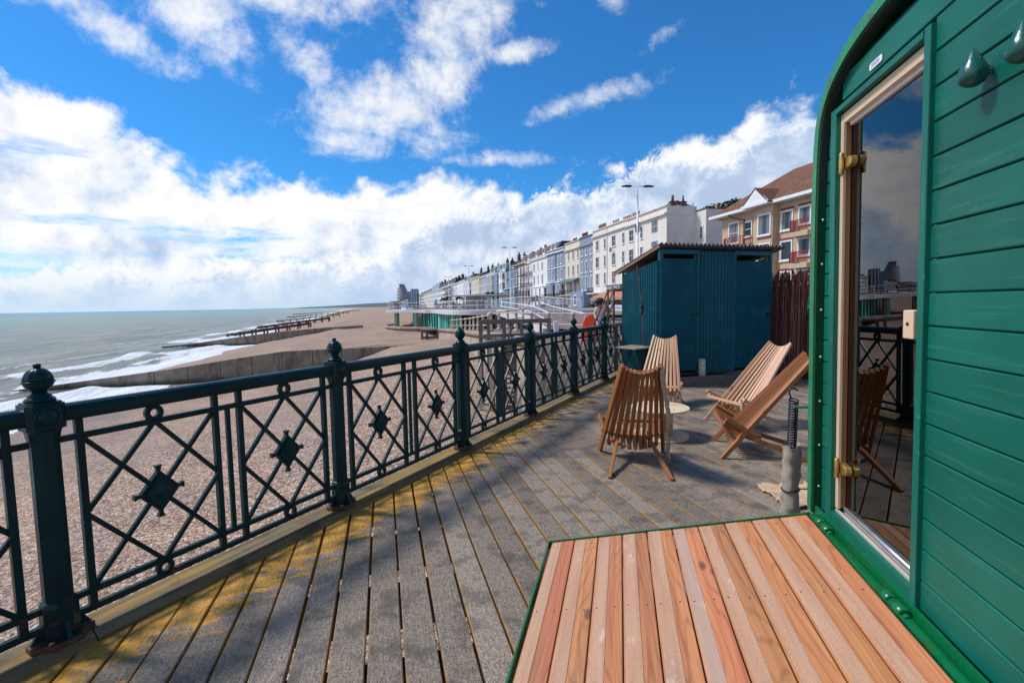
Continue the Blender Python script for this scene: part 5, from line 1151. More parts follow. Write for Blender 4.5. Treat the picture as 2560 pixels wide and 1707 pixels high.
m = MB(); m.prism([(-.07, .30), (.03, .30), (.06, .36), (.06, .52), (.0, .56), (-.07, .52)], (0, -.1605, 0), (1, 0, 0), (0, 0, 1), (0, .01, 0)); m.build('slot', [simple('dark_orange_slot', (.16, .02, .006), .7)], ob)
m = MB(); m.bar((-.31, -.175, .56), (.31, -.175, .56), .03, .09); m.bar((-.31, -.175, .12), (.31, -.175, .12), .03, .06); m.bar((.13, -.172, .02), (.13, -.172, .55), .10, .03, (0, 1, 0)); m.build('rib', [M_ORANGE], ob, bevel=.012)
bo = thing('white_bollard', 'short white square bollard with a cap on the reddish promenade', 'bollard', (2.05, 22.2, -.1))
m = MB(); m.box((0, 0, .38), (.22, .22, .76)); m.build('shaft', [M_WHITE], bo, bevel=.02); m = MB(); m.box((0, 0, .80), (.25, .25, .10)); m.build('cap', [M_WHITE], bo, bevel=.02)
wp = MB(); wp.bar((0, 0, -.3), (0, 0, .84), .12, .12, (1, 0, 0)); o = wp.build('wooden_post', [wood('rusty_brown_post', (.12, .05, .025), (.26, .11, .055))], bevel=.01); o.location = (1.28, 21.2, 0); tag(o, 'rust brown wooden post beside the cream stanchion left of the bollard', 'post')

# rusty iron stair behind the balustrade end
M_IRONB = simple('brown_rusty_iron', (.06, .026, .018), .75, .3, 12, bump=.2)
ir = thing('iron_stair', 'dark brown iron stair with sloping handrails left of the teal shed', 'stair', (2.7, 13.7, 0))
def I_(x, y, z): return Vector((x-2.7, y-13.7, z))
foot = I_(2.42, 13.3, -.1); head = I_(2.98, 14.0, .92)
for dy in (-.0, .85):
    o_ = Vector((0, dy, 0)); m = MB()
    for h in (.35, .65, 1.0): m.tube([foot+o_+Vector((0, 0, h)), head+o_+Vector((0, 0, h))], .020, 6)
    m.tube([head+o_+Vector((0, 0, 1.02)), head+o_+Vector((1.5, .05, 1.04))], .022, 6); m.build('handrail', [M_IRONB], ir)
    m = MB()
    for p in (foot, head): m.tube([p+o_-Vector((0, 0, .3)), p+o_+Vector((0, 0, 1.05))], .028, 6)
    m.build('newel', [M_IRONB], ir)
m = MB()
for k in range(5): m.tube([head+Vector((.28+.30*k, 0, -.9)), head+Vector((.28+.30*k, 0, 1.35 if k < 2 else 1.04))], .016, 6)
m.build('upright', [M_IRONB], ir)
m = MB()
for k in range(7): p = foot.lerp(head, (k+.5)/7); m.box(p+Vector((0, .42, 0)), (.24, .84, .03))
m.box(head+Vector((.8, .42, -.02)), (1.6, .84, .04)); m.build('tread', [M_IRONB], ir)

# lamp posts
def lamp(x, y, label, h=10.05):
    t = thing('street_lamp', label, 'street lamp', (x, y, 0), 0, 'white double armed street lamps along the promenade'); m = MB(); m.tube([(0, 0, 0), (0, 0, 1.3), (0, 0, 1.35), (0, 0, h)], [.12, .12, .085, .055], 10); m.build('pole', [M_WHITE], t)
    m = MB(); m.tube([(-.45, 0, h-.05), (.45, 0, h-.05)], .03, 6); m.build('arm', [M_WHITE], t)
    for s in (-1, 1): m = MB(); m.prism([(.42, -.05), (.55, -.09), (1.15, -.07), (1.18, -.02), (1.1, .0), (.8, .04), (.5, .03)], (0, -.13, h-.02), (s, 0, -.02 if s > 0 else .03), (0, 0, 1), (0, .26, 0)); m.build('lantern', [M_BLACK], t, bevel=.01)
    m = MB(); m.box((.08, -.06, h-3.0), (.08, .10, .75)); m.box((-.14, 0, h-3.1), (.08, .08, .5)); m.box((.22, 0, h-3.05), (.08, .08, .3)); m.build('sensor_box', [simple('grey_boxes', (.30, .32, .34), .5)], t); return t
lamp(9.36, 35.8, 'tall white street lamp rising behind the roof of the teal shed')
lamp(-.12, 71.6, 'white street lamp before the dark teal house, second of the row', 10)
lamp(-9.0, 104, 'thin white street lamp in front of the cream and lilac houses, third of the row', 10)
lamp(-18.2, 141, 'distant white street lamp before the white balconied flats, farthest of the row', 10)

# promenade shelter, picnic tables, planting
shl = thing('promenade_shelter', 'white flat roofed promenade shelter with curved brackets', 'shelter', (-5.6, 78, .97), R(-13))
m = MB(); m.prism([(-4.4, 2.05), (-3.9, 2.22), (5.5, 2.30), (6.8, 2.24), (6.8, 2.12), (-4.0, 2.02)], (0, -1.6, 0), (1, 0, 0), (0, 0, 1), (0, 3.6, 0)); m.build('roof', [M_WHITEC], shl)
m = MB(); m.box((-.6, 1.0, 1.0), (3.2, .15, 2.05)); m.box((1.0, .2, 1.0), (.15, 1.6, 2.05)); m.build('wall', [M_WHITEC], shl)
for k in range(7): m = MB(); m.box((-2.0+.46*k, -.2, 1.0), (.09, .09, 2.05)); m.build('post', [M_WHITEC], shl)
for x in (2.0, 4.4):
    m = MB(); m.prism([(0, 0), (.25, 0), (.30, 1.2), (.6, 1.75), (1.1, 2.05), (-.6, 2.05), (-.1, 1.5)], (x, -.6, 0), (1, 0, 0), (0, 0, 1), (0, .2, 0)); m.build('bracket', [M_WHITEC], shl)
M_DKWOOD = simple('dark_bench_wood', (.035, .03, .03), .8)
def picnic(x, y, rz, label):
    t = thing('picnic_table', label, 'picnic table', (x, y, .95), rz, 'dark picnic tables on the canopy'); m = MB(); m.box((0, 0, .75), (1.8, .8, .07)); m.build('tabletop', [M_DKWOOD], t)
    for s in (-1, 1): m = MB(); m.box((0, s*.75, .45), (1.8, .28, .06)); m.build('seat', [M_DKWOOD], t)
    for sx_ in (-.7, .7):
        for s in (-1, 1): m = MB(); m.bar((sx_, s*.8, 0), (sx_, s*.2, .74), .07, .1, (1, 0, 0)); m.build('leg', [M_DKWOOD], t)
picnic(-19.4, 93, .1, 'dark picnic table on the white canopy, left one of the pair'); picnic(-17.2, 92, -.1, 'dark picnic table on the white canopy, right one of the pair')
be = MB(); be.box((0, 0, .45), (.5, .5, .06)); be.box((-.22, 0, .75), (.06, .5, .5))
for x in (-.2, .2):
    for y in (-.2, .2): be.bar((x, y, 0), (x, y, .45), .06, .06, (1, 0, 0))
o = be.build('outdoor_chair', [M_DKWOOD]); o.location = (-21.4, 92, .95); tag(o, 'small dark chair at the outer tip of the white canopy', 'chair')

def leaf_mat(name, a, b):
    m, g = new_mat(name); r = g.attr('rnd'); c = g.mix(g.math('ADD', g.math('MULTIPLY', r, .7), g.math('MULTIPLY', g.noise(g.pos, .8, 4), .3)), a, b); g.set(Base_Color=c, Roughness=.6); return m
M_LEAF = leaf_mat('hedge_leaves', (.016, .035, .012), (.085, .125, .04)); M_LEAFY = leaf_mat('yellowish_leaves', (.05, .055, .015), (.17, .16, .05))
def foliage(m, c, r, n, size, rg, squash=1.):
    for k in range(n):
        while True:
            d = Vector((rg.uniform(-1, 1), rg.uniform(-1, 1), rg.uniform(-1, 1)))
            if .35 < d.length < 1: break
        p = Vector(c)+Vector((d.x*r, d.y*r, d.z*r*squash)); q = Vector((rg.gauss(0, 1), rg.gauss(0, 1), rg.gauss(0, 1))).normalized(); e = q.cross(Vector((.3, .5, .8))).normalized(); s = size*rg.uniform(.6, 1.3)
        m.face([p+q*s, p+e*s*.6, p-q*s, p-e*s*.6], 0, r=rg.random())
def bush(x, y, z, r, label, mat, n=260, group=None):
    t = thing('shrub', label, 'shrub', (x, y, z), 0, group); rg = random.Random(int(abs(x*31+y*7))); m = MB()
    for k in range(6): foliage(m, (rg.uniform(-.7, .7)*r, rg.uniform(-.4, .4)*r, r*rg.uniform(.4, .7)), r*rg.uniform(.45, .65), n//6, r*.11, rg, .8)
    m.build('foliage', [mat], t); m = MB()
    for k in range(4): m.tube([(rg.uniform(-.1, .1), 0, 0), (rg.uniform(-.4, .4)*r, rg.uniform(-.3, .3)*r, r*.6)], .03, 4)
    m.build('stem', [M_GREY], t)
bush(-13.6, 98, .95, 1.15, 'yellowish green shrub bed behind the white railing, left one', M_LEAFY); bush(-11.2, 98, .95, 1.2, 'broad green shrub behind the white railing, between walkers and shelter', M_LEAF); bush(-9.6, 97, .95, 1.0, 'olive shrub just left of the promenade shelter', M_LEAFY)
bush(-17.0, 112, .95, 1.1, 'dark green shrub behind the picnic tables', M_LEAF)
bush(13.6, 76, .1, 1.7, 'tall garden shrub in front of the restaurant, left of its awning', M_LEAF, 420); bush(15.6, 76.5, .1, 1.0, 'low green shrub under the restaurant awning', M_LEAF)
def palm(x, y, z, h, label):
    t = thing('palm_tree', label, 'palm', (x, y, z), 0, 'small palms along the front'); rg = random.Random(int(abs(x*13))+3); m = MB(); m.tube([(0, 0, 0), (.05, 0, h*.5), (0, 0, h)], [.10, .08, .06], 7); m.build('trunk', [M_GREY], t); m = MB()
    for k in range(46):
        a = rg.uniform(0, 6.28); b = rg.uniform(-.5, 1.2); L = h*.48; d = Vector((math.cos(a)*math.cos(b), math.sin(a)*math.cos(b), math.sin(b))); p = Vector((0, 0, h)); q = p+d*L*.6; e = q+Vector((d.x, d.y, d.z-.7))*L*.45; s_ = d.cross(Vector((0, 0, 1))).normalized()*.07*h/3
        m.face([p-s_*.3, q-s_, e, q+s_, p+s_*.3], 0, r=rg.random())
    m.build('frond', [M_LEAF], t); t.children[-1]['kind'] = 'stuff'
palm(-4.2, 96, .9, 2.6, 'small palm between lilac house and shelter'); palm(-2.2, 95, .9, 2.4, 'small palm right of the shelter by the blue house'); palm(4.3, 88, .3, 2.2, 'small palm before the scaffolded house'); palm(-21.5, 165, .9, 3.0, 'far palm left of the white balconied flats'); palm(-15, 140, .9, 2.9, 'palm left of the shelter, before the white flats'); palm(-24, 170, .9, 2.9, 'farther palm above the walking pair')

# ------------------------------------------------------------------ cars parked along the kerb
M_CARGLASS = simple('car_glass', (.02, .025, .03), .06, .1, bump=0); M_SILVER = simple('silver_car_paint', (.46, .48, .52), .28, .05, 2, metallic=.5, bump=0); M_BLUEGREY = simple('bluish_silver_car_paint', (.33, .38, .46), .28, .05, 2, metallic=.5, bump=0)
def car(A, S, label, paint, seed=0, flip=False):
    P = cp(A, S, .03); t = thing('parked_car', label, 'car', P, math.atan2(KA.y, KA.x)+(math.pi if flip else 0), 'cars parked along the kerb'); L, Wd = 4.3, 1.75
    body = [(-2.12, .32), (-2.15, .62), (-2.05, .86), (-1.45, .95), (-.75, .98), (.95, .96), (1.75, .84), (2.08, .70), (2.15, .45), (2.08, .28), (-2.0, .26)]
    m = MB(); m.prism(body, (0, -Wd/2, 0), (1, 0, 0), (0, 0, 1), (0, Wd, 0)); bo_ = m.build('body', [paint], t, bevel=.07, seg=3)
    m = MB(); lo = [(-1.75, .93), (1.05, .93)]; hi = [(-1.25, 1.44), (.25, 1.44)]; w0, w1 = Wd/2-.06, Wd/2-.24
    v = [(lo[0][0], -w0, .93), (lo[1][0], -w0, .93), (lo[1][0], w0, .93), (lo[0][0], w0, .93), (hi[0][0], -w1, 1.42), (hi[1][0], -w1, 1.42), (hi[1][0], w1, 1.42), (hi[0][0], w1, 1.42)]
    m.faces(v, [(0, 1, 5, 4), (1, 2, 6, 5), (2, 3, 7, 6), (3, 0, 4, 7)]); m.build('windows', [M_CARGLASS], t)
    m = MB(); m.faces([(hi[0][0]-.03, -w1-.02, 1.42), (hi[1][0]+.05, -w1-.02, 1.42), (hi[1][0]+.05, w1+.02, 1.42), (hi[0][0]-.03, w1+.02, 1.42), (hi[0][0]+.1, -w1+.06, 1.48), (hi[1][0]-.1, -w1+.06, 1.48), (hi[1][0]-.1, w1-.06, 1.48), (hi[0][0]+.1, w1-.06, 1.48)], [(0, 1, 5, 4), (1, 2, 6, 5), (2, 3, 7, 6), (3, 0, 4, 7), (4, 5, 6, 7)])
    for sy in (-1, 1):
        for (xa, xb) in ((-1.75, -1.25), (-.35, -.30), (1.07, .27)): m.bar((xa, sy*(w0+.005), .94), (xb, sy*(w1+.01), 1.43), .09, .03, (0, sy, .4))
    m.build('roof', [paint], t)
    for x in (-1.32, 1.33):
        for sy in (-1, 1):
            m = MB(); m.lathe([(.2, -.09), (.29, -.10), (.32, -.07), (.32, .07), (.29, .10), (.2, .09)], (x, sy*(Wd/2-.10), .32), n=18, M3=Matrix(((1, 0, 0), (0, 0, 1), (0, 1, 0)))); w_ = m.build('wheel', [M_BLACK], t)
            m = MB(); m.lathe([(0, -.095), (.2, -.085), (.2, .085), (0, .095)], (x, sy*(Wd/2-.10), .32), n=12, M3=Matrix(((1, 0, 0), (0, 0, 1), (0, 1, 0)))); m.build('rim', [M_STEEL], w_)
    for sy in (-1, 1):
        m = MB(); m.box((2.08, sy*.62, .66), (.12, .32, .14)); m.build('headlight', [M_PLATE], t, bevel=.02); m = MB(); m.box((-2.10, sy*.66, .74), (.1, .24, .18)); m.build('tail_light', [simple('red_lens', (.35, .01, .01), .3)], t, bevel=.02)

car(78.5, -28.6, 'silver car nearest the shed, parked behind the end of the mesh fence', M_BLUEGREY, flip=True); car(84.3, -28.7, 'pale silver car in the middle of the three parked cars', M_SILVER, flip=True); car(90.2, -28.6, 'silver car parked farthest left behind the mesh fence', M_SILVER, flip=True)
# ------------------------------------------------------------------ the terrace facing the sea
FP = Vector((18.7, 80)); FA = Vector((-.241, .970))            # a point of the house line and its direction away from the pier
TROT = math.atan2(-.970, .241)                                 # local x runs towards the pier, y inland
def tpx(px):
    """distance along the house line of the point seen in column px of the 2560 wide photograph"""
    r = (px-1280)/1200; return (FP.x-FP.y*r)/(-FA.x+FA.y*r)
def fpt(t): return FP+FA*t
STUCCO = {}
def stucco(name, col):
    if name not in STUCCO:
        m, g = new_mat(name+'_stucco'); v = g.obj; n = g.noise(v, .7, 6, .6); st = g.noise(g.scalev(v, (1.3, 1.3, .14)), 1.2, 6, .65); f = g.noise(v, 7, 4, .6)
        c = g.mix(g.rng(n, .3, .7, smooth=False), tuple(x*.90 for x in col), tuple(min(.9, x*1.06) for x in col))
        c = g.mix(g.math('MULTIPLY', g.rng(st, .55, .72), .32), c, tuple(x*.45+.03 for x in col)); c = g.mix(g.math('MULTIPLY', g.rng(f, .5, .75), .12), c, (.12, .10, .08))
        g.set(Base_Color=c, Roughness=.85, Normal=g.bump(f, .15, .03)); STUCCO[name] = m
    return STUCCO[name]
M_TRIM = simple('white_window_paint', (.74, .75, .78), .5, .05, 3, bump=0)
def pane_mat():
    m, g = new_mat('window_pane'); r = g.n('ShaderNodeObjectInfo').outputs['Random']; n = g.noise(g.scalev(g.obj, (7, 7, .4)), 1, 2)
    side = g.math('ABSOLUTE', g.sep(g.obj)[0]); cur = g.math('MULTIPLY', g.rng(side, .12, .42, 0, 1), g.math('GREATER_THAN', r, .45)); c = g.mix(cur, g.mix(r, (.022, .032, .048), (.055, .085, .125)), g.mix(n, (.13, .14, .15), (.22, .23, .24)))  # bluish pane colour stands in for reflected sky; paler sides are curtains
    g.set(Base_Color=c, Roughness=.22, Specular_IOR_Level=.16); return m
M_PANE = pane_mat()
M_SLATE = simple('dark_slate_roof', (.055, .05, .055), .7, .25, 3, bump=.2, dirt=(.13, .09, .06), dirt_amt=.5); M_TILE = simple('red_brown_tiles', (.15, .055, .035), .8, .25, 6, bump=.3)
M_STACK = simple('sooty_brick_stack', (.115, .085, .06), .85, .3, 5, bump=.2); M_POT = simple('terracotta_pots', (.36, .085, .035), .8, .2, 9, bump=0); M_IRONR = simple('black_iron_railing', (.015, .015, .017), .6, .1, 6, bump=0)
WMESH = {}
def window(parent, x, z, w, h, y=0., bars=1, surround=.10, tall=True, mat=None, rail=True):
    """white surround with glazing bars, the pane its sub-part; x centre, z bottom"""
    key = (round(w, 2), round(h, 2), bars, surround, rail, (mat or M_TRIM).name)
    if key not in WMESH:
        m = MB(); s = surround; d = .09
        if s:
            m.box((0, -.03, h+s/2), (w+2*s, .10, s)); m.box((0, -.05, -s*.6), (w+2*s+.1, .16, s*1.2))
            for sg in (-1, 1): m.box((sg*(w/2+s/2), -.03, h/2), (s, .10, h-.002))
        if rail: m.box((0, -.005, h/2), (w, .05, .05))
        for k in range(bars): xx = -w/2+w*(k+1)/(bars+1); m.box((xx, -.004, h/2), (.04, .046, h-.01))
        m.box((-w/2+.02, -.004, h/2), (.04, .045, h-.004)); m.box((w/2-.02, -.004, h/2), (.04, .045, h-.004)); m.box((0, -.004, .03), (w-.12, .045, .06)); m.box((0, -.004, h-.03), (w-.12, .045, .06))
        p = MB(); p.box((0, .012, h/2), (w, .02, h)); WMESH[key] = (m.mesh('window', [mat or M_TRIM]), p.mesh('pane', M_PANE))
    a, b = WMESH[key]; o = bpy.data.objects.new('window', a); C.objects.link(o); o.parent = parent; o.location = (x, y-.012, z)
    q = bpy.data.objects.new('pane', b); C.objects.link(q); q.parent = o; return o
def chimney(parent, x, y, z, w=1.6, d=.7, h=1.6, pots=4, mat=None, pot=None):
    if h > .8: w *= 1.35
    m = MB(); m.box((x, y, z+h/2), (w, d, h)); m.box((x, y, z+h+.05), (w+.14, d+.14, .12)); o = m.build('chimney', [mat or M_STACK], parent)
    for k in range(pots):
        px_ = x-w/2+w*(k+.5)/pots; m = MB(); m.lathe([(.13, 0), (.11, .65), (.14, .73), (.10, .85)], (px_, y, z+h+.1), n=8); m.build('chimney_pot', [pot or M_POT], o)
def house(label, px0, px1, htop, col, colname, cols, rows, base=1.0, depth=10, bay=None, parapet=.5, cornice=True, roof=None, balcony=None, chim=None, wscale=1., groundcol=None, door=None, sill=.1, detail=True, sback=0., band=None, wh=None):
    t0, t1 = tpx(px0), tpx(px1); Wd = t0-t1; P = fpt(t0)+Vector((KS.x, KS.y))*(-sback)
    t = thing('terrace_house', label, 'house', (P.x, P.y, 0), TROT, 'seafront terrace houses'); M_ = stucco(colname, col)
    m = MB(); m.box((Wd/2, depth/2, htop/2), (Wd-.02, depth, htop)); m.build('wall', [M_], t)
    if cornice:
        m = MB(); m.box((Wd/2, -.16, htop-.25-parapet), (Wd-.04, .34, .28)); m.box((Wd/2, -.10, htop-.06), (Wd-.04, .22, .14)); m.build('cornice', [M_TRIM if cornice == 'white' else M_], t)
    if band:
        m = MB()
        for z in band: m.box((Wd/2, -.07, z), (Wd-.04, .16, .22))
        m.build('string_course', [M_TRIM], t)
    bayx = None
    if bay:
        bx0, bx1, bz1, bd = bay; m = MB(); x0, x1 = Wd*bx0, Wd*bx1; c = min(.9, (x1-x0)*.22); m.prism([(x0, .05), (x0+c, -bd), (x1-c, -bd), (x1, .05)], (0, 0, .0), (1, 0, 0), (0, 1, 0), (0, 0, bz1)); m.build('bay', [M_], t)
        m = MB(); m.prism([(x0-.1, .03), (x0+c-.05, -bd-.14), (x1-c+.05, -bd-.14), (x1+.1, .03)], (0, 0, bz1), (1, 0, 0), (0, 1, 0), (0, 0, .22)); m.build('bay_cornice', [M_TRIM], t); bayx = (x0+c, x1-c, bz1, bd, c, x0, x1)
    for z, hh in rows:
        for item in cols:
            fx, fw = item; x = Wd*fx; w = min(fw, Wd*.42)*wscale; y = 0.
            if bayx and z+hh < bayx[2]+.1:
                if bayx[0]-.2 <= x <= bayx[1]+.2: y = -bayx[3]
                elif bayx[5] < x < bayx[6]: continue
            window(t, x, z, w, hh, y, bars=1 if w > .9 else 0, surround=sill if detail else .05)
        if bayx and z+hh < bayx[2]+.1 and detail:
            for sg, xx in ((-1, bayx[5]+bayx[4]/2), (1, bayx[6]-bayx[4]/2)):
                o = window(t, xx, z, .62, hh, -bayx[3]/2+.02, bars=0, surround=.05); o.rotation_euler = (0, 0, sg*math.atan2(bayx[3]+.05, bayx[4]))
    if balcony:
        z, dd = balcony; m = MB(); m.box((Wd/2, -dd/2-.02, z-.06), (Wd-.03, dd, .14)); b = m.build('balcony', [M_STONE], t); m = MB(); m.box((Wd/2, -dd, z+.95), (Wd-.05, .05, .05)); m.box((Wd/2, -dd, z+.12), (Wd-.05, .04, .04))
        n = int(Wd/.22)
        for k in range(n): m.box((.1+k*.22, -dd, z+.52), (.03, .03, .85))
        m.build('railing', [M_IRONR], b)
    if roof:
        kind, rh = roof
        m = MB()
        if kind in ('mansard', 'tile'):
            m.prism([(.35, 0), (1.5, rh), (depth-1.5, rh), (depth-.2, 0)], (0.03, 0, htop-.02), (0, 1, 0), (0, 0, 1), (Wd-.06, 0, 0)); r_ = m.build('roof', [M_TILE if kind == 'tile' else M_SLATE], t)
            for fx in ([.28, .72] if Wd > 4 else [.5]):
                m = MB(); m.box((Wd*fx, 1.1, htop+rh*.48), (1.35, 1.5, rh*.8)); d_ = m.build('dormer', [M_TRIM], r_); 
                o = bpy.data.objects.new('dormer_pane', bpy.data.meshes.get('dormer_pane') or (lambda q: (q.box((0, 0, 0), (.95, .03, 1.0)), q.mesh('dormer_pane', M_PANE))[1])(MB())); C.objects.link(o); o.parent = r_; o.location = (Wd*fx, .345, htop+rh*.5)
        else:
            m.prism([(.4, 0), (depth*.5, rh), (depth-.3, 0)], (.03, 0, htop-.02), (0, 1, 0), (0, 0, 1), (Wd-.06, 0, 0)); m.build('roof', [M_SLATE], t)
    if chim:
        for fx, yy, w_, h_, n_ in chim: chimney(t, Wd*fx, yy, htop-.1, w_, .8, h_, n_)
    if door:
        fx, c_ = door; m = MB(); m.box((Wd*fx, -.02, base+1.05), (.95, .08, 2.1)); m.build('door', [simple(c_[0], c_[1], .4, .05, 4)], t)
    return t, Wd
CREAM = (.74, .69, .63); WHITE_ = (.76, .75, .73)
R4 = [(11.35, 1.75), (8.25, 1.85), (5.15, 2.15)]
# end house nearest the pier, with its shaded flank
t, w = house('cream painted end house of the terrace, tallest, its grey flank turned to the pier', 1567.4, 1665.6, 15.0, CREAM, 'cream', [(.135, 1.35), (.41, .62)], [(11.3, 1.75), (8.1, 1.9), (5.0, 2.0)], parapet=.9, chim=[(.985, 1.0, .5, .5, 2), (.99, 2.6, .5, .5, 1)], groundcol=1, depth=4.2)
for z in (11.6, 8.6, 5.6): window(t, w*.73, z, 1.75, 1.85, bars=1, surround=.0)
m = MB(); m.box((w*.22, -.04, 13.55), (w*.40, .08, .10)); m.box((w*.22, -.04, 14.1), (w*.40, .08, .10)); m.box((w*.5, .3, 14.98), (w, .4, .1)); m.build('moulding', [stucco('cream', CREAM)], t)
m = MB(); m.box((w+.03, 1.6, 13.7), (.07, 3.3, .12)); m.build('flank_string', [stucco('cream', CREAM)], t)
m = MB(); m.box((w-.3, 4.2, 7.4), (.62, 1.0, 15.0)); m.tube([(w-.3, 4.2, 14.9), (w-.3, 4.2, 15.5)], .16, 8); m.build('chimney_breast', [stucco('cream', CREAM)], t)
m = MB(); m.prism([(0, 0), (2.6, 0), (0, .75)], (w-.2, 1.7, 14.95), (0, 1, 0), (0, 0, 1), (-2.5, 0, 0)); m.build('tiled_roof', [M_TILE], t)
m = MB(); m.lathe([(.0, 0), (.25, .05), (.38, .16)], (w-.8, 3.2, 15.6), n=14, M3=Matrix(((1, 0, 0), (0, .3, -.95), (0, .95, .3)))); m.build('satellite_dish', [simple('grey_dish', (.12, .13, .15), .5)], t)
rear = thing('rear_wing', 'cream rear wing stepping back behind the end house, grey on its shaded side', 'building', (*(fpt(tpx(1665.6))-Vector((KS.x, KS.y))*4.6), 0), TROT)
m = MB(); m.box((.6, 6, 7.1), (3.4, 12, 14.2)); m.build('wall', [stucco('cream', CREAM)], rear); window(rear, 1.3, 10.2, .55, 1.7, bars=0); window(rear, 1.3, 6.6, .55, 1.7, bars=0); m = MB(); m.box((.6, 6, 14.24), (3.6, 12.2, .12)); m.build('roof', [M_SLATE], rear); chimney(rear, -.5, 4, 14.2, 1.8, .8, .5, 1)
# cream pair with the restaurant below
t, w = house('wide cream house above the restaurant sign, with white window surrounds', 1483.2, 1567.4, 15.1, CREAM, 'cream', [(.16, 1.3), (.40, .62), (.655, 1.3), (.915, .62)], [(11.3, 1.75), (8.1, 1.95), (4.9, 2.1)], parapet=.9, chim=[(.12, 4, 2.0, 1.2, 4), (.45, 4, 2.4, 1.1, 5), (.75, 3.5, 2.0, 1.0, 4)], balcony=None)
m = MB(); m.box((w*.24, -.04, 13.75), (w*.44, .08, .1)); m.box((w*.24, -.04, 14.3), (w*.44, .08, .1)); m.bar((w*.465, -.06, 0), (w*.465, -.06, 15.1), .12, .1, (0, 1, 0)); m.build('moulding', [stucco('cream', CREAM)], t)
m = MB(); m.box((w*.13, -.7, 3.4), (w*.26, 1.4, .18)); b = m.build('balcony', [M_TRIM], t); m = MB(); m.box((w*.13, -1.38, 4.4), (w*.26, .05, .05))
for k in range(22): m.box((.1+k*w*.26/22, -1.38, 3.9), (.03, .03, .95))
m.build('railing', [M_IRONR], b)
m = MB(); m.lathe([(.0, 0), (.3, .06), (.45, .2)], (w*.64, -.35, 10.7), n=14, M3=Matrix(((1, 0, 0), (0, 0, -1), (0, 1, 0)))); m.build('satellite_dish', [simple('grey_dish', (.12, .13, .15), .5)], t)
for x in (.06, .20): window(t, w*x, 1.2, 1.0, 1.7, bars=1)
# restaurant front
rp = fpt(tpx(1515)); rs_ = thing('restaurant_front', 'restaurant front with terracotta awning and dark blue sign board, under the cream house', 'shop front', (rp.x, rp.y, 0), TROT)
RW = tpx(1515)-tpx(1600)
m = MB(); m.prism([(0, 0), (-2.6, -1.15), (-2.6, -1.35), (0, -.3)], (-.9, -.05, 3.55), (0, 1, 0), (0, 0, 1), (RW, 0, 0)); m.build('awning', [simple('terracotta_awning', (.40, .17, .10), .85, .08, 3)], rs_)
m = MB(); m.box((RW/2-.9, -2.6, 2.15), (RW, .06, .14)); m.build('awning_valance', [simple('pale_blue_valance', (.40, .44, .52), .8)], rs_)
m = MB(); m.box((RW/2+.4, -.25, 4.15), (RW-.9, .14, .92)); sb = m.build('sign_board', [simple('dark_blue_sign', (.012, .035, .075), .4, .1, 3)], rs_)
m = MB(); m.box((RW/2+.4, -.25, 4.66), (RW-.7, .2, .1)); m.box((RW/2+.4, -.25, 3.65), (RW-.7, .2, .1)); m.build('gilt_moulding', [simple('gilt', (.42, .30, .08), .5)], sb)
m = MB(); m.box((1.15, -.33, 4.15), (.55, .03, .6)); m.build('sign_emblem', [simple('pale_emblem', (.45, .55, .66), .5)], sb)
fc = bpy.data.curves.new('sign_text', 'FONT'); fc.body = 'BAY SPICE'; fc.size = .88; fc.extrude = .01; fc.space_character = 1.12; tmp = bpy.data.objects.new('tmp', fc); C.objects.link(tmp); dg = bpy.context.evaluated_depsgraph_get(); me = bpy.data.meshes.new_from_object(tmp.evaluated_get(dg)); bpy.data.objects.remove(tmp); me.materials.clear(); me.materials.append(simple('sign_lettering', (.72, .74, .76), .5, bump=0))
o = bpy.data.objects.new('lettering', me); C.objects.link(o); o.parent = sb; o.location = (1.75, -.345, 3.86); o.rotation_euler = (math.pi/2, 0, 0)
for k in range(6): m = MB(); m.tube([(-.6+k*1.75, -2.5, 0), (-.6+k*1.75, -2.5, 2.2)], .05, 8); m.build('awning_post', [M_TRIM], rs_)
m = MB(); m.box((RW/2, -.05, 1.4), (RW, .08, 2.6)); m.build('shop_window', [M_CARGLASS], rs_)
for x, c in ((1.2, 'a'), (4.6, 'b'), (7.4, 'c')): m = MB(); m.box((x, -.12, 1.25), (1.3, .1, 2.3)); m.build('door', [simple('orange_red_door', (.30, .055, .02), .5, .1, 4)], rs_)
m = MB(); m.box((RW/2+1, -2.9, .75), (RW-2, .06, 1.0)); m.build('terrace_screen', [simple('pale_screen', (.50, .56, .62), .5, .2, 2)], rs_)
m = MB(); m.box((-.8, -3.6, .5), (.9, .9, 1.0)); m.build('planter', [M_BLACK], rs_)
# coloured houses leftwards from there
GB = (.24, .29, .39)
t, w = house('grey-blue house with three narrow windows a floor and a bright blue door', 1451, 1483.2, 14.7, GB, 'greyblue', [(.20, .62), (.55, .70), (.90, .62)], [(11.0, 1.9), (7.7, 2.1), (4.2, 2.6)], parapet=1.5, cornice=True, chim=[(.5, 3.5, 2.6, 1.6, 6)], sill=.16)
m = MB(); m.box((w*.42, -.9, 1.95), (w*1.05, 1.8, 3.9)); m.build('front_extension', [stucco('greyblue', GB)], t); window(t, w*.32, 1.3, 1.25, 1.8, -1.81, bars=1, surround=.18); m = MB(); m.box((w*.80, -1.82, 1.55), (.95, .06, 2.9)); m.build('door', [simple('bright_blue_door', (.012, .19, .42), .35, .05, 3)], t)
YE = (.68, .61, .50)
t, w = house('pale yellow house with a green canopy over its iron balcony', 1415, 1451, 14.6, YE, 'paleyellow', [(.25, .6), (.58, .75), (.90, .6)], [(10.9, 1.9), (7.5, 2.1), (1.0, 2.2)], parapet=1.3, chim=[(.2, 4, 2.4, 1.5, 7)], sill=.12)
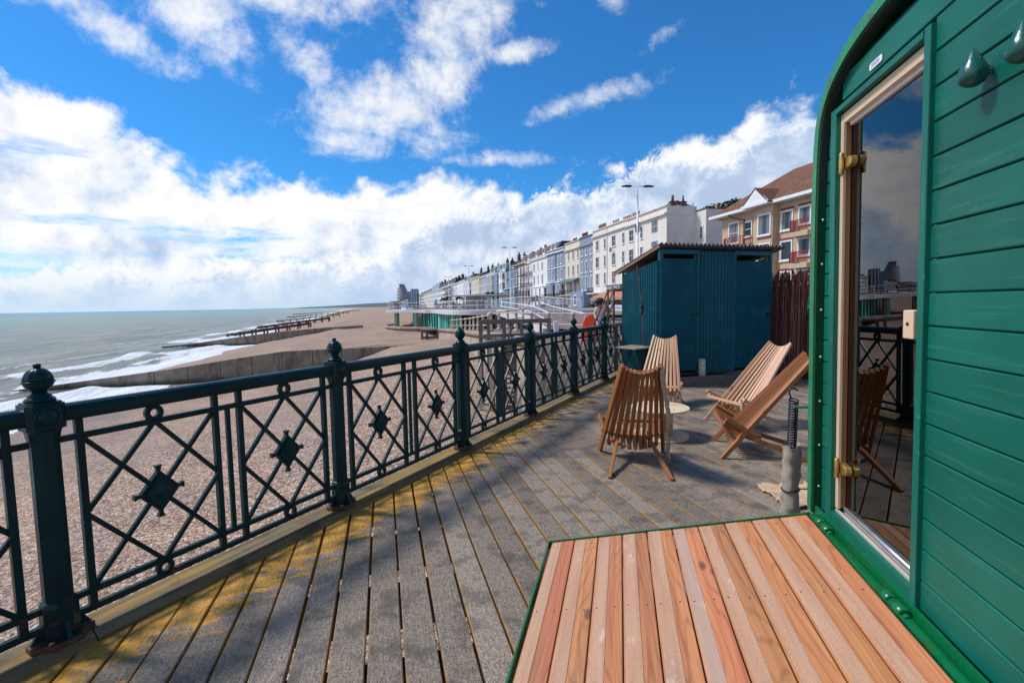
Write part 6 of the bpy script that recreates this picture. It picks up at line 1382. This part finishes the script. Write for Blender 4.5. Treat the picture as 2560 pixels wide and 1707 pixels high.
m = MB(); m.prism([(0, .0), (-1.5, -.75), (-1.5, -.85), (0, -.15)], (.1, -.05, 6.9), (0, 1, 0), (0, 0, 1), (w-.2, 0, 0)); m.build('canopy', [simple('green_copper_canopy', (.075, .13, .115), .7, .15, 4)], t)
m = MB(); m.box((w/2, -.75, 3.35), (w*1.02, 1.5, .2)); b = m.build('balcony', [M_STONE], t); m = MB(); m.box((w/2, -1.48, 4.5), (w, .05, .05))
for k in range(int(w/.2)): m.box((.05+k*.2, -1.48, 3.95), (.03, .03, 1.05))
m.build('railing', [M_IRONR], b)
for x in (.08, .35, .98): m = MB(); m.tube([(w*x, -1.45, 3.4), (w*x, -1.45, 6.2)], .05, 6); m.build('balcony_post', [M_STONE], t)
for x in (.42, .72): window(t, w*x, 3.5, 1.2, 2.5, bars=1)
LB = (.225, .27, .38)
house('lavender blue house with white bands, right one of its pair', 1392.5, 1415, 14.2, LB, 'lavender', [(.22, .55), (.60, .95)], [(10.6, 1.8), (7.1, 2.2), (3.3, 2.7), (.9, 1.6)], bay=(.12, .98, 6.4, .9), cornice='white', band=[9.9, 6.45], balcony=(2.95, 1.1), sill=.16, chim=[(.3, 4, 2, 1.5, 5)])
t, w = house('lavender blue house with white bands, left one of its pair', 1370.5, 1392.5, 14.3, LB, 'lavender', [(.22, .55), (.60, .95)], [(10.6, 1.8), (7.1, 2.2), (3.3, 2.7), (.9, 1.6)], bay=(.12, .98, 6.4, .9), cornice='white', band=[9.9, 6.45], balcony=(2.95, 1.1), sill=.16, roof=('mansard', 1.9))
m = MB(); m.bar((w, -.08, 0), (w, -.08, 14), .14, .12, (0, 1, 0)); m.build('drainpipe', [M_BLACK], t)
t, w = house('white house with a tall plain parapet and two bays over shaded ground floor', 1330, 1370.5, 13.9, WHITE_, 'offwhite', [(.22, .85), (.47, .5), (.72, .85)], [(10.4, 1.8), (6.7, 2.4), (3.0, 2.6), (.8, 1.4)], bay=(.02, .98, 5.9, .7), parapet=.3, roof=('tile', 2.3), balcony=(2.8, 1.0), sill=.10, chim=[(.05, 4, 1.4, 3, 5)])
t, w = house('white house wrapped in brown scaffolding', 1299, 1330, 13.8, WHITE_, 'offwhite', [(.25, .8), (.52, .7), (.80, .8)], [(10.4, 1.8), (6.8, 2.3), (3.1, 2.5), (.8, 1.4)], bay=(.05, .95, 6.0, .7), roof=('tile', 2.2), balcony=(2.8, 1.0), chim=[(.1, 4, 1.8, 2.6, 5), (.75, 4, 1.4, 2.8, 4)])
sf = thing('scaffolding', 'brown tube scaffolding with board decks on the white house', 'scaffolding', (*fpt(tpx(1302)), 0), TROT); M_SCAF = simple('rusty_scaffold_tube', (.13, .07, .04), .7)
m = MB(); SWd = tpx(1302)-tpx(1331)
for k in range(5):
    for y in (-1.4, -2.4): m.tube([(SWd*k/4, y, 0), (SWd*k/4, y, 13.5)], .06, 5)
for z in (3.2, 6.4, 9.6, 12.6):
    for y in (-1.4, -2.4):
        for dz_ in (0, 1.0): m.tube([(-.3, y, z+dz_), (SWd+.3, y, z+dz_)], .05, 5)
m.tube([(0, -2.4, 3), (SWd*.5, -2.4, 6.4), (0, -2.4, 9.6), (SWd*.5, -2.4, 12.6)], .05, 5); m.build('tube', [M_SCAF], sf); sf.children[-1]['kind'] = 'stuff'
for z in (6.4, 9.6, 12.6): m = MB(); m.box((SWd/2, -1.9, z), (SWd+.5, 1.0, .10)); m.build('deck_board', [simple('scaffold_boards', (.16, .11, .07), .8)], sf)
FAR_H = [('light blue house with white cornice and balcony', 1281, 1299, 13.7, (.27, .37, .50), 'lightblue', 'slate', 'white'),
         ('dark teal house, the darkest in the row', 1268, 1281, 13.9, (.012, .13, .19), 'darkteal', 'slate', None),
         ('narrow white house between the teal and the mid blue ones', 1254, 1268, 13.6, WHITE_, 'offwhite', 'mansard', None),
         ('mid blue bay fronted house', 1242, 1254, 13.7, (.15, .27, .42), 'midblue', 'mansard', None),
         ('pale sage green house with white bands', 1222.5, 1242, 13.8, (.36, .43, .39), 'sage', 'mansard', 'white'),
         ('lilac pink house with a white topped bay', 1208.5, 1222.5, 13.9, (.47, .37, .54), 'lilac', 'slate', 'white'),
         ('lime green house beside the lilac one', 1200, 1208.5, 13.8, (.36, .44, .22), 'lime', 'slate', 'white'),
         ('cream house with a brown flank and a red flag', 1183, 1200, 14.6, (.62, .55, .43), 'buff', 'slate', None),
         ('pale grey blue house with a cream neighbour band', 1165, 1183, 14.2, (.58, .62, .66), 'paleblue', 'mansard', 'white'),
         ('bright white house with gable and canopies', 1147, 1165, 15.0, WHITE_, 'offwhite', 'slate', 'white'),
         ('pale sky blue house between the white gable and the white flats', 1137, 1147, 15.0, (.52, .62, .74), 'sky', 'slate', None)]
for lb, a, b, h, c, n, rf, co in FAR_H:
    Wd = tpx(a)-tpx(b)
    t, w = house(lb, a, b, h, c, n, [(.20, .7), (.50, .9), (.80, .7)], [(10.3, 1.8), (6.9, 2.2), (3.5, 2.3), (.8, 1.7)], bay=(.08, .92, 12.6 if rf == 'mansard' else 6.6, 1.0), roof=(rf if rf == 'mansard' else 'gable', 2.4), cornice=co or True, balcony=(3.2, .9) if n not in ('buff',) else None, chim=[(.04, 4.5, 1.2, 4.2, 4), (.96, 4.5, 1.0, 3.6, 3)] if n in ('darkteal', 'midblue', 'lilac', 'buff', 'paleblue') else [(.95, 5, 1.2, 3.0, 4)], band=[9.6, 6.3] if co else None)
    if n == 'buff':
        m = MB(); m.box((w+.05, 4.8, h/2), (.10, 8.8, h)); m.build('brown_flank', [simple('brown_render', (.19, .10, .06), .85)], t)
        fl_ = MB(); v = []
        for i in range(9):
            for j in range(5): v.append((i*.19, -1.6-.18*math.sin(i*.8+j*.3), 4.6+j*.28-i*.08))
        fl_.faces(v, [(i*5+j, i*5+5+j, i*5+6+j, i*5+1+j) for i in range(8) for j in range(4)]); fo = fl_.build('red_flag', [simple('red_flag_cloth', (.65, .05, .03), .8)], None); fo.location = (*(fpt(tpx(1191))), 0); fo.rotation_euler = (0, 0, TROT); tag(fo, 'small red flag flying before the buff house', 'flag')
# smaller and farther: windows as plain panes, each still its own part
PANE_FAR = MB(); PANE_FAR.box((0, 0, 0), (1.6, .10, 2.3)); PANE_FAR = PANE_FAR.mesh('window', simple('far_dark_pane', (.035, .045, .06), .3, .3, 2, bump=0, spec=.25))
def far_house(label, a, b, h, c, n, roofh=0, roofm=None, balc=0, rows=4, ch=True):
    t0, t1 = tpx(a), tpx(b); Wd = t0-t1; P = fpt(t0); t = thing('terrace_house', label, 'house', (P.x, P.y, 0), TROT, 'distant seafront houses'); m = MB(); m.box((Wd/2, 6, h/2), (Wd-.05, 12, h)); m.build('wall', [stucco(n, c)], t)
    m = MB(); m.box((Wd/2, -.2, h-.5), (Wd-.1, .5, .4)); m.build('cornice', [M_TRIM], t)
    nb = max(2, min(12, int(Wd/3.4)))
    for r in range(rows):
        for k in range(nb): o = bpy.data.objects.new('window', PANE_FAR); C.objects.link(o); o.parent = t; o.location = (Wd*(k+.5)/nb, -.02, 2.2+(h-4.2)*r/max(1, rows-1))
    if balc:
        for r in range(1, rows):
            m = MB(); z = 1.0+(h-4.2)*r/max(1, rows-1); m.box((Wd/2, -.7, z), (Wd*.96, 1.4, .25)); b_ = m.build('balcony', [M_TRIM], t); m = MB(); m.box((Wd/2, -1.4, z+.65), (Wd*.96, .06, 1.0)); m.build('railing', [M_IRONR], b_)
    if roofh: m = MB(); m.prism([(.5, 0), (2.0, roofh), (10, roofh), (11.5, 0)], (.03, 0, h-.02), (0, 1, 0), (0, 0, 1), (Wd-.06, 0, 0)); m.build('roof', [roofm or M_SLATE], t)
    if ch:
        for fx in ((.03, .97) if Wd < 40 else (.02, .34, .66, .98)): chimney(t, Wd*fx, 6, h+roofh*.4, 2.6, 1.4, 2.2+roofh*.6, 0)
far_house('white flats with three tiers of black balconies', 1115, 1137, 15.4, WHITE_, 'offwhite', 3.2, balc=1)
far_house('classical white house with pilasters, left of the black balconies', 1098.7, 1115, 15.2, (.78, .76, .74), 'bright', 3.2)
far_house('pale bluish house with a tall grey attic block', 1080, 1098.7, 15.6, (.62, .66, .70), 'paleblue2', 5, simple('grey_attic', (.24, .27, .32), .7))
far_house('long cream house under dark chimneys', 1062, 1080, 16, (.66, .61, .52), 'buff2', 2.5)
far_house('small sky blue house in the distance', 1056, 1062, 16, (.54, .64, .76), 'sky', 2)
far_house('cream house at the far end of the terrace', 1047, 1056, 16.5, (.66, .60, .50), 'buff2', 2)
def at_px(px, dist): return Vector(((px-1280)/1200*dist, dist, 0))
# far town: dark flats, and the great stepped white tower
fb = thing('dark_apartment_block', 'distant dark glass apartment block left of the terrace', 'building', at_px(1038, 640), TROT*0)
m = MB(); m.box((0, 6, 12), (8.6, 12, 25)); m.build('wall', [simple('dark_blue_cladding', (.13, .18, .25), .4, .2, .1)], fb); m = MB()
for k in range(3): m.box((-3+3*k, -.15, 12), (.7, .3, 25))
m.build('mullion', [M_TRIM], fb)
fb = thing('dark_apartment_block', 'narrow distant blue block beside the stepped tower', 'building', at_px(1026, 760)); m = MB(); m.box((0, 6, 12.5), (3.4, 12, 25)); m.build('wall', [simple('mid_blue_cladding', (.14, .24, .34), .4, .2, .1)], fb)
tw = thing('stepped_tower', 'tall distant seafront tower with curved white balcony decks and a dark stepped back', 'tower', at_px(1007, 1060)); H_ = 48
m = MB(); m.prism([(0, 0), (0, 40), (-4, 43), (-4, H_-1), (4.5, H_-1), (5, 44), (7, 40), (9, 34), (12, 26), (13, 14), (13, 0)], (0, 0, 0), (1, 0, 0), (0, 0, 1), (0, 22, 0)); m.build('body', [simple('grey_tower_wall', (.20, .22, .28), .7, .2, .1)], tw)
for k in range(13):
    z = 2+k*3.15; r = 10.3-.018*k*k
    m = MB(); m.lathe([(r, z), (r, z+2.2)], (-2.6, 7, 0), n=28); m.lathe([(r-.9, z+2.2), (r-.9, z+3.15)], (-2.6, 7, 0), n=28, mat=1); m.build('balcony_deck', [M_WHITEC, M_PANE], tw)
m = MB(); m.box((-.5, 9, H_), (9.5, 12, 2.5)); m.box((-.5, 9, H_+2.4), (11, 14, .6)); m.build('roof', [M_SLATE], tw)
m = MB(); m.tube([(-1, 9, H_+2), (-1, 9, H_+3)], .3, 6); m.build('mast', [M_BLACK], tw)
for k, (px, d, w, h, lb) in enumerate(((997, 900, 9, 9, 'low white seafront building under the tower, leftmost'), (1004, 900, 6, 12, 'low white seafront building under the tower, middle one'), (1013, 880, 6, 13, 'low white seafront building under the tower, gabled'), (1020, 860, 5, 15, 'low cream seafront building beside the tower'))):
    b_ = thing('seafront_building', lb, 'building', at_px(px, d)); m = MB(); m.box((0, 5, h/2), (w, 10, h)); m.build('wall', [stucco('bright', (.78, .76, .74))], b_); m = MB(); m.prism([(-w/2, 0), (0, 2.5), (w/2, 0)], (0, 0, h), (1, 0, 0), (0, 0, 1), (0, 10, 0)); m.build('roof', [M_TILE if k % 2 else M_SLATE], b_)
    m = MB()
    for j in range(3): m.box((-w*.3+w*.3*j, -.05, h*.55), (w*.14, .1, h*.2))
    m.build('window', [M_PANE], b_)
pv = thing('beach_pavilion', 'low white round pavilion with a dark flat roof at the head of the far beach', 'pavilion', at_px(989, 420)); m = MB(); m.lathe([(4.6, -1), (4.6, 4.2), (4.4, 4.2)], n=24); m.build('wall', [M_WHITEC], pv); m = MB(); m.lathe([(0, 4.2), (6.8, 4.2), (7.0, 4.6), (3, 6.0), (0, 6.2)], n=24); m.build('roof', [M_SLATE], pv)
m = MB()
for k in range(8): a = -2.6+k*.35; m.box((4.62*math.cos(a), 4.62*math.sin(a), 1.8), (.6, .6, 2.0))
m.build('window', [M_PANE], pv)

# ------------------------------------------------------------------ tan brick apartment building on the right
def brick_mat():
    m, g = new_mat('tan_brick'); v = g.obj; b = g.n('ShaderNodeTexBrick'); q = g.sep(v); g.put(b.inputs['Vector'], g.comb(g.math('ADD', q[0], q[1]), q[2], 0)); b.inputs['Scale'].default_value = 4.4
    for i, c in enumerate(((.52, .355, .235, 1), (.58, .40, .27, 1), (.44, .32, .225, 1))): b.inputs[1+i].default_value = c
    b.inputs['Mortar Size'].default_value = .015; n = g.noise(v, .9, 5, .6); c = g.mix(g.math('MULTIPLY', g.rng(n, .5, .7), .3), b.outputs[0], (.28, .185, .11)); g.set(Base_Color=c, Roughness=.9); return m
M_TANB = brick_mat(); M_REDR = simple('dark_red_railing', (.27, .035, .03), .55, .12, 5, bump=0); M_REDB = simple('red_brick_soldier', (.22, .06, .035), .85, .2, 8); M_BALC = simple('tan_balcony_concrete', (.48, .38, .27), .85, .12, 3)
M_ROOFB = simple('brown_roof_tiles', (.145, .058, .030), .85, .25, 2.2, bump=.5, bscale=14, dirt=(.28, .13, .03), dirt_amt=.55, dirt_scale=1.2)
tA = tpx(1803); ap = thing('apartment_building', 'tan brick apartment building with brown tiled roof, red balconies and white gables', 'apartment building', (*fpt(tA), 0), TROT)
AW = 30.0; EV = 11.2
def ax(px): return tA-tpx(px)
m = MB(); m.box((AW/2, 6, EV/2), (AW, 12, EV)); m.build('wall', [M_TANB], ap)
m2 = MB(); xe = -1.3
m2.faces([(xe, -.8, EV+.15), (AW, -.8, EV+.15), (AW, 12.8, EV+.15), (xe, 12.8, EV+.15), (xe+5.2, 6, EV+4.7), (AW, 6, EV+4.7)], [(0, 1, 5, 4), (1, 2, 5), (2, 3, 4, 5), (3, 0, 4), (0, 3, 2, 1)]); rf = m2.build('roof', [M_ROOFB], ap)
m = MB(); m.box(((AW+xe)/2, -.85, EV+.02), (AW-xe, .10, .30)); m.box(((AW+xe)/2, -.42, EV-.10), (AW-xe, .85, .06)); m.box((xe-.02, 6, EV+.02), (.1, 13.5, .30)); m.build('fascia', [M_TRIM], ap)
# projecting bays with white gables
for bx in (ax(1894), ax(1894)+13.2):
    bw = ax(1941)-ax(1894); m = MB(); m.prism([(bx, .02), (bx, -.7), (bx+bw, -.7), (bx+bw, .02)], (0, 0, 0), (1, 0, 0), (0, 1, 0), (0, 0, EV)); m.build('bay', [M_TANB], ap)
    g0, g1 = bx-.95, bx+bw+.15; m = MB(); m.prism([(g0, 0), (g1, 0), ((g0+g1)/2+.1, 1.5)], (0, -1.45, EV+.15), (1, 0, 0), (0, 0, 1), (0, .08, 0)); m.build('gable', [M_TRIM], ap)
    m = MB(); gm = (g0+g1)/2+.1; m.faces([(g0, -1.5, EV+.12), (gm, -1.5, EV+1.70), (g1, -1.5, EV+.12), (g0, 1, EV+.12), (gm, 2.4, EV+1.70), (g1, 1, EV+.12)], [(0, 1, 4, 3), (1, 2, 5, 4)]); o = m.build('gable_roof', [M_ROOFB], ap); md = o.modifiers.new('t', 'SOLIDIFY'); md.thickness = .12
    m = MB(); m.box(((g0+g1)/2, -1.49, EV+.0), (g1-g0, .12, .28)); m.box(((g0+g1)/2, -.95, EV-.08), (g1-g0, 1.1, .06)); m.build('gable_fascia', [M_TRIM], ap)
    for z in (8.15, 5.2, 2.25, -.6): 
        window(ap, bx+bw*.58, z, bw*.60, 2.0, -.70, bars=0, surround=.13, rail=False)
        m = MB(); m.box((bx+bw*.58, -.74, z-.30), (bw*.72, .06, .12)); m.build('brick_sill', [M_REDB], ap)
wx1, wx2 = ax(1962), ax(2006)
for off in (0, 13.2):
    for z in (8.35, 5.45, 2.5, -.4):
        window(ap, wx1+off, z, 1.25, 1.75, 0, bars=0, surround=.13, rail=False); m = MB(); m.box((wx1+off, -.03, z+2.02), (1.6, .08, .2)); m.build('brick_head', [M_REDB], ap)
        window(ap, wx2+off, z+.25, 1.2, 1.55, 0, bars=0, surround=.12, rail=False); m = MB(); m.box((wx2+off, -.03, z+2.05), (1.5, .08, .2)); m.build('brick_head', [M_REDB], ap)
        if z > 0:
            b0, b1 = ax(1986)+off, ax(2035)+off; m = MB(); m.prism([(b0, 0), (b0+.2, -1.0), (b1, -1.0), (b1, 0)], (0, 0, z-.95), (1, 0, 0), (0, 1, 0), (0, 0, .42)); b_ = m.build('balcony', [M_BALC], ap); m = MB()
            for h in (.10, 1.05): m.bar((b0+.2, -.95, z-.5+h), (b1, -.95, z-.5+h), .06, .06); m.bar((b0+.02, -.02, z-.5+h), (b0+.2, -.95, z-.5+h), .06, .06)
            n = 14
            for k in range(n+1): x = lerp(b0+.2, b1, k/n); m.box((x, -.95, z+.08), (.045, .045, .95))
            for k in range(7): m.box((b0+.03+.17*k/6, -.1-.8*k/6, z+.08), (.045, .045, .95))
            m.build('railing', [M_REDR], b_)
    for z in (8.35, 5.45, 2.5): m = MB(); m.tube([(wx2+off+1.05, -.1, z-.6), (wx2+off+1.05, -.1, z+2.7)], .09, 7); m.build('drainpipe', [simple('brown_pipe', (.12, .05, .03), .6)], ap)
# corner balconies at the left end
lx0, lx1 = ax(1818)-.2, ax(1877)
for z in (8.1, 5.1, 2.2):
    window(ap, ax(1832), z-.1, 1.5, 2.2, -.0, bars=1, surround=.12); window(ap, ax(1867), z+.35, 1.0, 1.5, 0, bars=0, surround=.12)
    m = MB(); m.prism([(lx0, 0), (lx0, -.55), (lx0+1.0, -1.0), (lx1-1.2, -1.0), (lx1, -.4), (lx1, 0)], (0, 0, z-1.05), (1, 0, 0), (0, 1, 0), (0, 0, .45)); b_ = m.build('balcony', [M_BALC], ap); m = MB(); pl = [(lx0+.05, -.02), (lx0+.05, -.5), (lx0+1.0, -.95), (lx1-1.2, -.95), (lx1-.05, -.38), (lx1-.05, -.02)]
    for (x0, y0), (x1, y1) in zip(pl, pl[1:]):
        for h in (.06, 1.0): m.bar((x0, y0, z-.58+h), (x1, y1, z-.58+h), .06, .06)
        n = max(2, int(math.hypot(x1-x0, y1-y0)/.2))
        for k in range(n): m.box((lerp(x0, x1, k/n), lerp(y0, y1, k/n), z-.08), (.045, .045, .95))
    m.build('railing', [M_REDR], b_)
m = MB(); m.tube([(lx0+.9, -.8, EV), (lx0+1.5, -.5, EV-.5), (ax(1858), -.1, EV-.9), (ax(1858), -.1, 0)], .08, 7); m.build('drainpipe', [simple('brown_pipe', (.12, .05, .03), .6)], ap)
# trees on the rise behind
def tree(x, y, z, h, r, label):
    t = thing('tree', label, 'tree', (x, y, z), 0, 'trees on the rise behind the houses'); rg = random.Random(int(x*7+y)); m = MB(); m.tube([(0, 0, 0), (.2, 0, h*.35), (.1, .1, h*.6)], [.35, .26, .16], 8)
    for k in range(5): a = k*1.26; m.tube([(.1, .05, h*.45), (math.cos(a)*r*.35, math.sin(a)*r*.35, h*.68), (math.cos(a)*r*.6, math.sin(a)*r*.6, h*.8)], [.14, .09, .04], 5)
    m.build('trunk', [M_GREY], t); m = MB()
    for k in range(16): a = rg.uniform(0, 6.28); q = rg.uniform(.1, .75); foliage(m, (math.cos(a)*r*q, math.sin(a)*r*q, h*rg.uniform(.55, .92)), r*rg.uniform(.28, .42), 90, r*.06, rg, .75)
    m.build('crown', [M_LEAF], t)
def hill_z(x, y): return 0
tree(55.5, 124, 15, 12.2, 5, 'dark green tree crown showing above the cream rear wing, left one'); tree(62, 127, 16, 12.0, 5, 'dark green tree crown above the apartment roof edge, right one'); tree(49, 120, 14, 11.6, 3.6, 'small dark treetop behind the cream rear wing')
m = MB(); v = []; n = 16
for i in range(n):
    for j in range(n): x = lerp(30, 110, i/(n-1)); y = lerp(95, 170, j/(n-1)); v.append((x, y, -1+19*math.exp(-((x-70)/30)**2-((y-132)/26)**2)))
m.faces(v, [(i*n+j, i*n+n+j, i*n+n+j+1, i*n+j+1) for i in range(n-1) for j in range(n-1)], smooth=True); tag(m.build('hill', [simple('grassy_rise', (.05, .08, .03), .9)]), kind='structure')
# ------------------------------------------------------------------ people
def person(label, loc, rz, h, top, legs, hair, hair_r=.115, scarf=None, bag=None, group=None, skin=(.20, .10, .065), step=.16, sleeves=True):
    t = thing('person', label, 'person', loc, rz, group); k = h/1.72
    J = dict(hip=(0, 0, .92), waist=(0, .01, 1.08), chest=(0, .015, 1.28), neck=(0, 0, 1.45), head=(0, -.01, 1.56), top=(0, -.005, 1.66), ls=(-.17, .01, 1.38), le=(-.22, .04, 1.10), lw=(-.20, -.10, .92), lh=(-.19, -.15, .86), rs=(.17, .01, 1.38), re=(.22, .05, 1.10), rw=(.20, -.06, .90), rh=(.20, -.10, .83),
             lhip=(-.09, 0, .88), lk=(-.10, -step*.5-.03, .50), la=(-.10, -step, .09), lt=(-.10, -step-.14, .04), rhip=(.09, 0, .88), rk=(.10, step*.35-.05, .50), ra=(.10, step, .09), rt=(.10, step-.14, .04))
    rad = dict(hip=.125, waist=.115, chest=.135, neck=.052, head=.088, top=.062, ls=.062, le=.042, lw=.030, lh=.036, rs=.062, re=.042, rw=.030, rh=.036, lhip=.085, lk=.058, la=.042, lt=.036, rhip=.085, rk=.058, ra=.042, rt=.036)
    E_ = [('hip', 'waist'), ('waist', 'chest'), ('chest', 'neck'), ('neck', 'head'), ('head', 'top'), ('chest', 'ls'), ('ls', 'le'), ('le', 'lw'), ('lw', 'lh'), ('chest', 'rs'), ('rs', 're'), ('re', 'rw'), ('rw', 'rh'), ('hip', 'lhip'), ('lhip', 'lk'), ('lk', 'la'), ('la', 'lt'), ('hip', 'rhip'), ('rhip', 'rk'), ('rk', 'ra'), ('ra', 'rt')]
    def skinned(name, names, grow, mat, parent):
        idx = {n: i for i, n in enumerate(names)}; me = bpy.data.meshes.new(name); me.from_pydata([tuple(Vector(J[n])*k) for n in names], [(idx[a], idx[b]) for a, b in E_ if a in idx and b in idx], []); me.materials.append(mat)
        o = bpy.data.objects.new(name, me); C.objects.link(o); o.parent = parent; sk = o.modifiers.new('skin', 'SKIN'); sk.use_smooth_shade = True
        for n in names: d = me.skin_vertices[0].data[idx[n]]; r_ = (rad[n]+grow)*k; d.radius = (r_*1.25 if n in ('hip', 'waist', 'chest') else r_, r_*.85 if n in ('hip', 'waist', 'chest') else r_)
        me.skin_vertices[0].data[0].use_root = True; s = o.modifiers.new('sub', 'SUBSURF'); s.levels = 1; s.render_levels = 2; return o
    skinned('body', list(J), 0, simple('skin', skin, .55, .08, 20), t)
    skinned('jacket', ['chest', 'waist', 'hip', 'ls', 'le', 'lw', 'rs', 're', 'rw'] if sleeves else ['chest', 'waist', 'hip', 'ls', 'rs'], .024, top, t)
    skinned('trousers', ['hip', 'lhip', 'lk', 'la', 'rhip', 'rk', 'ra'], .018, legs, t)
    m = MB(); rg = random.Random(5)
    for q in range(26 if hair_r > .14 else 10):
        d = Vector((rg.gauss(0, 1), rg.gauss(0, 1), abs(rg.gauss(0, 1))+.1)).normalized(); c = Vector((0, .02, 1.62))*k+d*hair_r*.62*k; m.lathe([(hair_r*.5*k*math.sin(a), -hair_r*.5*k*math.cos(a)) for a in [math.pi*z/6 for z in range(7)]], c, n=8)
    m.build('hair', [hair], t)
    for s_ in (-1, 1): m = MB(); m.prism([(-.045, -.0), (.045, 0), (.05, .1), (.04, .2), (-.04, .2), (-.05, .1)], (J['lt' if s_ < 0 else 'rt'][0]*k, (J['lt' if s_ < 0 else 'rt'][1]-.06)*k, .0), (1, 0, 0), (0, 1, 0), (0, 0, .075)); m.build('shoe', [M_BLACK], t, bevel=.015)
    if scarf: m = MB(); m.tube([(.085*math.cos(a)*k, .085*math.sin(a)*k, (1.43+.02*math.sin(a))*k) for a in [6.283*q/14 for q in range(15)]], .035*k, 7); m.build('scarf', [scarf], t)
    if bag:
        b = MB(); b.prism([(-.13, -.0), (.13, 0), (.15, .2), (.10, .27), (-.10, .27), (-.15, .2)], (.26*k, -.06, .80*k), (0, 1, 0), (0, 0, 1), (.09, 0, 0)); bo_ = b.build('shoulder_bag', [bag], None, bevel=.02); bo_.location = loc; bo_.rotation_euler = (0, 0, rz); tag(bo_, 'dark blue shoulder bag worn by the person in the cream jacket', 'bag')
    return t
cl = lambda n, c: simple(n, c, .85, .12, 8, bump=.1)
M_HAIRK = cl('black_hair', (.012, .010, .010)); M_NAVY = cl('navy_cloth', (.02, .03, .08))
person('person with big curly black hair, cream jacket and red scarf, walking away beyond the balustrade', (3.76, 20.4, -.03), R(8), 1.70, cl('cream_jacket', (.55, .49, .40)), cl('pale_lilac_trousers', (.48, .46, .60)), M_HAIRK, .20, cl('red_scarf', (.55, .03, .025)), cl('navy_bag', (.025, .035, .12)))
person('person in a dark coat walking on the canopy, left of the yellow jacket', (-13.6, 87, .95), R(170), 1.76, cl('dark_coat', (.02, .022, .035)), M_NAVY, M_HAIRK)
person('person in a yellow green jacket walking on the canopy', (-10.6, 88, .95), R(185), 1.68, cl('hi_vis_jacket', (.50, .55, .06)), M_NAVY, cl('brown_hair', (.06, .035, .02)))
person('person in pale blue and pink standing before the restaurant', (16.3, 77.6, .14), R(200), 1.62, cl('pale_blue_top', (.45, .52, .68)), cl('pink_shorts', (.62, .35, .38)), M_HAIRK)
person('person in navy clothes standing before the restaurant awning', (17.3, 77.2, .14), R(160), 1.78, M_NAVY, M_NAVY, M_HAIRK, sleeves=False)
